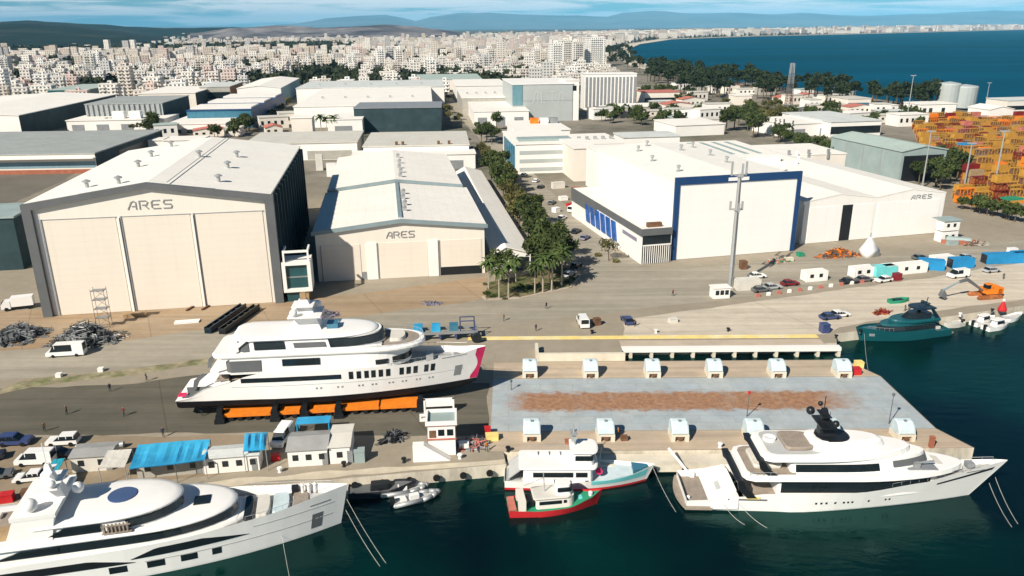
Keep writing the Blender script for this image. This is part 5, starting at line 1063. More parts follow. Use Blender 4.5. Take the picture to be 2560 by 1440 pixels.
# ---------------------------------------------------------------- yacht B: bow towards the camera side, cropped by the frame
def yacht_cropped():
    L, B = 62.0, 11.2; ax = rad(13.0)
    t = thing('motor_yacht', 'largest white yacht by the parking quay, grey domed roofs and angular black window bands', 'yacht', (-21.6-62*math.cos(ax),87.2-62*math.sin(ax),WL), ax)
    sheer = [(0,2.4),(.25,3.3),(.4,4.1),(.55,4.35),(.66,4.5),(.82,4.9),(1,5.75)]
    hb, st = hull_mesh(L, B, sheer, 1.6, 2.4, None, .25, stern_w=.92, bow_p=2.15, fine=.55, wl=1.12); h = hb.build('hull', [GEL, M['antifoul'], GEL], t)
    hs = lambda zs, xa, xb, **q: hullstrip(st, L, zs, xa, xb, rake=1.6, sheer_top=5.75, draft=2.4, boot=.25, **q)
    for x0, w_ in ((34.0,2.0),(38.2,2.0),(42.0,1.9),(45.6,1.1)): hs((1.15,2.05), x0, x0+w_, n=3).build('hull_window', M['dark_glass'], h)
    hs(lambda u: (2.3, 2.3+1.0*min(1, u/.06, (1-u)/.28)), 19.5, 37.0, off=.07, n=20).build('side_deck_slot', M['black_paint'], h)
    hs((.8,2.9), 57.8, 59.2, n=3).build('anchor_pocket', M['frame_grey'], h); hs((4.2,4.36), 57.4, 60.0, n=3).build('hawse_line', M['steel_grey'], h)
    hs((2.1,2.22), 38, 60.5, n=20).build('rub_line', M['grey_deck'], h); hs((3.75,3.86), 50.5, 60.5, n=16).build('knuckle_line', M['grey_deck'], h)
    # foredeck with seats
    deck_mesh(st, L, 1.15, .55, .66, .975).build('foredeck', M['grey_deck'], t)
    for x0, x1, w_, m_, nm in ((47.2,48.6,2.6,'white_gel','deck_locker'),(49.0,50.2,2.4,'dark_glass','deck_hatch'),(50.5,52.2,2.3,'canvas','sun_pad'),(52.5,54.6,2.2,'winch_hood','sun_pad'),(55.0,57.0,1.9,'teak','seat')):
        b = MB(); slab(b, plan(x0,x1,w_,.5,.3), 3.7, 4.45, 0, None, .06); b.build(nm, M[m_], t)
    for x0 in (56.2,57.0,57.8): 
        b = MB(); b.lathe([(.22,4.2),(.22,5.3),(.3,5.5),(.05,5.7)], x0, 1.5, 8); b.build('fender', GEL, t)
    b = MB().bx(54.8,55.6,1.6,2.4,3.9,5.2); b.build('deck_chair', M['black_paint'], t)
    # main deckhouse flush, black angular window
    P1 = plan(8, 50.5, 5.3, 14, .8, pw=2.0); b = MB(); tier(b, P1, 2.2, 3.8, .1); d1 = b.build('main_deckhouse', GEL, t)
    def angular(name, par, P, z0, z1, xa, xb, cutl, cutr):
        y = -max(abs(p[1]) for p in P)-.07; q = [(xa,z0),(xb-cutr,z0),(xb,z1),(xa+cutl,z1)]; MB().xprof(q, y, y+.25).build(name, M['dark_glass'], par)
        MB().xprof(q, -y-.25, -y).build(name, M['dark_glass'], par)
    PB = plan(12, 48.5, 5.62, 12, .8); 
    hs(lambda u: (2.75+.2*u, 2.75+.2*u+1.05*min(1, u/.22, (1-u)/.4)), 36.5, 50.0, off=.06, n=20).build('saloon_window', M['dark_glass'], h)
    P2 = plan(10, 50.2, 5.5, 14, 1.2, pw=2.0); b = MB(); slab(b, P2, 3.7, 4.4); b.build('upper_deck', GEL, t)
    P3 = plan(15, 48.2, 4.9, 12, .8, pw=2.1); b = MB(); tier(b, P3, 4.3, 5.7, .3, lean=.3); d2 = b.build('upper_deckhouse', GEL, t)
    band(P3, 4.55, 5.45, 28.5, 60, .07, .25, .2).build('window', M['dark_glass'], d2); angular('window', d2, P3, 4.55, 5.4, 22.0, 29.0, 3.0, 0)
    P4 = plan(14, 48.4, 5.1, 10.5, 1.2, pw=2.1); b = MB(); b.loft([[(x,y,5.65) for x,y in grow(P4,-.2)], [(x,y,5.8) for x,y in P4], [(x,y,5.98) for x,y in grow(P4,-.1)], [(x,y,6.12) for x,y in grow(P4,-.8)], [(x,y,6.2) for x,y in grow(P4,-2.5)]], 0); b.build('upper_roof', GEL, t, True)
    b = MB(); b.rbx(44.2,-.1,6.18,6.32,1.9,1.9); b.build('roof_hatch', M['dark_glass'], t)
    P5 = plan(26, 42.0, 4.3, 8.0, .8, pw=2.1); b = MB(); tier(b, P5, 6.1, 7.55, .3, lean=.3); d3 = b.build('bridge', GEL, t)
    band(P5, 6.35, 7.3, 36.5, 60, .06, .25, .2).build('wheelhouse_window', M['dark_glass'], d3); angular('window', d3, P5, 6.35, 7.3, 27.5, 33.6, 2.2, 0)
    b = MB()
    for i in range(7): b.bx(34.0+i*.42, 34.15+i*.42, -4.85, -4.4, 6.2, 7.3)
    b.bx(33.8,37.0,-4.9,-4.3,6.2,6.33).bx(33.8,37.0,-4.9,-4.8,7.2,7.32); b.build('bridge_stair', M['teak'], d3)
    P6 = plan(25, 42.2, 4.5, 8.6, 1.5, pw=2.1); b = MB(); b.loft([[(x,y,7.5) for x,y in grow(P6,-.2)], [(x,y,7.68) for x,y in P6], [(x,y,7.86) for x,y in grow(P6,-.15)], [(x,y,8.05) for x,y in grow(P6,-1.0)], [(x,y,8.15) for x,y in grow(P6,-2.5)]], 0); b.build('bridge_roof', M['white_gel'], t, True)
    b = MB(); b.lathe([(1.65,8.1),(1.65,8.28),(.1,8.3)], 35.2, .2, 24); o = b.build('skylight', mat('blue_dome', (.06,.10,.21), .3, .1, .4), t); o.scale = (1.0,1,1)
    # radar arch, aft sun deck and mast
    a = MB(); a.loft([[(23.4,-4.4,6.1),(28.4,-4.4,6.1),(28.4,-3.6,6.1),(23.4,-3.6,6.1)], [(24.6,-4.2,9.0),(29.0,-4.2,9.0),(29.0,-3.4,9.0),(24.6,-3.4,9.0)]]); a.loft([[(23.4,3.6,6.1),(28.4,3.6,6.1),(28.4,4.4,6.1),(23.4,4.4,6.1)], [(24.6,3.4,9.0),(29.0,3.4,9.0),(29.0,4.2,9.0),(24.6,4.2,9.0)]])
    a.bx(24.4,29.2,-4.25,4.25,9.0,9.5); ar = a.build('radar_arch', GEL, t)
    m = MB(); m.loft([[(24.2,-.9,13.2),(27.2,-.9,13.2),(27.2,.9,13.2),(24.2,.9,13.2)], [(25.0,-.5,15.2),(26.4,-.5,15.2),(26.4,.5,15.2),(25.0,.5,15.2)], [(25.4,-.25,17.4),(25.9,-.25,17.4),(25.9,.25,17.4),(25.4,.25,17.4)]]); m.bx(24.6,27,-2.2,2.2,15.0,15.2).bx(25.2,26.2,-1.4,1.4,16.4,16.5); m.tube((25.6,0,17.2),(25.6,0,20.2),.05,5); ms = m.build('mast', GEL, t); ms.location = (2.2, 0, -3.7)
    for x, y, z, r_ in ((24.2,-3.1,14.0,.85),(24.2,3.1,14.0,.85),(26.4,-1.9,15.7,.5),(28.4,0,13.8,.7)): d = MB(); dome(d, x, y, z, r_); d.build('radar_dome', GEL, ms, True)
    b = MB(); b.bx(16,23,-2.8,2.8,6.2,6.3); b.build('sun_deck', M['teak'], t)
    for x0, y0 in ((15,-2.2),(17.2,-2.2),(15,1.2),(17.2,1.2)): b = MB(); b.bx(x0+2,x0+3.9,y0,y0+1.0,6.3,6.7).bx(x0+2,x0+2.4,y0,y0+1.0,6.7,7.1); b.build('sun_lounger', M['canvas'], t)
    b = MB().bx(22.0,24.0,-3.4,-2.0,6.2,7.3); b.build('bar_cabinet', M['timber'], t)
    rail([(x, -4.7, 6.1) for x in range(15, 24)], .9, t); bow_rail(st, L, .80, .97, .2, .5, t)
    return t
yacht_cropped()
# ---------------------------------------------------------------- yacht C: moored at the lift pier
def yacht_moored():
    L, B = 44.2, 8.6; ax = rad(-.8)
    t = thing('motor_yacht', 'white yacht with a black mast moored at the ship lift pier, sharp raked bow', 'yacht', (23.4,92.9,WL), ax)
    sheer = [(0,1.5),(.07,1.7),(.14,2.2),(.25,2.9),(.5,3.0),(.72,3.8),(.85,4.6),(1,5.5)]
    hb, st = hull_mesh(L, B, sheer, 5.2, 1.9, None, .2, stern_w=.86, bow_p=1.75, fine=.42); h = hb.build('hull', [GEL, M['antifoul'], GEL], t)
    hs = lambda zs, xa, xb, **q: hullstrip(st, L, zs, xa, xb, rake=5.2, sheer_top=5.5, draft=1.9, boot=.2, **q)
    for x0 in (17.0,17.7,18.4,19.6,20.8,21.4,22.0,24.4,27.0,27.6): hs((1.2,1.5), x0, x0+.28, n=1).build('porthole', M['dark_glass'], h)
    hs(lambda u: (3.05+1.2*u, 3.3+1.35*u), 34.5, 43.0, off=.05).build('bow_slot', M['black_paint'], h)
    hs((1.7,1.95), 5.4, 10.6, n=4).build('platform_slot', M['frame_grey'], h); hs((2.0,2.35), 7.8, 9.6, n=3, off=.12).build('water_toy', M['pale_yellow'], t)
    hs((4.4,4.55), 38.5, 41.5, n=3).build('hawse_line', M['steel_grey'], h)
    b = MB(); Pq = [(-1.0+.9*(y/4.2)**2*1.0, y) for y in [-4.0+.8*i for i in range(11)]]; q = Pq+[(3.4,4.1),(3.4,-4.1)]; b.prism(q, .25, .62); sp = b.build('swim_platform', M['teak'], t)
    b = MB(); b.lathe([(.25,.62),(.25,1.0),(.1,1.1)], .6, -1.9, 8); b.build('fender', GEL, t)
    b = MB(); b.add([(3.2,-2.9,.6),(6.8,-2.7,2.5),(6.8,2.7,2.5),(3.2,2.9,.6),(6.8,-2.7,.4),(6.8,2.7,.4)], [(0,1,2,3),(0,4,1),(3,2,5),(1,4,5,2)]); tr = b.build('transom_door', GEL, t)
    MB().add([(4.6,-1.0,1.36),(5.2,-1.0,1.68),(5.2,1.0,1.68),(4.6,1.0,1.36)], [(0,1,2,3)]).build('name_plate', M['grey_deck'], tr)
    for s in (-1, 1):
        b = MB()
        for i in range(6): b.bx(3.2+i*.6, 3.8+i*.6, s*3.5-.55, s*3.5+.55, .4, .75+i*.32)
        b.build('stern_stair', GEL, t)
    deck_mesh(st, L, .75, .3, .15, .5).build('main_deck', M['teak'], t); deck_mesh(st, L, .55, .4, .6, .985).build('foredeck', M['grey_deck'], t)
    P1 = plan(12.0, 35.5, 3.6, 12, .5, pw=1.8); b = MB(); tier(b, P1, 2.0, 4.7, .1); d1 = b.build('main_deckhouse', GEL, t); band(P1, 2.7, 4.35, 12.4, 33.0, .06).build('window', M['dark_glass'], d1)
    P2 = plan(7.2, 38.0, 4.25, 15.0, 1.6, pw=1.75); b = MB(); b.loft([[(x,y,4.6) for x,y in grow(P2,-.3)], [(x,y,4.75) for x,y in P2], [(x,y,5.45) for x,y in grow(P2,-.1)], [(x,y,5.5) for x,y in grow(P2,-.35)]], 0); b.build('upper_deck', GEL, t)
    b = MB(); slab(b, plan(8.0,14.5,3.7,.4,1.2), 5.5, 5.54, 0, None, .02); b.build('aft_sole', M['teak'], t)
    b = MB(); slab(b, plan(9.0,13.0,2.3,.6,.4), 5.55, 6.1, 0, None, .05); b.build('sofa', M['canvas'], t)
    P3 = plan(13.6, 33.0, 3.35, 12.0, .5, pw=1.8); b = MB(); tier(b, P3, 5.4, 7.3, .25, lean=.35); d2 = b.build('upper_deckhouse', GEL, t); band(P3, 5.7, 6.75, 14.2, 25.5, .07, .2, .15).build('window', M['dark_glass'], d2); band(P3, 6.0, 6.9, 27.5, 40, .07, .2, .2).build('wheelhouse_window', M['frame_grey'], d2)
    P4 = plan(9.6, 30.5, 3.75, 13.0, 1.4, pw=1.8); b = MB(); b.loft([[(x,y,7.2) for x,y in grow(P4,-.3)], [(x,y,7.4) for x,y in P4], [(x,y,8.1) for x,y in grow(P4,-.15)], [(x,y,8.2) for x,y in grow(P4,-.4)]], 0); b.build('sun_deck', GEL, t)
    b = MB(); slab(b, plan(10.6,19.0,3.1,3.5,1.0), 8.2, 8.24, 0, None, .02); b.build('sun_deck_sole', M['grey_deck'], t)
    b = MB(); slab(b, plan(13.0,17.8,2.3,2.8,.5), 8.25, 8.8, 0, None, .08); b.build('sofa', M['teak'], t); b = MB(); b.lathe([(.9,8.25),(.9,8.65),(.7,8.66),(.1,8.5)], 11.7, .8, 14); b.build('spa_pool', M['white_gel'], t)
    P5 = plan(16.4, 27.0, 2.7, 7.0, 1.5, pw=1.9); b = MB(); b.loft([[(x,y,8.2) for x,y in P5], [(x-.2,y,9.0) for x,y in grow(P5,-.3)], [(x-.3,y,9.35) for x,y in grow(P5,-1.0)]], 0); hd = b.build('hard_top', GEL, t, False)
    b = MB(); b.add([(22.8,-2.05,8.95),(25.6,-1.2,8.75),(26.4,-.4,8.6),(23.6,-1.2,9.3)], [(0,1,2,3)]); b.build('skylight', M['frame_grey'], hd)
    b = MB(); slab(b, plan(17.5,22.0,1.9,2.2,1.6), 9.3, 9.55, 0, None, .1); mb_ = b.build('mast_base', M['black_paint'], t)
    m = MB(); m.loft([[(17.8,-.7,9.5),(20.2,-.7,9.5),(20.2,.7,9.5),(17.8,.7,9.5)], [(17.9,-.4,11.5),(19.3,-.4,11.5),(19.3,.4,11.5),(17.9,.4,11.5)], [(18.0,-.2,13.4),(18.7,-.2,13.4),(18.7,.2,13.4),(18.0,.2,13.4)]]); m.bx(17.5,19.6,-1.9,1.9,11.2,11.4).bx(17.8,19.0,-1.2,1.2,12.5,12.62); m.tube((18.3,0,13.4),(18.3,0,15.2),.06,5); m.tube((18.4,-1.8,11.4),(18.4,-1.8,13.8),.04,5); ms = m.build('mast', M['black_paint'], t)
    for x, y, z, r_ in ((17.2,1.7,12.2,.6),(19.4,-1.6,11.9,.5),(18.3,1.4,13.4,.35)): d = MB(); dome(d, x, y, z, r_); d.build('radar_dome', M['black_paint'], ms, True)
    # black curved wings at the ends of the two upper decks
    for (x, z, hh, yy) in ((6.3,2.3,2.5,4.25),(9.0,5.4,2.1,3.85)):
        for s in (-1, 1):
            q = [(x,z+hh),(x+.9,z+hh),(x+1.4,z+hh*.55),(x+2.8,z),(x+1.5,z),(x+.3,z+hh*.5)]; MB().xprof(q, s*yy-.1, s*yy+.1).build('deck_wing', M['black_paint'], t)
        b = MB(); slab(b, plan(x-.1,x+1.0,yy,.3,.4), z+hh-.05, z+hh+.12, 0, None, .05); b.build('deck_edge', M['black_paint'], t)
    # tender crane and gear on the foredeck
    b = MB().bx(29.5,33.5,-2.6,-1.2,5.2,5.6).bx(30.4,31.2,-2.3,-1.6,5.6,6.3).tube((30.8,-1.9,6.2),(33.2,-1.7,6.4),.14,6); b.build('deck_crane', M['steel_grey'], t)
    b = MB(); b.loft([[(34.0,-1.4,4.4),(34.0,1.4,4.4),(34.0,1.2,5.6),(34.0,-1.2,5.6)], [(37.8,-.7,4.5),(37.8,.7,4.5),(37.8,.6,5.2),(37.8,-.6,5.2)]]); b.build('tender', M['canvas'], t)
    b = MB().bx(38.6,39.6,-.5,.5,4.6,5.2); b.build('windlass', M['galv'], t)
    b = MB(); b.tube((2.2,3.6,.6),(-.8,6.4,3.6),.2,6); b.bx(1.9,2.5,3.3,3.9,.5,1.4); b.build('gangway', M['white_gel'], t)
    bow_rail(st, L, .62, .96, .25, .5, t); rail([(8+i*.9, -4.0, 5.5) for i in range(5)], .5, t)
    return t
yacht_moored()
# ---------------------------------------------------------------- green yacht
def green_yacht():
    L, B = 21.5, 5.6; (x0, y0), (x1, y1) = (91.6,152.6), (71.6,147.9); ax = math.atan2(y1-y0, x1-x0)
    t = thing('green_yacht', 'dark teal-green motor yacht with black windows moored at the far quay', 'yacht', (x0,y0,WL), ax)
    sheer = [(0,1.3),(.15,1.5),(.3,2.0),(.6,2.3),(1,3.1)]
    hb, st = hull_mesh(L, B, sheer, 1.6, 1.2, None, .12, stern_w=.88, bow_p=2.4, fine=.5); h = hb.build('hull', [M['green_hull'], M['antifoul'], M['green_hull']], t)
    deck_mesh(st, L, .3, .2, 0, .98).build('deck', M['green_hull'], t)
    P1 = plan(4.0,16.2,2.35,5.5,.4,pw=2.0); b = MB(); tier(b, P1, 1.6, 3.5, .3, lean=.3); d = b.build('deckhouse', M['green_hull'], t); band(P1, 2.1, 3.1, 4.5, 30, .06, .2, .2).build('window', M['dark_glass'], d)
    P2 = plan(2.8,13.6,2.45,5.5,.8,pw=2.0); b = MB(); slab(b, P2, 3.45, 4.2); b.build('flybridge', M['green_hull'], t)
    b = MB(); tier(b, plan(5.0,10.6,1.9,3.0,.4), 4.2, 5.2, .5, lean=.8); u = b.build('upper_screen', M['dark_glass'], t)
    for s in (-1, 1): MB().xprof([(3.2,4.2),(4.2,4.2),(5.6,6.2),(4.9,6.2)], s*1.9-.1, s*1.9+.1).build('arch_leg', M['green_dark'], t)
    b = MB(); slab(b, plan(4.0,9.0,2.05,2.2,.6), 6.15, 6.4); b.build('hard_top', M['green_dark'], t)
    m = MB(); m.tube((5.4,0,6.4),(5.1,0,8.2),.1,6).bx(5.0,5.6,-.9,.9,7.0,7.1); m.build('mast', M['green_dark'], t)
    for y in (-.8,.8): d_ = MB(); dome(d_, 5.6, y, 7.0, .35); d_.build('radar_dome', M['green_dark'], t, True)
    b = MB(); b.prism([(-1.1,-1.9),(0.1,-2.3),(.1,2.3),(-1.1,1.9)], .25, .5); b.build('swim_platform', M['teak'], t)
    hullstrip(st, L, (1.2,1.8), 18.2, 19.3, rake=1.6, sheer_top=3.1, draft=1.2, boot=.12, side=1, n=2).build('bow_emblem', M['galv'], h)
    b = MB().bx(2.0,4.2,-1.4,1.4,1.3,1.9); b.build('cockpit_seat', M['canvas'], t); rail([(14+i, 2.0-.05*i*i, 2.2+.1*i) for i in range(6)], .6, t)
    return t
green_yacht()
# ---------------------------------------------------------------- passenger boat and tug
def passenger_boat():
    L, B = 21.4, 5.6; (x0, y0), (x1, y1) = (-1.2,96.7), (20.2,96.4); t = thing('passenger_boat', 'white and turquoise passenger boat with red waterline moored under the pier wall', 'boat', (x0,y0,WL), math.atan2(y1-y0,x1-x0))
    sheer = [(0,1.5),(.3,1.35),(.6,1.6),(.8,2.0),(1,2.7)]
    hb, st = hull_mesh(L, B, sheer, 1.4, 1.0, None, .35, stern_w=.88, bow_p=2.5, fine=.5); h = hb.build('hull', [M['white_gel'], M['red_paint'], M['red_paint']], t)
    hullstrip(st, L, lambda u: (.95+.2*u, 1.6+.75*u*u), 12.2, 20.6, rake=1.4, sheer_top=2.7, draft=1, boot=.35).build('turquoise_band', M['turq'], h); hullstrip(st, L, lambda u: (.95+.2*u, 1.6+.75*u*u), 12.2, 20.6, rake=1.4, sheer_top=2.7, draft=1, boot=.35, side=1).build('turquoise_band', M['turq'], h)
    deck_mesh(st, L, .45, .25, .5, .98).build('foredeck', M['winch_hood'], t); deck_mesh(st, L, .3, .2, 0, .5).build('deck', M['grey_deck'], t)
    b = MB(); b.loft([[(18.2,-1.2,1.9),(18.2,1.2,1.9),(18.2,1.2,2.35),(18.2,-1.2,2.35)],[(20.3,-.3,2.2),(20.3,.3,2.2),(20.3,.3,2.6),(20.3,-.3,2.6)]]); b.build('bow_locker', M['blue_glass'], t)
    P1 = plan(2.6,12.6,2.5,.6,.3); b = MB(); tier(b, P1, 1.1, 3.3, .06); d = b.build('cabin', GEL, t)
    y = -2.56; MB().bx(4.0,9.6,y,y+.1,2.15,2.85).build('window', M['dark_glass'], d); MB().bx(10.0,11.6,y,y+.1,2.15,2.85).build('window', M['dark_glass'], d)
    for x in (8.9,11.3): MB().bx(x,x+.5,y,y+.1,1.25,1.6).build('vent', M['frame_grey'], d)
    b = MB(); slab(b, plan(2.0,13.2,2.65,.8,.5), 3.3, 3.55); b.build('roof', M['white_gel'], t)
    b = MB(); tier(b, plan(9.6,12.8,1.9,.8,.3), 3.5, 5.5, .15); w_ = b.build('wheelhouse', GEL, t); band(plan(9.6,12.8,1.9,.8,.3), 4.4, 5.1, 9.9, 14, .05).build('window', M['dark_glass'], w_); b = MB(); slab(b, plan(9.2,13.2,2.1,.9,.3), 5.5, 5.7); b.build('wheelhouse_roof', GEL, t)
    m = MB(); m.tube((10.0,.3,5.7),(9.7,.3,9.0),.14,6,r2=.07).bx(9.3,10.3,-.5,1.1,7.6,7.75).bx(9.5,10.1,-.1,.7,6.4,7.4); m.build('mast', M['galv'], t)
    b = MB()
    for x in (3.6,5.2,6.8): b.bx(x,x+1.1,.9,1.7,3.55,3.9)
    b.build('roof_bench', M['white_gel'], t); rail([(2.4+i*1.1, 2.45, 3.55) for i in range(7)], .8, t)
    b = MB(); b.path([(.2,-2.2,1.4),(2.4,-2.3,3.3)], .06); b.path([(.2,2.2,1.4),(2.4,2.3,3.3)], .06); b.bx(.4,2.2,-1.6,1.6,1.2,1.35); b.build('stern_frame', M['steel_grey'], t); MB().add([(.5,-2.2,1.5),(2.6,-2.4,3.4),(2.6,2.4,3.4),(.5,2.2,1.5)], [(0,1,2,3)]).build('stern_awning', M['grey_deck'], t)
    b = MB(); b.ylathe([(.28,-.15),(.5,-.15),(.5,.15),(.28,.15)], 13.4, 2.3, 12); o = b.build('life_ring', M['magenta'], t); o.location = (0,-1.2,0)
    b = MB(); b.tube((13.6,1.2,1.8),(13.9,1.4,4.6),.05,5); b.build('flag_pole', M['galv'], t)
    return t
passenger_boat()
def tug():
    L, B = 12.9, 4.3; (x0, y0), (x1, y1) = (-.7,89.3), (12.1,91.0); t = thing('fishing_boat', 'small red-hulled boat with green deck and cream cabin beside the passenger boat', 'boat', (x0,y0,WL), math.atan2(y1-y0,x1-x0))
    sheer = [(0,1.1),(.3,.95),(.6,1.05),(.85,1.6),(1,2.2)]
    hb, st = hull_mesh(L, B, sheer, .8, .8, None, .1, stern_w=.8, bow_p=2.4, fine=.45); h = hb.build('hull', [M['red_paint'], M['red_paint'], M['red_paint']], t)
    deck_mesh(st, L, .22, .12, 0, .985).build('deck', M['green_deck'], t)
    P1 = plan(3.6,9.0,1.45,1.2,.3); b = MB(); tier(b, P1, .8, 2.3, .08); d = b.build('cabin', M['cream_render'], t); MB().bx(4.0,7.0,-1.52,-1.40,1.5,1.95).build('window', M['dark_glass'], d); MB().bx(7.3,7.7,-1.5,-1.38,1.55,1.95).build('window', M['dark_glass'], d)
    b = MB(); slab(b, plan(3.2,8.6,1.6,1.0,.3), 2.3, 2.5); b.build('roof', M['canvas'], t)
    b = MB(); tier(b, plan(6.4,8.6,1.1,.6,.3), 2.5, 3.9, .15); w_ = b.build('wheelhouse', M['white_gel'], t); band(plan(6.4,8.6,1.1,.6,.3), 3.0, 3.6, 6.5, 9, .05).build('window', M['dark_glass'], w_)
    b = MB(); b.tube((5.0,.2,2.4),(4.8,.2,5.4),.07,6).tube((4.8,.2,4.6),(2.2,.2,3.6),.05,5); b.build('mast', M['galv'], t)
    b = MB().bx(1.2,2.2,-1.6,-.9,.8,2.1).bx(1.2,2.2,.9,1.6,.8,2.1).bx(1.2,2.2,-1.6,1.6,2.1,2.35); b.build('stern_gantry', M['cream_render'], t); b = MB(); b.ylathe([(.1,-.9),(.5,-.9),(.5,.9),(.1,.9)], 2.9, 1.4, 12); b.build('net_drum', M['black_paint'], t)
    b = MB().bx(-.05,.9,-1.55,1.5,1.02,1.25); b.build('stern_cap', M['pink_tile'], t); b = MB(); b.lathe([(.25,1.4),(.3,2.0),(.1,2.1)], 11.3, -.1, 8); b.build('bollard', M['white_gel'], t); b = MB().bx(9.6,10.6,-.5,.5,1.0,1.3); b.build('deck_hatch', M['turq'], t)
tug()
# ---------------------------------------------------------------- small craft
def small_boat(px, py, ax, L, B, lab, hm='white_gel', cabin=True, name='motor_boat', grp=None):
    x, y = G(px, py, WL); t = thing(name, lab, 'boat', (x,y,WL), rad(ax), grp)
    hb, st = hull_mesh(L, B, [(0,.9),(.5,.85),(1,1.35)], .5, .4, None, .1, stern_w=.85, bow_p=2.2, fine=.45); hb.build('hull', [M[hm], M['antifoul'], M[hm]], t); deck_mesh(st, L, .3, .25, 0, .95).build('deck', M['grey_deck'], t)
    if cabin:
        b = MB(); tier(b, plan(L*.3,L*.68,B*.3,L*.15,.2), .6, 2.0, .15); c = b.build('cabin', M['white_gel'], t); band(plan(L*.3,L*.68,B*.3,L*.15,.2), 1.25, 1.75, L*.32, L, .04, 0, .05).build('window', M['dark_glass'], c); b = MB(); slab(b, plan(L*.26,L*.66,B*.34,L*.12,.2), 2.0, 2.12, 0, None, .05); b.build('roof', M['white_gel'], t)
    MB().bx(-.35,.25,-.25,.25,.2,1.3).build('outboard', M['black_paint'], t); return t
small_boat(2432,815,25,7.0,2.4,'small white cabin boat moored by the far quay, tyre on its side'); small_boat(2462,826,22,7.6,2.6,'outer white cabin boat of the moored cluster near the far quay'); small_boat(2500,806,24,7.2,2.3,'slim open white boat lying ahead of the cabin boats','white_gel',False); small_boat(2405,812,200,5.6,2.0,'short grey-white open boat next to the cabin boats','canvas',False)
def dinghy(px, py, ax, lab, L=6.4):
    x, y = G(px, py, WL); t = thing('inflatable_boat', lab, 'inflatable boat', (x,y,WL), rad(ax)); b = MB(); r_ = .32
    pts = [(0,-.95,.35),(L*.6,-.98,.38),(L*.82,-.7,.45),(L*.96,-.2,.55),(L,0,.58),(L*.96,.2,.55),(L*.82,.7,.45),(L*.6,.98,.38),(0,.95,.35)]; b.path(pts, r_, 8)
    for p in pts: b.ball(p, r_, 8, 5)
    b.build('tube', M['galv'], t, True); MB().prism([(0,-.9),(L*.7,-.85),(L*.92,0),(L*.7,.85),(0,.9)], .05, .3).build('floor', M['grey_deck'], t); MB().bx(L*.35,L*.55,-.35,.35,.3,1.0).build('console', M['white_gel'], t); MB().bx(L*.15,L*.27,-.6,.6,.3,.7).build('seat', M['white_gel'], t); MB().bx(-.45,.1,-.25,.25,.2,1.2).build('outboard', M['black_paint'], t)
dinghy(955,1236,14,'grey inflatable boat lying against the quay by the ramp'); dinghy(985,1262,22,'outer pale inflatable boat with white seats off the ramp quay')
t = thing('dark_tender', 'dark tender lying in the shade between the largest yacht and the quay', 'boat', G3(872,1238,WL), rad(9)); hb, st = hull_mesh(9.5, 2.8, [(0,1.0),(.5,1.0),(1,1.5)], .6, .5, None, .1); hb.build('hull', [M['car_dark'], M['antifoul'], M['car_dark']], t); deck_mesh(st, 9.5, .25, .2, 0, .97).build('deck', M['frame_grey'], t); b = MB(); tier(b, plan(3,6,.8,.8,.2), .8, 1.6, .15); b.build('console', M['black_paint'], t)
# mooring lines: from bow fairleads to the sea bed, and tubes thin as rope
def line(p, q, lab, sag=.4, r=.022):
    p, q = Vector(p), Vector(q); pts = [p+(q-p)*(i/8)-Vector((0,0,sag*4*(i/8)*(1-i/8))) for i in range(9)]
    b = MB(); b.path([tuple(v) for v in pts], r, 5); tag(b.build('mooring_line', M['rope']), lab, 'rope', None)
line((-21.8,86.9,1.6), G3(965,1408,WL), 'upper pale line from the bow of the largest yacht into the water'); line((-22.0,86.6,.2), G3(950,1416,WL), 'lower pale line beside the upper one from the largest yacht'); line((-30,84.2,-.3), G3(725,1450,WL), 'single pale line off the near flank of the largest yacht')
line((66.2,92.0,1.0), G3(2545,1310,WL), 'long pale line from the raked bow of the black-masted yacht'); line((65.4,91.8,.2), G3(2530,1318,WL), 'second pale line from the raked bow, nearer the hull'); line((30,88.9,-.5), G3(1918,1320,WL), 'short line from the near side of the black-masted yacht'); line((28,88.8,-.6), G3(1862,1312,WL), 'shortest line under the stern quarter of the black-masted yacht'); line((20,96.3,.2), G3(1690,1280,WL), 'line from the passenger boat bow down to the water')
line((24,96.2,-.8), (20.5,100.9,0), 'yellowish stern line of the black-masted yacht to the pier'); line((72.5,147.5,-.3), G3(2170,925,WL), 'thin line from the bow of the dark green yacht')
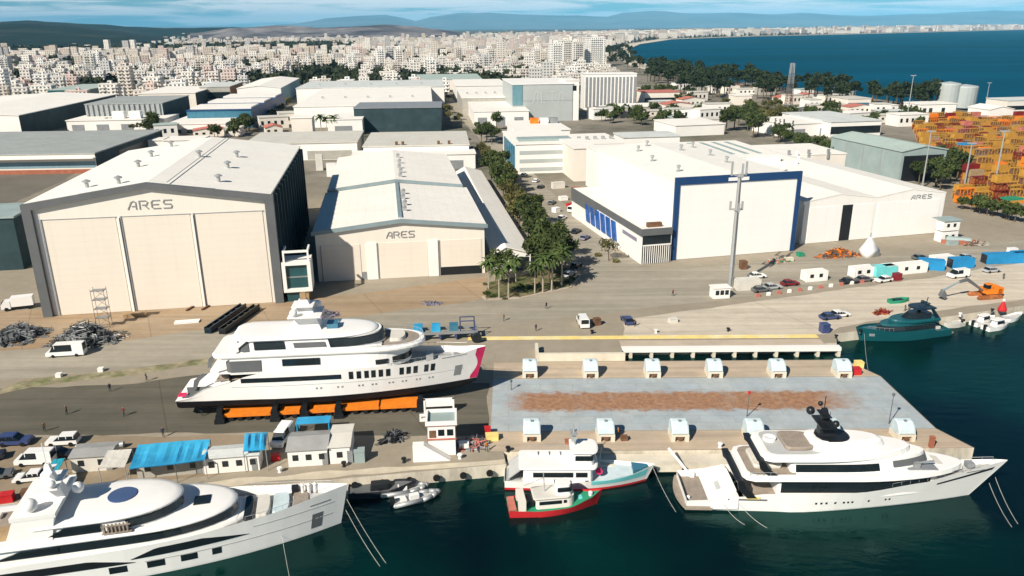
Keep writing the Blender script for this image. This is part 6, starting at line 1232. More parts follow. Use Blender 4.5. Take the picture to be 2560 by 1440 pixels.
# ================================================================ VEHICLES
def car_meshes(L, W, H, kind_):
    """lower body, cabin glass, roof, wheels; x forward"""
    hl, hw = L/2, W/2
    if kind_ == 'van': low = [(-hl,.35),(-hl,1.15),(hl-.15,1.15),(hl,.85),(hl,.35)]; gl = [(-hl+.05,1.15),(-hl+.15,H-.12),(hl-1.55,H-.12),(hl-.75,1.15)]; ro = (-hl+.1, hl-1.5)
    elif kind_ == 'suv': low = [(-hl,.4),(-hl,1.0),(hl-.1,.98),(hl,.75),(hl,.38)]; gl = [(-hl+.08,1.0),(-hl+.35,H-.1),(hl-2.05,H-.1),(hl-1.25,1.0)]; ro = (-hl+.33, hl-2.0)
    else: low = [(-hl,.35),(-hl+.03,.88),(hl-.2,.82),(hl,.62),(hl,.32)]; gl = [(-hl+.35,.88),(-hl+.95,H-.08),(hl-2.0,H-.08),(hl-1.15,.84)]; ro = (-hl+.9, hl-1.95)
    b = MB()
    for s0, s1, f in ((-1,1,1),): b.xprof(low, -hw, hw)
    top = [(ro[0],H-.12),(ro[0]+.05,H),(ro[1]-.1,H),(ro[1]+.05,H-.12)]; b.xprof(top, -hw*.8, hw*.8)
    for x in ((ro[0]+.1, ro[1]-.1, (ro[0]+ro[1])/2) if kind_ != 'van' else (ro[0]+.1, ro[0]+1.6, ro[1]-.2)):   # pillars
        for s in (-1, 1): b.bx(x-.05, x+.05, s*hw*.83-.05, s*hw*.83+.05, low[1][1]-.02, H-.06)
    if kind_ == 'van':
        for s in (-1, 1): b.bx(-hl+.02, -hl+2.0, s*hw*.9-.06, s*hw*.9+.06, 1.1, H-.1)
    body = b.mesh('body', [M['car_white']])
    g = MB(); n = len(gl); w0, w1 = hw*.95, hw*.79
    vs = [(x, -(w0 if z < H-.3 else w1), z) for x, z in gl]+[(x, (w0 if z < H-.3 else w1), z) for x, z in gl]
    g.add(vs, [tuple(range(n)), tuple(range(2*n-1, n-1, -1))]+[(i, n+i, n+(i+1)%n, (i+1)%n) for i in range(n)]); glass = g.mesh('window', [M['dark_glass']])
    r_ = .33 if kind_ != 'suv' else .37; wh = MB(); wh.ylathe([(.14,-.11),(r_,-.11),(r_,.11),(.14,.11)], 0, 0, 12); wheel = wh.mesh('wheel', [M['tyre']])
    lm = MB().bx(-.03,.03,-.18,.18,-.07,.07).mesh('headlight', [M['galv']])
    return body, glass, wheel, lm, L, W, r_
CARS = {'car': car_meshes(4.4,1.8,1.45,'car'), 'suv': car_meshes(4.6,1.9,1.75,'suv'), 'van': car_meshes(5.3,1.95,2.2,'van'), 'minibus': car_meshes(6.9,2.1,2.6,'van')}
def car(k, px, py, deg, paint, lab, cat=None, name=None, grp=None, z=0.0, xy=None):
    body, glass, wheel, lm, L, W, r_ = CARS[k]; x, y = xy if xy else G(px, py); t = thing(name or {'car':'parked_car','suv':'parked_car','van':'parked_van','minibus':'minibus'}[k], lab, cat or {'car':'car','suv':'car','van':'van','minibus':'minibus'}[k], (x,y,z), rad(deg), grp)
    def ch(n, me, loc=(0,0,0)):
        o = bpy.data.objects.new(n, me); C.objects.link(o); o.parent = t; o.location = loc; return o
    o = ch('body', body); setmat(o, 0, M[paint]); ch('window', glass)
    for sx in (-1, 1):
        for sy in (-1, 1): ch('wheel', wheel, (sx*L*.31, sy*(W/2-.08), r_))
    for sy in (-1, 1): ch('headlight', lm, (L/2, sy*W*.33, .66))
    return t
car('minibus',168,888,188,'car_white','white minibus with a dark window band parked on the road by the scaffolding')
car('suv',40,1110,5,'car_blue','dark blue car with a white flank parked farthest from the tents'); car('suv',160,1110,186,'car_white','white large car nearest the dark yard in the tent car park'); car('van',92,1158,184,'car_white','white van between the other parked cars by the teal tent')
car('car',80,1200,190,'car_white','white hatchback closest to the quay in the tent car park'); car('car',150,1142,5,'car_dark','dark car half hidden between the white van and the teal tent'); car('car',-8,1195,20,'car_grey','grey car cut off by the frame at the car park')
car('suv',-30,1150,20,'car_dark','black car cut off by the frame above the grey one')
for k, px, py, dg, pt, lab in (('car',1902,729,12,'car_grey','grey car next to the long white site cabin'),('car',1930,722,14,'car_silver','silver car between the grey one and the red one'),('car',1974,713,14,'red_dark','dark red car beside the white cabin with two windows'),('car',1892,694,10,'car_white','white car alone in front of the blue-framed hall'),
    ('car',2122,708,12,'car_dark','dark car, first of the pair before the white containers'),('car',2160,703,14,'car_grey','charcoal car, second of the pair before the white containers'),('car',2208,704,200,'car_white','white car in front of the turquoise-ended container'),('van',2394,693,196,'car_white','white van with a dark side stripe by the blue containers'),
    ('car',2478,680,15,'car_silver','silver car before the blue container near the excavator'),('car',2498,652,12,'car_white','white car glimpsed behind the blue containers'),('car',2074,797,12,'car_blue','navy car on the quay by the end of the yellow kerb'),('car',2098,791,14,'car_white','white car on the quay beside the navy one'),
    ('car',1568,806,100,'car_blue','small navy car on the yard near the yellow kerb'),('van',1457,812,95,'car_white','white van seen end-on near the yellow kerb'),
    ('car',2300,648,14,'car_grey','grey car on the road behind the turquoise containers'),('car',2416,647,14,'car_silver','silver car on the road beyond the blue containers')): car(k, px, py, dg, pt, lab)
for i, (px, py, dg, pt, lab) in enumerate(((1440,582,60,'car_dark','dark car parked outside the annex with blue windows'),(1462,598,60,'purple_sh','purple-grey car parked outside the annex, nearer the junction'),(1405,548,62,'car_white','white car on the lane beside the tree row'),(1432,528,62,'car_white','white box van on the lane near the annex windows'),(1380,510,66,'car_grey','grey car in the shade of a tree on the lane'),(1352,470,66,'car_dark','dark car on the lane near the white three-storey office'),
    (1340,455,70,'car_white','white car at the front of the white three-storey office'),(1310,440,70,'car_silver','silver car at the office corner by the trees'),(1170,350,66,'car_silver','silver car on the far boulevard behind the beige hall'),(1183,372,66,'car_dark','dark car on the far boulevard beside the beige hall'),(1160,335,66,'car_white','white car far along the boulevard'),(1422,690,62,'car_silver','silver car on the side lane behind the junction palms'),(1440,668,62,'car_dark','dark car in the tree shadow behind the junction palms'),
    (2225,412,30,'car_white','white car beside the teal grey open shed'),(2250,425,30,'red_dark','red car in front of the teal grey open shed'),(2195,388,30,'car_grey','grey car behind the teal grey open shed'))): car('van' if 'van' in lab else 'car', px, py, dg, pt, lab)
def truck(px, py, dg, lab, box='white_gel', cab='car_white'):
    t = thing('truck', lab, 'truck', G3(px,py), rad(dg)); MB().bx(-3.2,1.2,-1.1,1.1,.9,3.0).build('cargo_box', M[box], t); b = MB().xprof([(1.35,.5),(1.35,2.3),(2.6,2.3),(3.2,1.4),(3.2,.5)], -1.05, 1.05); c = b.build('cab', M[cab], t); MB().bx(2.62,3.0,-.95,.95,1.45,2.1).build('windscreen', M['dark_glass'], c); MB().bx(-3.2,3.0,-.5,.5,.5,.9).build('chassis', M['black_paint'], t)
    for x in (-2.3,2.2):
        for s in (-1, 1): w = MB(); w.ylathe([(.15,-.15),(.45,-.15),(.45,.15),(.15,.15)], x, .45, 10); o = w.build('wheel', M['tyre'], t); o.location.y = s*.95
car('van',707,1102,265,'car_white','white van seen end-on between the blue tent and the grey ribbed office'); truck(48,772,200,'white truck in the shade at the corner of the tallest shed')
# excavator on the far quay
t = thing('excavator', 'orange excavator with a long grey boom on the far quay', 'excavator', G3(2470,742), rad(190))
for s in (-1, 1): b = MB(); b.xprof([(-2.4,.35),(-2.0,.05),(3.6,.05),(4.0,.35),(3.6,.9),(-2.0,.9)], s*1.5-.4, s*1.5+.4); b.build('track', M['rust'], t)
b = MB().bx(-2.2,1.6,-1.4,1.4,1.1,2.3).bx(-2.6,-1.2,-1.4,1.4,1.1,2.5); b.build('engine_house', M['orange_paint'], t); b = MB().bx(.4,1.9,.2,1.4,2.3,3.6); c = b.build('cab', M['orange_paint'], t); MB().bx(1.0,1.95,.15,1.45,2.5,3.4).build('window', M['dark_glass'], c)
b = MB().xprof([(1.4,1.7),(1.8,1.5),(6.2,4.2),(8.2,3.9),(8.0,4.4),(6.0,4.9)], -.5, .1); b.build('boom', M['frame_grey'], t); b = MB().xprof([(7.9,4.3),(8.4,4.0),(12.2,2.0),(12.0,2.5)], -.4, 0); b.build('stick', M['fascia_teal'], t); b = MB().xprof([(12.0,2.5),(12.6,1.0),(11.4,.3),(11.2,1.4)], -.8, .4); b.build('bucket', M['frame_grey'], t)
# ================================================================ CONTAINERS AND CABINS
def cont_mesh(L, W=2.45, H=2.6):
    b = MB().bx(-L/2, L/2, -W/2, W/2, .12, H-.06)
    n = int(L/.5)
    for k in range(n):
        x = -L/2+.2+k*(L-.4)/n
        for s in (-1, 1): b.bx(x, x+.22, s*(W/2+.03)-.03, s*(W/2+.03)+.03, .25, H-.2)
    f = MB()
    for x in (-L/2, L/2-.12):
        for y in (-W/2-.02, W/2-.1): f.bx(x-.01, x+.13, y, y+.12, 0, H)
    for y in (-W/2-.02, W/2-.1): f.bx(-L/2, L/2, y, y+.12, H-.12, H+.01); f.bx(-L/2, L/2, y, y+.12, 0, .14)
    d = MB().bx(-L/2-.06, -L/2-.005, -W/2+.1, -.03, .2, H-.15).bx(-L/2-.06, -L/2-.005, .03, W/2-.1, .2, H-.15)
    return b.mesh('body', [M['blue_box']]), f.mesh('corner_frame', [M['blue_box']]), d.mesh('end_door', [M['blue_box']])
CONT = {6: cont_mesh(6.06), 12: cont_mesh(12.2)}
def container(L, x, y, z, a, paint, lab, grp=None, wins=0, end=None, name='shipping_container', cat='container'):
    t = thing(name, lab, cat, (x,y,z), a, grp)
    for nm, me, p in zip(('body','corner_frame','end_door'), CONT[L], (paint, paint, end or paint)):
        o = bpy.data.objects.new(nm, me); C.objects.link(o); o.parent = t; setmat(o, 0, M[p])
    for k in range(wins): MB().bx(-L/2+L*(k+.6)/(wins+.4)-.45, -L/2+L*(k+.6)/(wins+.4)+.45, -1.36, -1.2, 1.1, 1.95).build('window', M['dark_glass'], t)
    return t
for L_, px, py, dg, paint, end, wins, lab in ((6,2152,690,14,'white_render',None,2,'white container, first of the row on the far quay'),(6,2207,688,14,'turq','turq',0,'turquoise container end-on beside the white ones'),(12,2258,682,14,'white_render','turq',3,'long white container with a turquoise end door'),(6,2326,672,-20,'blue_box',None,0,'blue container turned askew next to the long white one'),
    (6,2352,662,14,'white_render',None,2,'white cabin container between the two blue ones'),(6,2400,668,6,'blue_box','car_dark',0,'blue container with a dark end behind the white van'),(12,2512,656,5,'blue_box','car_dark',0,'long blue container beyond the silver car'),(12,2580,650,8,'blue_box',None,0,'blue container cut off by the frame at the far quay'),
    (6,2034,700,14,'white_render',None,2,'white cabin with two windows beside the dark red car'),(6,1866,722,10,'canvas',None,0,'long low cream site cabin beside the kiosk')): x, y = G(px, py); container(L_, x, y, 0, rad(dg), paint, lab, None, wins, end)
# container yard in ochre and maroon
random.seed(3); ry = random.Random(31); cnt = 0
YA = rad(14); names = {'ochre':'ochre','maroon':'maroon','orange_paint':'orange','timber':'tan','pink_tile':'faded red'}
def rack_mesh():
    b = MB(); L_, W_, H_ = 6.06, 2.45, 2.58
    for x in (-3.03,-1.55,0,1.4,2.88):
        for y in (-1.22,1.06): b.bx(x, x+.16, y, y+.16, 0, H_)
    for z in (0,H_-.16):
        for y in (-1.22,1.06): b.bx(-3.03,3.04,y,y+.16,z,z+.16)
        for x in (-3.03,2.88): b.bx(x,x+.16,-1.22,1.22,z,z+.16)
    for x in (-3.0,.0): b.tube((x,-1.14,.1),(x+3,-1.14,2.4),.06,4)
    c = MB(); c.bx(-2.7,-.2,-1.0,1.0,.17,2.0).bx(.2,2.6,-.9,.9,.17,1.5); p = MB().bx(-3.0,3.0,-1.2,1.2,2.42,2.5)
    return b.mesh('rack_frame', [M['ochre']]), c.mesh('cargo', [M['maroon']]), p.mesh('top_panel', [M['ochre']])
RACK = rack_mesh()
def rack(x, y, z, a, paint, lab, grp):
    t = thing('cargo_rack', lab, 'cargo rack', (x,y,z), a, grp)
    for me, p in zip(RACK, (paint, 'brown' if paint != 'maroon' else 'rust', paint)): o = bpy.data.objects.new(me.name, me); C.objects.link(o); o.parent = t; setmat(o, 0, M[p])
DX, DY = math.cos(YA), math.sin(YA); slots = []
A0 = G(2372,520); B0 = G(2285,300)
for row_ in range(40):
    u_ = row_/39; sx_, sy_ = A0[0]+(B0[0]-A0[0])*u_, A0[1]+(B0[1]-A0[1])*u_
    for col in range(34):
        x, y = sx_+DX*col*6.6, sy_+DY*col*6.6; px, py = PX(x, y, 3)
        if px > 2590 or py < 286: continue
        if 2240 < px < 2405 and 395 < py < 500 or in_shed(x, y, 3): continue
        if (row_ % 4 == 3) or ry.random() < .10: continue
        slots.append((y, x, row_))
slots.sort(); nc = nr = 0
for (y, x, row_) in slots:
    far = y > 360; hgt = ry.choice((2,2,3,3,4)) if y < 330 else ry.choice((1,2,2,3)) if not far else ry.choice((1,1,2)); base = ry.choices(('ochre','orange_paint','maroon','timber','pink_tile'), (6.5,1.4,1.1,1.6 if far else .6,.6 if far else .15))[0]
    for k in range(hgt):
        pt = base if ry.random() < .7 else ry.choice(('ochre','maroon','ochre')); tier_ = 'alone on the ground' if hgt == 1 else 'topmost of its stack' if k == hgt-1 else 'lowest of its stack' if k == 0 else 'within its stack'
        zone = "at the container yard's far end" if far else 'in the near container yard'
        if ry.random() < .6:
            if nr < 290: rack(x+ry.uniform(-.1,.1), y, k*2.62, YA+rad(ry.uniform(-1,1)), pt, f'{names[pt]} open frame rack {tier_} {zone}', f'{names[pt]} racks {tier_} {zone}'); nr += 1
        elif nc < 280: container(6, x+ry.uniform(-.1,.1), y, k*2.62, YA+rad(ry.uniform(-1,1)), pt, f'{names[pt]} container {tier_} {zone}', f'{names[pt]} containers {tier_} {zone}'); nc += 1
cnt = (nc, nr)
print('yard containers', cnt)
def box_obj(name, px, py, dg, l, w, h, m, lab, cat, z=0): o = MB().bx(-l/2,l/2,-w/2,w/2,0,h*.92).bx(-l/2-.05,l/2+.05,-w/2-.05,w/2+.05,h*.92,h).build(name, M[m], loc=G3(px,py,z), rz=rad(dg)); return tag(o, lab, cat)
box_obj('blue_canopy',2415,362,14,6,5,.8,'blue_box','small blue canopy standing among the ochre containers','canopy',5.5); box_obj('green_canopy',2530,498,14,6,4,.6,'green_deck','small green canopy among the ochre containers','canopy',3.2)
# kiosk with three windows at the mast foot
t = thing('kiosk', 'small white kiosk with three dark windows at the foot of the mast', 'kiosk', G3(1803,746), rad(8)); MB().bx(-2.0,2.0,-.1,2.3,0,2.5).build('wall', M['white_render'], t); MB().bx(-2.2,2.2,-.3,2.5,2.5,2.7).build('roof', M['white_render'], t)
for x in (-1.5,-.35,.8): MB().bx(x,x+.85,-.16,-.105,.9,2.0).build('window', M['dark_glass'], t)
# telecom mast
t = thing('telecom_mast', 'tall galvanised mast with antenna brackets in front of the blue-framed hall', 'mast', G3(1825,722)); mh = ZH(1838,435,175.8)
b = MB(); b.lathe([(.62,0),(.55,mh*.5),(.42,mh)], 0, 0, 14); b.build('pole', M['galv'], t)
def antennas(z, r_, n, hh):
    b = MB(); pts = [(r_*math.cos(2*math.pi*k/3+.5), r_*math.sin(2*math.pi*k/3+.5)) for k in range(3)]
    for p, q in zip(pts, pts[1:]+pts[:1]): b.tube((*p,z),(*q,z),.09,5); b.tube((0,0,z-.4),(*p,z),.08,5)
    pl = b.build('antenna_frame', M['galv'], t)
    for k, p in enumerate(pts):
        MB().bx(p[0]-.22,p[0]+.22,p[1]-.15,p[1]+.15,z-.3,z+hh).build('antenna', M['galv'], pl)
antennas(mh-.3, 1.9, 3, 3.0); antennas(mh*.70, 1.6, 3, 1.8); MB().bx(-.08,.08,-.75,-.6,1,mh-1).build('cable_ladder', M['frame_grey'], t); MB().lathe([(1.1,0),(1.1,.5),(.7,.6)], 0, 0, 12).build('footing', M['concrete_grey'], t)
# lattice tower by the sea
t = thing('lattice_tower', 'slim grey lattice tower with a darker foot rising over the seaside pines', 'tower', G3(1968,292)); ly = G(1968,292)[1]; lh = ZH(1976,158,ly)
for (z0, z1, m_) in ((0,.25,'frame_grey'),(.25,.45,'brown'),(.45,.62,'frame_grey'),(.62,.82,'steel_grey'),(.82,1,'galv')):
    b = MB(); w_ = lambda f: 3.3*(1-f)+1.5*f
    for k in range(4):
        a0, a1 = k*math.pi/2+.8, (k+1)*math.pi/2+.8; P_ = lambda f, a: (w_(f)*math.cos(a), w_(f)*math.sin(a), f*lh)
        b.tube(P_(z0,a0), P_(z1,a0), .17, 5)
        n = 4
        for j in range(n):
            f0, f1 = z0+(z1-z0)*j/n, z0+(z1-z0)*(j+1)/n; b.tube(P_(f0,a0), P_(f1,a1), .09, 4); b.tube(P_(f0,a1), P_(f1,a0), .09, 4); b.tube(P_(f1,a0), P_(f1,a1), .09, 4)
    b.build('lattice_section', M[m_], t)
for px, py, top, lab in ((2266,305,190,'thin tall light mast between the pines and the silos'),(2464,262,208,'thin light mast at the shore beyond the container yard'),(2305,470,330,'white lamp post at the edge of the container yard'),(2478,505,330,'tall pale lamp post in the middle of the container yard'),(2408,480,360,'lamp post beside the tree clump of the container yard')):
    x, y = G(px, py); h = ZH(px, top, y); t = thing('light_mast', lab, 'light mast', (x,y,0)); MB().lathe([(.35,0),(.18,h)], 0, 0, 8).build('pole', M['galv'], t); MB().bx(-1.6,1.6,-.3,.3,h,h+.5).build('lamp_head', M['galv'], t)
# ================================================================ LIFT WINCHES
def winch():
    t = thing('lift_winch', 'pale winch hood', 'winch', (0,0,0)); pr = [(0,1.15),(.15,1.7),(.6,2.35),(1.2,2.72),(1.9,2.8),(2.45,2.6),(2.7,2.1),(2.7,.9)]
    vs = []; 
    for x, ins in ((-1.28,0),(-1.05,.12),(1.05,.12),(1.28,0)):
        for y, z in pr: vs.append((x, y, z+(.14 if abs(x) < 1.2 else 0)))
    n = len(pr); b = MB(); b.add(vs, [(k*n+i, k*n+i+1, (k+1)*n+i+1, (k+1)*n+i) for k in range(3) for i in range(n-1)]+[tuple(range(n)), tuple(range(4*n-1, 3*n-1, -1))]); b.build('hood', M['winch_hood'], t)
    b = MB().bx(-1.35,-.75,-.1,.7,0,1.15).bx(.75,1.35,-.1,.7,0,1.15).bx(-1.35,1.35,.7,2.8,0,.9).bx(-.75,.75,-.1,.7,.85,1.15); b.build('base', M['pale_concrete'], t); b = MB(); b.ylathe([(.1,-.1),(.38,-.1),(.38,.65),(.1,.65)], 0, .5, 12); b.build('cable_drum', M['brown'], t)
    MB().bx(-.2,.2,1.0,1.3,2.84,3.05).build('lifting_eye', M['steel_grey'], t); return t
wp = winch(); first = True
for nm, pys, xs in (('far',945,(1325,1477,1633,1788,1946,2110)),('near',1104,(1330,1515,1700,1888,2078,2265))):
    o_ = ('nearest the yacht ashore','second from the yacht ashore','third from the yacht ashore','fourth from the yacht ashore','second from the sea end','at the sea end')
    for px, od in zip(xs, o_):
        lab = f'pale hooded winch on the {"back" if nm == "far" else "front"} pier of the ship lift, {od}'; x, y = G(px, pys)
        if first: wp.location = (x, y, .02); wp['label'] = lab; wp['group'] = 'hooded winches of the ship lift'; first = False
        else: dup(wp, (x, y, .02), 0, lab, 'hooded winches of the ship lift')
# ================================================================ TENTS, CABINS AND TOWER BY THE PARKING QUAY
def canopy(name, corners, z, m, lab, cat='canopy', sag=.25, posts=True, tilt=0.0):
    """fabric sheet sagging between posts; corners are roof corners (px) at height z"""
    P_ = [Vector((*G(px, py, z), z)) for px, py in corners]; t = thing(name, lab, cat, (P_[0].x, P_[0].y, 0)); o = P_[0].copy(); o.z = 0; n = 10; b = MB(); vs = []
    for i in range(n+1):
        for j in range(n+1):
            u, v = i/n, j/n; p = P_[0]*(1-u)*(1-v)+P_[1]*u*(1-v)+P_[2]*u*v+P_[3]*(1-u)*v-o; p.z += -sag*math.sin(math.pi*((u*3) % 1))*math.sin(math.pi*v)+tilt*v+rnd.uniform(-.03,.03); vs.append(p)
    b.add(vs, [(i*(n+1)+j, (i+1)*(n+1)+j, (i+1)*(n+1)+j+1, i*(n+1)+j+1) for i in range(n) for j in range(n)]); b.add([v-Vector((0,0,.08)) for v in vs], [(i*(n+1)+j, i*(n+1)+j+1, (i+1)*(n+1)+j+1, (i+1)*(n+1)+j) for i in range(n) for j in range(n)]); b.build('tarpaulin', M[m], t)
    for k, p in enumerate(P_):
        q = p-o; MB().tube((q.x,q.y,0), (q.x,q.y,z+(tilt if k > 1 else 0)), .06, 6).build('post', M['galv'], t)
    return t
canopy('tarpaulin_tent', ((322,1172),(437,1160),(455,1102),(345,1112)), 3.0, 'blue_tarp', 'bright blue tarpaulin roof in two bays over the quay stores'); canopy('tarpaulin_tent', ((437,1160),(512,1150),(525,1098),(455,1102)), 3.0, 'blue_tarp', 'blue tarpaulin bay with a torn shaded end, joined to the brighter one'); canopy('tarpaulin_tent', ((98,1202),(132,1199),(162,1145),(134,1148)), 2.6, 'teal_tarp', 'teal sloping awning strip beside the white hatchback', sag=.05)
canopy('tarpaulin_tent', ((608,1128),(664,1124),(668,1080),(612,1083)), 3.4, 'blue_tarp', 'single blue tarpaulin cover by the end-on white van', sag=-.5); canopy('flat_roof_shelter', ((246,1170),(312,1167),(330,1122),(270,1126)), 2.9, 'canvas', 'cream canvas panel roof next to the blue tarpaulins', sag=.03)
def cabin(name, px, py, dg, l, w, h, lab, wall='white_render', roof='grey_roof', rise=.5, wins=3):
    t = thing(name, lab, 'cabin', G3(px,py), rad(dg)); b = MB(); vs = [(0,0),(w,0),(w,h),(w/2,h+rise),(0,h)]
    b.add([(0,y,z) for y, z in vs]+[(l,y,z) for y, z in vs], [(4,3,2,1,0),(5,6,7,8,9),(0,1,6,5),(1,2,7,6),(0,5,9,4)]); b.build('wall', M[wall], t)
    b = MB(); 
    for (y0, z0, y1, z1) in ((-.25,h-.08,w/2,h+rise+.04),(w/2,h+rise+.04,w+.25,h-.08)): b.add([(-.2,y0,z0),(l+.2,y0,z0),(l+.2,y1,z1),(-.2,y1,z1),(-.2,y0,z0+.1),(l+.2,y0,z0+.1),(l+.2,y1,z1+.1),(-.2,y1,z1+.1)], [(0,3,2,1),(4,5,6,7),(0,1,5,4),(1,2,6,5),(2,3,7,6),(3,0,4,7)])
    b.build('roof', M[roof], t)
    for k in range(wins): MB().bx(l*(k+.35)/wins, l*(k+.35)/wins+.8, -.06, -.004, 1.0, 1.9).build('window', M['dark_glass'], t)
    MB().bx(l*.86,l*.86+.8,-.05,-.004,.05,2.0).build('door', M['steel_grey'], t); return t
cabin('site_office', 722,1168,6, 5.6,5.2,2.7,'white-walled site office with a grey ribbed roof by the watch tower','white_render','grey_roof',.7,3); cabin('site_office', 826,1160,6, 2.9,6.4,2.8,'pale-roofed end cabin joined to the grey ribbed site office','white_render','canvas',.3,1); cabin('site_office', 512,1186,8, 7.6,3.0,2.6,'low white cabin row between the blue tents','white_render','roof_pale_grey',.25,4); cabin('site_office', 182,1182,7, 5.4,3.6,2.5,'grey flat-roofed store behind the largest yacht','canvas','grey_roof',.2,2)
cabin('site_office', 345,1196,8, 9.2,2.4,2.3,'grey lean-to store below the bright blue tarpaulin','concrete_grey','grey_roof',.15,3)
o = MB().bx(0,5.2,0,2.2,2.5,2.62).bx(.1,.25,.1,.25,0,2.5).bx(4.9,5.05,.1,.25,0,2.5).bx(.1,.25,1.9,2.05,0,2.5).bx(4.9,5.05,1.9,2.05,0,2.5).build('blue_awning', M['blue_tarp'], loc=G3(742,1098), rz=rad(6)); tag(o, 'faded blue awning behind the grey ribbed site office', 'awning')
box_obj('tank_box',900,1152,8,1.5,1.3,1.9,'sheet_teal','small teal grey box beside the pale-roofed end cabin','box'); o = MB(); o.tube((-3.4,0,.5),(3.4,0,.5),.5,14); o = o.build('steel_pipe', M['galv'], loc=G3(252,1122), rz=rad(7)); tag(o, 'long shiny steel pipe lying behind the cream canvas panel', 'pipe')
# watch tower
t = thing('watch_tower', 'two-storey white hut with red stripes and an outside stair by the ramp', 'hut', G3(1072,1140), rad(4))
MB().bx(0,4.0,0,3.6,0,5.0).build('wall', M['white_render'], t); b = MB().bx(-.15,4.15,-.15,3.75,2.65,2.85).bx(-.15,4.15,-.15,3.75,4.9,5.1); b.build('red_band', M['pink_tile'], t)
b = MB().bx(-.3,0.0,-.3,3.9,5.1,5.7).bx(4.0,4.3,-.3,3.9,5.1,5.7).bx(0,4,-.3,0,5.1,5.7).bx(0,4,3.6,3.9,5.1,5.7); b.build('parapet', M['white_render'], t); MB().bx(0,4,0,3.6,5.1,5.25).build('roof', M['sheet_teal'], t)
for x in (1.5,2.8): MB().bx(x,x+.9,-.06,-.004,3.3,4.3).build('window', M['dark_glass'], t)
MB().bx(.2,1.2,-.05,-.003,3.0,4.2).build('door', M['brown'], t)
b = MB(); b.xprof([(-2.2,0),(-1.6,0),(3.2,0),(-.6,2.7),(-2.2,2.7)], -1.6, -.4); b.build('outer_stair', M['white_render'], t)
# travelling blue cradle behind the yacht ashore
t = thing('lift_cradle', 'blue and grey steel cradle parked behind the bow of the yacht ashore', 'cradle', G3(1015,856), rad(5)); L_ = 14.5
b = MB().bx(0,L_,0,.5,1.4,1.9).bx(0,L_,2.5,3.0,1.4,1.9).bx(0,.4,.5,2.5,1.4,1.9).bx(L_-.4,L_,.5,2.5,1.4,1.9); b.build('frame', M['steel_grey'], t)
for x in (.4,3.4,6.6,9.8,13.4): MB().bx(x,x+.5,.05,2.95,.4,1.4).build('cross_beam', M['car_blue'], t)
for x in (1.6,5.2,8.8): MB().bx(x,x+1.8,.4,2.6,1.9,3.0).build('support_pad', M['blue_tarp'] if x < 8 else M['blue_glass'], t)
b = MB(); b.tube((11,.3,1.9),(11,.3,4.0),.12,6).tube((13.9,.3,1.9),(13.9,.3,4.0),.12,6).tube((11,.3,4.0),(13.9,.3,4.0),.12,6).tube((11,2.7,1.9),(11,2.7,4),.12,6).tube((13.9,2.7,1.9),(13.9,2.7,4),.12,6).tube((11,2.7,4),(13.9,2.7,4),.12,6); b.build('upright_frame', M['car_blue'], t)
for x in (.8,13.6):
    for y in (.3,2.7): w = MB(); w.ylathe([(.2,y-.3),(.55,y-.3),(.55,y+.3),(.2,y+.3)], x, .55, 12); w.build('wheel', M['tyre'], t)
o = MB(); o.ylathe([(.5,-.4),(1.0,-.4),(1.0,.4),(.5,.4)], 0, 1.0, 16); o = o.build('cable_reel', M['black_paint'], loc=G3(1192,856)); tag(o, 'large black cable reel near the bow of the yacht ashore', 'reel')
# ================================================================ YARD CLUTTER
def tangle(name, px, py, dg, lx, ly, h, n, mats, lab, cat, seed, r0=.045):
    """heap of tubes, frames and boards dropped at random"""
    r = random.Random(seed); t = thing(name, lab, cat, G3(px,py), rad(dg))
    for m_ in mats:
        b = MB()
        for k in range(n):
            x, y = max(-lx*.5, min(lx*.5, r.gauss(0,lx*.24))), max(-ly*.5, min(ly*.5, r.gauss(0,ly*.24))); env = max(.06, 1-(abs(x)/lx*1.9)**1.5-(abs(y)/ly*1.9)**1.5); zt = h*env*r.random()**.8; a = r.choice((0,.3,1.57,2.9,r.random()*6.28))+r.gauss(0,.15); L_ = r.uniform(.35,1.25); dz = r.gauss(0,.22)
            b.tube((x-math.cos(a)*L_, y-math.sin(a)*L_, max(.06, zt-dz)), (x+math.cos(a)*L_, y+math.sin(a)*L_, max(.06, zt+dz)), r0*r.uniform(.8,1.6), 5)
            if k % 4 == 0: b.rbx(x, y, 0, max(.15, zt*.9), r.uniform(.5,1.9), r.uniform(.3,1.1), a)
            if k % 7 == 0: b.tube((x, y, 0), (x+r.gauss(0,.2), y, zt+.7), r0*1.3, 5)
        b.tube((-lx*.42, r.uniform(-.3,.3), .12), (lx*.42, r.uniform(-.3,.3), .2), r0, 5); b.tube((r.uniform(-.3,.3), -ly*.42, .12), (r.uniform(-.3,.3), ly*.42, .2), r0, 5)
        b.build('tube_tangle', M[m_], t)
    return t
tangle('scaffold_heap',215,852,5,13,8.5,4.4,190,('frame_grey','galv','black_paint'),'large grey heap of dismantled scaffolding before the tallest shed','scaffolding',1); tangle('scaffold_heap',50,842,15,10,10,3.2,130,('steel_grey','black_paint','frame_grey'),'smaller scaffolding heap by the shed corner','scaffolding',2); tangle('scaffold_heap',285,845,5,5,4,1.2,30,('timber','galv'),'low pile of boards and couplers at the edge of the larger heap','scaffolding',3)
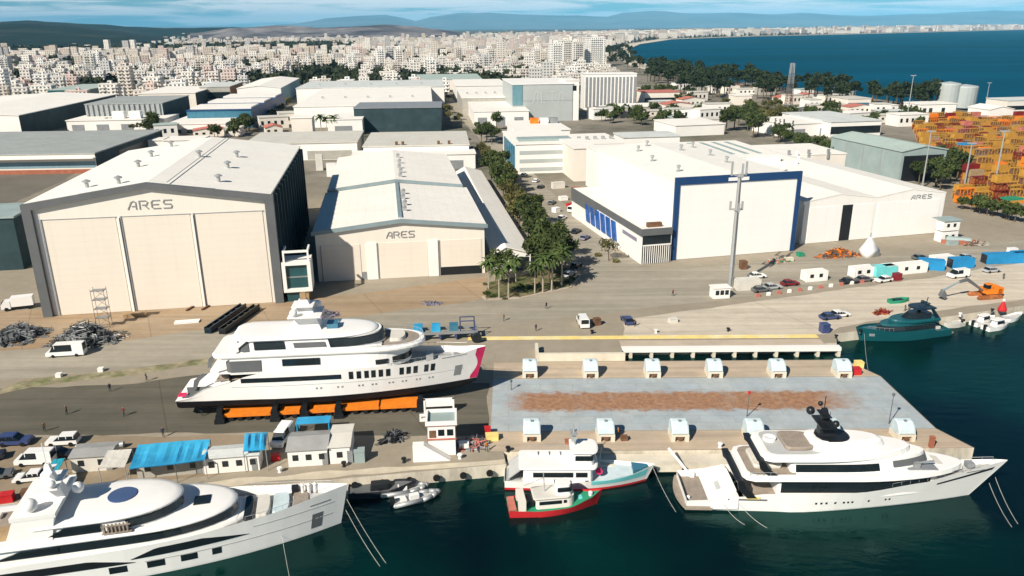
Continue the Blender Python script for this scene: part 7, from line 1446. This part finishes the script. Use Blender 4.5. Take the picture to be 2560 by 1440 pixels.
def scaffold(px, py, dg, w, d, lifts, lab, boards=False):
    t = thing('scaffold_tower', lab, 'scaffold', G3(px,py), rad(dg)); b = MB()
    for x in (0,w):
        for y in (0,d): b.tube((x,y,0),(x,y,lifts*2+.8),.05,5)
    for k in range(lifts+1):
        z = k*2+.3
        for y in (0,d): b.tube((0,y,z),(w,y,z),.045,5); 
        for x in (0,w): b.tube((x,0,z),(x,d,z),.045,5)
        if k < lifts: b.tube((0,0,z),(w,0,z+2),.04,5); b.tube((w,d,z),(0,d,z+2),.04,5)
    b.build('frame', M['frame_grey'], t)
    for k in range(1, lifts+1): MB().bx(.05,w-.05,.05,d-.05,k*2+.32,k*2+.4).build('platform', M['timber' if boards else 'steel_grey'], t)
scaffold(243,822,8,2.6,1.6,4,'thin grey scaffold tower standing in the larger heap'); scaffold(306,776,8,2.6,1.6,3,'boarded scaffold tower against the pier between two shed doors',True)
for i, (px, py) in enumerate(((520,834),(556,836))):
    a = rad(80); x, y = G(px, py); b = MB().bx(-.75,.75,0,15,0,.3).bx(-.75,-.5,0,15,.3,1.4).bx(.5,.75,0,15,.3,1.4).bx(-.5,.5,.2,14.8,.3,.5); [b.bx(-.5,.5,k*2.4,k*2.4+.25,.5,1.2) for k in range(7)]; o = b.build('steel_trough', M['green_dark' if i == 0 else 'black_paint'], loc=(x,y,0), rz=rad(-10)); tag(o, ('dark steel trough with a greenish end, farther from the stair tower' if i == 0 else 'dark steel trough nearer the stair tower'), 'steel beam', 'steel troughs before the tallest shed')
box_obj('white_sheeting',468,806,12,5.0,1.6,.35,'white_gel','low white sheeted stack on the apron before the tallest shed','stack'); box_obj('timber_stack',338,792,10,4.6,1.0,.8,'timber','short timber stack at the foot of the tallest shed','stack')
for px, py, lab in ((466,778,'thin beam lying on the apron, farther one'),(505,776,'thin beam lying on the apron, nearer the troughs')): o = MB().bx(-.15,.15,0,3.6,0,.3).bx(-.25,.25,0,3.6,.3,.36).build('steel_beam', M['brown'], loc=G3(px,py), rz=rad(-12)); tag(o, lab, 'beam')
tangle('scrap_heap',2092,640,14,12,4,2.2,60,('rust','brown','orange_paint','frame_grey'),'rusty scrap and machinery heap before the twin-gabled hall','scrap',6,.09); tangle('scrap_heap',815,790,6,5,3,1.6,40,('frame_grey','purple_sh'),'dark odds and ends heaped by the stair tower','scrap',7); tangle('scrap_heap',1078,760,6,4,1.6,.7,22,('frame_grey','purple_sh'),'low clutter on the apron before the stepped hall','scrap',8)
tangle('fishing_gear',2205,783,15,4,1.6,1.0,26,('rust','red_dark'),'rust red frames standing on the far quay by the green yacht','gear',9,.06); tangle('scrap_heap',2440,612,14,8,3,1.2,30,('concrete_grey','brown'),'rubble and beams past the cabins at the hall end','scrap',10,.1); tangle('scrap_heap',1188,1112,5,4,3,1.2,34,('frame_grey','pink_tile','galv'),'tubes and tools heaped at the landward end of the ship lift','gear',11,.06)
tangle('scrap_heap',982,1100,40,4.2,2.2,1.6,34,('black_paint','frame_grey'),'dark machine parts lying on the ramp beside the site office','scrap',12,.08); tangle('scrap_heap',1945,655,14,6,2.4,.9,26,('concrete_grey','green_deck','pink_tile'),'broken blocks with a green sheet at the blue-framed hall corner','scrap',13,.1)
# white shrouded boat before the twin-gabled hall
t = thing('shrouded_boat', 'tall boat wrapped in white sheeting before the twin-gabled hall', 'boat', G3(2172,640), rad(20)); b = MB(); b.loft([[(-2.2,-1.6,0),(2.4,-1.4,0),(2.4,1.4,0),(-2.2,1.6,0)],[(-2.4,-1.5,1.8),(2.6,-1.0,1.8),(2.6,1.0,1.8),(-2.4,1.5,1.8)],[(-1.5,-.8,3.6),(1.2,-.6,3.4),(1.2,.6,3.4),(-1.5,.8,3.6)],[(-.7,-.2,5.4),(.1,-.2,5.4),(.1,.2,5.4),(-.7,.2,5.4)]]); b.build('shroud', M['white_gel'], t, True); MB().tube((-.3,0,5.2),(-.3,0,6.6),.08,6).build('mast_stub', M['frame_grey'], t)
small_hull = thing('upturned_hull', 'orange-red hull lying under a teal cover near the stacked cabins', 'boat', G3(2352,606), rad(-20)); b, _st = hull_mesh(9, 2.6, [(0,1.2),(1,1.5)], .6, .3, None, .1); b.build('hull', [M['terracotta'],M['terracotta'],M['terracotta']], small_hull); b = MB(); tier(b, plan(1,8,1.2,2,.3), 1.2, 1.9, .4); b.build('cover', M['sheet_teal'], small_hull)
o = thing('beached_boat', 'small dark green rowing boat on the far quay', 'boat', G3(2222,758), rad(12)); b, _st = hull_mesh(5.2, 1.8, [(0,.8),(1,1.0)], .3, .2, None, .05); b.build('hull', [M['green_deck'],M['frame_grey'],M['white_gel']], o); MB().bx(1.2,3.4,-.5,.5,.5,.85).build('cover', M['green_dark'], o)
box_obj('crate',1857,672,10,1.6,1.6,2.2,'brown','brown crate standing alone before the blue-framed hall','crate'); box_obj('crate',2241,700,14,1.8,1.4,1.8,'red_dark','dark red crate among the turquoise containers','crate'); box_obj('crate',1230,1098,6,1.9,1.2,.9,'pale_yellow','pale yellow crate at the landward corner of the front pier','crate'); box_obj('crate',1219,1086,6,.9,.8,1.3,'red_paint','red box behind the pale yellow crate','box'); box_obj('crate',20,1252,15,1.6,1.2,1.2,'red_paint','red box by the quay next to the largest yacht','box'); box_obj('bin',70,1245,15,1.2,1.0,1.3,'brown','dark bin beside the red box','bin')
box_obj('crate',2140,935,2,1.3,1.1,1.3,'red_paint','red crate beside the sea-end winch of the back pier','crate'); box_obj('crate',2146,918,2,1.4,1.2,1.2,'pale_yellow','yellow crate behind the red one at the back pier end','crate'); box_obj('post_box',2327,1118,0,.6,.6,1.8,'terracotta','small orange white post at the tip of the front pier','post'); box_obj('fuel_drum',2060,830,10,1.6,1.6,1.9,'car_blue','navy drum at the end of the yellow kerb','drum'); box_obj('machine',1492,812,20,1.4,1.2,1.5,'brown','small brown machine beside the end-on white van','machine'); box_obj('pallet',1682,805,15,1.8,1.2,.9,'canvas','small pale pallet near the yellow kerb','pallet')
t = thing('float_buoy', 'red cone float on the far quay above the small boats', 'buoy', G3(2505,776)); MB().lathe([(.9,0),(.9,.4),(.15,2.2)], 0, 0, 12).build('body', M['red_paint'], t); MB().lathe([(.3,2.2),(.3,2.6),(.05,2.7)], 0, 0, 8).build('top', M['white_gel'], t)
for i, (px, py) in enumerate(((700,1180),(860,1166),(1010,1156),(1150,1146),(1270,1128),(1430,1122),(1800,1118),(2090,846),(2150,832),(2400,790),(2480,780),(1480,834),(1640,832),(1820,828))):
    b = MB(); b.lathe([(.3,0),(.22,.15),(.2,.5),(.38,.55),(.38,.75),(.1,.8)], 0, 0, 10); o = b.build('mooring_bollard', M['black_paint' if i % 3 else 'white_gel'], loc=G3(px,py,.02)); tag(o, ('white' if i % 3 == 0 else 'black')+' iron bollard on the '+('parking quay edge' if i < 4 else 'front pier edge' if i < 7 else 'far quay edge' if i < 11 else 'lift quay by the yellow kerb'), 'bollard', ('white' if i % 3 == 0 else 'black')+' bollards on the '+('parking quay' if i < 4 else 'front pier' if i < 7 else 'far quay' if i < 11 else 'lift quay'))
for i in range(16):
    u = (i+.5)/16; x, y = -62+u*60.5, 88.3+u*9.2-.32; b = MB(); b.ylathe([(.25,-.16),(.5,-.16),(.5,.16),(.25,.16)], 0, 0, 12); o = b.build('tyre_fender', M['tyre'], loc=(x, y, -.9), rz=rad(8.7)); tag(o, 'black tyre hung as a fender on the parking quay wall', 'fender', 'tyre fenders on the quay wall')
for i in range(9): b = MB(); b.ylathe([(.25,-.16),(.5,-.16),(.5,.16),(.25,.16)], 0, 0, 12); o = b.build('tyre_fender', M['tyre'], loc=(2+i*4.6, 97.8, -1.25)); tag(o, 'black tyre hung as a fender on the front pier ledge', 'fender', 'tyre fenders on the pier ledge')
for px, py, top, lab in ((1867,1042,985,'thin red-topped pole on the front edge of the lift platform'),(2222,1060,990,'dark pole at the sea end of the lift platform'),(1278,975,958,'short lamp post on the landward end of the lift platform')):
    x, y = G(px, py); h = max(1.5, ZH(px, top, y)); t = thing('signal_pole', lab, 'pole', (x,y,.03)); MB().lathe([(.09,0),(.06,h)], 0, 0, 6).build('pole', M['frame_grey'], t); MB().lathe([(.22,h),(.22,h+.4),(.05,h+.5)], 0, 0, 8).build('lamp', M['red_paint'] if 'red' in lab else M['frame_grey'], t)
for i, (px, py) in enumerate(((148,942),(253,928))): box_obj('concrete_block',px,py,8,.9,.9,.7,'white_render', 'white block on the grass verge, '+('farther from the minibus tail' if i else 'nearer the minibus'),'block')
for k in range(12): o = MB().bx(-.5,.5,-.15,.15,0,.75).bx(-.35,.35,-.1,.1,.75,.85).build('traffic_barrier', M['white_gel'] if k % 2 else M['pink_tile'], loc=G3(1895+k*26, 742-k*3.5), rz=rad(14)); tag(o, ('white' if k % 2 else 'faded red')+' plastic barrier in the line along the far quay road', 'barrier', ('white' if k % 2 else 'red')+' quay road barriers')

# goods and clutter along the annex lane and the yards
for px, py, dg, l, w, h, m, nm, lab, cat in ((1408,500,20,3,2,1.4,'white_gel','crate','white goods crate on the lane beside the annex windows','crate'),(1425,516,30,2.4,1.4,1.2,'red_paint','crate','red goods crate on the lane beside the white crate','crate'),(1395,470,20,5,2.2,2.4,'canvas','site_cabin','cream site cabin on the lane behind the annex','cabin'),(1440,478,10,3,2,1.6,'terracotta','crate','rust coloured crate at the wall of the pinkish block','crate'),(1390,530,40,2.2,2,1.6,'white_gel','crate','small white crate under the road trees','crate'),(1455,548,30,2,1.4,1.1,'frame_grey','crate','dark crate under the annex windows','crate'),
    (830,440,8,4,3,5.5,'white_gel','plant_unit','white rooftop-high plant unit between the two great sheds','plant unit'),(800,425,8,3,3,7,'canvas','plant_unit','tall cream plant unit at the rear corner of the tallest shed','plant unit'),(2000,640,12,1.6,1.6,1.0,'green_deck','crate','green crate at the blue frame corner','crate'),(1972,652,12,2.2,1.2,.9,'pale_concrete','block','pale concrete block near the green crate','block'),(2530,630,10,2.4,1.4,1.2,'white_gel','crate','white crate on the road past the cabins','crate'),(2380,612,10,3,1.4,1.2,'sheet_teal','crate','teal crate beside the upturned hull','crate'),(905,690,10,1,1,1.5,'frame_grey','bin','dark grey bin between the doors of the stepped hall','bin'),
    (690,1150,10,1.2,.8,1.0,'red_paint','box','red box between the blue cover and the grey ribbed office','box'),(1160,1120,6,1.4,1.0,1.0,'white_gel','box','white box by the tools at the ramp head','box'),(1560,1100,5,1.0,.8,.7,'brown','box','brown box beside the second front winch','box'),(1420,1108,5,.9,.7,.6,'terracotta','box','orange box between two front winches','box')): box_obj(nm,px,py,dg,l,w,h,m,lab,cat)
# ================================================================ PEOPLE
def person_mesh(seed, shirt, legs, stride=.18, arm=.12):
    """one continuous body grown from joints: tapered limbs, neck, head, hands"""
    J = {'pel': (0,0,.95,.115,.095), 'wai': (0,0,1.12,.125,.09), 'che': (0,0,1.36,.155,.10), 'nec': (0,.01,1.50,.055,.055), 'hea': (0,.02,1.60,.085,.095), 'top': (0,.015,1.70,.075,.085),
         'shL': (-.19,0,1.41,.06,.055), 'shR': (.19,0,1.41,.06,.055), 'elL': (-.25,-.03-arm,1.14,.043,.043), 'elR': (.25,-.03+arm,1.14,.043,.043), 'wrL': (-.26,.12-arm,.90,.032,.03), 'wrR': (.26,.12+arm,.90,.032,.03), 'haL': (-.26,.15-arm,.81,.036,.02), 'haR': (.26,.15+arm,.81,.036,.02),
         'hiL': (-.1,0,.88,.095,.095), 'hiR': (.1,0,.88,.095,.095), 'knL': (-.11,stride*.5+.04,.49,.06,.06), 'knR': (.11,-stride*.5+.04,.49,.06,.06), 'anL': (-.11,stride,.09,.042,.042), 'anR': (.11,-stride,.09,.042,.042), 'toL': (-.12,stride+.16,.04,.045,.03), 'toR': (.12,-stride+.16,.04,.045,.03)}
    E = [('pel','wai'),('wai','che'),('che','nec'),('nec','hea'),('hea','top'),('che','shL'),('che','shR'),('shL','elL'),('elL','wrL'),('wrL','haL'),('shR','elR'),('elR','wrR'),('wrR','haR'),('pel','hiL'),('pel','hiR'),('hiL','knL'),('knL','anL'),('anL','toL'),('hiR','knR'),('knR','anR'),('anR','toR')]
    ks = list(J); me = bpy.data.meshes.new('p'); me.from_pydata([J[k][:3] for k in ks], [(ks.index(a), ks.index(c)) for a, c in E], [])
    o = bpy.data.objects.new('p', me); C.objects.link(o); md = o.modifiers.new('Skin', 'SKIN'); sv = me.skin_vertices[0].data
    for i, k in enumerate(ks): sv[i].radius = J[k][3:5]; sv[i].use_root = (k == 'pel')
    s = o.modifiers.new('Sub', 'SUBSURF'); s.levels = 1
    dg = bpy.context.evaluated_depsgraph_get(); out = bpy.data.meshes.new_from_object(o.evaluated_get(dg)); bpy.data.objects.remove(o); out.materials.clear()
    for m_ in (M['skin'], shirt, legs, M['black_paint']): out.materials.append(m_)
    for p in out.polygons:
        z = p.center.z; x = abs(p.center.x); p.use_smooth = True
        p.material_index = 3 if (z > 1.665 or (z > 1.6 and p.center.y < -.01) or z < .1) else 0 if (z > 1.47 or (x > .2 and z < .9)) else 1 if z > .95 else 2
    return out
PM = [person_mesh(1, M['shirt_dark'], M['trouser']), person_mesh(2, M['hiviz'], M['trouser'], .24, .16), person_mesh(3, M['brown'], M['trouser'], .06, .03), person_mesh(4, M['red_dark'], M['shirt_dark'], .2, .14)]
for px, py, k, dg, lab in ((276,979,0,40,'person in dark clothes standing on the verge by the tan strip'),(367,953,0,-60,'person in dark clothes walking toward the yacht ashore on the verge'),(168,1036,2,90,'person in brown standing alone in the middle of the dark yard'),(311,1040,3,150,'person in a dark red top on the dark yard'),(506,1040,0,20,'person in dark clothes under the stern of the yacht ashore'),(409,1092,0,200,'person in dark clothes behind the bright blue tarpaulin'),
    (1366,772,0,30,'person in dark clothes crossing the yard road toward the palms'),(1260,802,2,120,'person in brown on the road behind the yellow kerb'),(1340,828,0,10,'person standing on the yellow kerb'),(1587,816,2,80,'person in brown beside the small navy car'),(1545,1092,1,60,'person in an orange vest beside a front pier winch'),(2508,698,0,140,'person in dark clothes walking near the excavator'),(1682,740,3,20,'person in a dark red top on the road toward the kiosk'),(2262,778,0,70,'person in dark clothes behind the green yacht'),(2272,775,2,10,'person in brown behind the green yacht'),(1216,1128,1,200,'person in an orange vest at the pier corner by the tools'),(112,1079,2,30,'person in brown at the car park edge by the dark yard')):
    o = bpy.data.objects.new('person', PM[k]); C.objects.link(o); o.location = G3(px, py, .02); o.rotation_euler.z = rad(dg); tag(o, lab, 'person', 'yard workers and visitors')
# ================================================================ LIGHT, SKY, AIR, CAMERA
sc = bpy.context.scene
SUN_EL, SUN_AZ = 38.0, 38.5       # light travels towards +y, swung AZ degrees to +x
sun = bpy.data.lights.new('sun', 'SUN'); sun.energy = 4.9; sun.angle = rad(.53); sun.color = (1.0, .925, .80)
so = bpy.data.objects.new('sun', sun); C.objects.link(so)
dv = Vector((math.sin(rad(SUN_AZ))*math.cos(rad(SUN_EL)), math.cos(rad(SUN_AZ))*math.cos(rad(SUN_EL)), -math.sin(rad(SUN_EL))))
so.rotation_euler = dv.to_track_quat('-Z', 'Y').to_euler(); so.location = (-80, 20, 120)
w = bpy.data.worlds.new('World'); sc.world = w; w.use_nodes = True
nt = w.node_tree; N = nt.nodes.new; L = nt.links.new; bg = nt.nodes['Background']
sky = N('ShaderNodeTexSky'); sky.sky_type = 'NISHITA'; sky.sun_disc = False; sky.sun_elevation = rad(SUN_EL); sky.sun_rotation = rad(180+SUN_AZ); sky.altitude = 50; sky.air_density = 1.0; sky.dust_density = .3; sky.ozone_density = 2.5
tc = N('ShaderNodeTexCoord'); sp = N('ShaderNodeSeparateXYZ'); L(tc.outputs['Generated'], sp.inputs[0])
# deep Mediterranean blue-green cast of the sky itself
tint = N('ShaderNodeMix'); tint.data_type = 'RGBA'; tint.blend_type = 'MULTIPLY'; tint.inputs['Factor'].default_value = 1; tint.inputs['B'].default_value = (.26,.74,1.0,1); L(sky.outputs[0], tint.inputs['A'])
zf = N('ShaderNodeMapRange'); zf.inputs['From Min'].default_value = .03; zf.inputs['From Max'].default_value = .55; zf.inputs['To Min'].default_value = 1.0; zf.inputs['To Max'].default_value = .55; L(sp.outputs[2], zf.inputs[0])
deep = N('ShaderNodeVectorMath'); deep.operation = 'SCALE'; L(tint.outputs['Result'], deep.inputs[0]); L(zf.outputs[0], deep.inputs['Scale'])
mp = N('ShaderNodeMapping'); mp.inputs['Scale'].default_value = (4.2, 4.2, 62.0); mp.inputs['Location'].default_value = (.7, .2, 2.1); L(tc.outputs['Generated'], mp.inputs['Vector'])
cn = N('ShaderNodeTexNoise'); cn.inputs['Scale'].default_value = 1.5; cn.inputs['Detail'].default_value = 7; cn.inputs['Roughness'].default_value = .58; cn.inputs['Distortion'].default_value = .5; L(mp.outputs[0], cn.inputs['Vector'])
cr = N('ShaderNodeMapRange'); cr.inputs['From Min'].default_value = .40; cr.inputs['From Max'].default_value = .55; cr.inputs['To Min'].default_value = .12; L(cn.outputs['Fac'], cr.inputs[0])
lo = N('ShaderNodeMapRange'); lo.inputs['From Min'].default_value = .35; lo.inputs['From Max'].default_value = .08; L(sp.outputs[2], lo.inputs[0])
mu = N('ShaderNodeMath'); mu.operation = 'MULTIPLY'; L(cr.outputs[0], mu.inputs[0]); L(lo.outputs[0], mu.inputs[1])
mu2 = N('ShaderNodeMath'); mu2.operation = 'MULTIPLY'; L(mu.outputs[0], mu2.inputs[0]); mu2.inputs[1].default_value = .95
mc = N('ShaderNodeMix'); mc.data_type = 'RGBA'; L(mu2.outputs[0], mc.inputs['Factor']); L(deep.outputs[0], mc.inputs['A']); mc.inputs['B'].default_value = (13.2,13.1,12.8,1)
L(mc.outputs['Result'], bg.inputs['Color']); bg.inputs['Strength'].default_value = .062
# air over the bay
hm = bpy.data.materials.new('haze_air'); hm.use_nodes = True; hn = hm.node_tree; hn.nodes.remove(hn.nodes['Principled BSDF'])
pv = hn.nodes.new('ShaderNodeVolumePrincipled'); pv.inputs['Color'].default_value = (.20,.64,1.0,1); pv.inputs['Density'].default_value = 2.7e-5; pv.inputs['Anisotropy'].default_value = -.28
hn.links.new(pv.outputs[0], hn.nodes['Material Output'].inputs['Volume'])
if USE_HAZE: kind(MB().bx(-70000, 95000, -60, 64000, -12, 1000).build('haze', hm), 'stuff')
cam = bpy.data.cameras.new('camera'); cam.sensor_width = 36; cam.lens = 36*FOC/2560; cam.clip_start = .5; cam.clip_end = 200000
co = bpy.data.objects.new('camera', cam); C.objects.link(co)
co.matrix_world = Matrix(((RGT.x, UPV.x, -FWD.x, 0), (RGT.y, UPV.y, -FWD.y, 0), (RGT.z, UPV.z, -FWD.z, CAMH), (0,0,0,1)))
sc.camera = co
sc.view_settings.view_transform = 'Standard'; sc.view_settings.look = 'None'; sc.view_settings.gamma = 1; sc.view_settings.exposure = EXPO
sc.cycles.use_denoising = True; sc.cycles.max_bounces = 6; sc.cycles.volume_bounces = 0
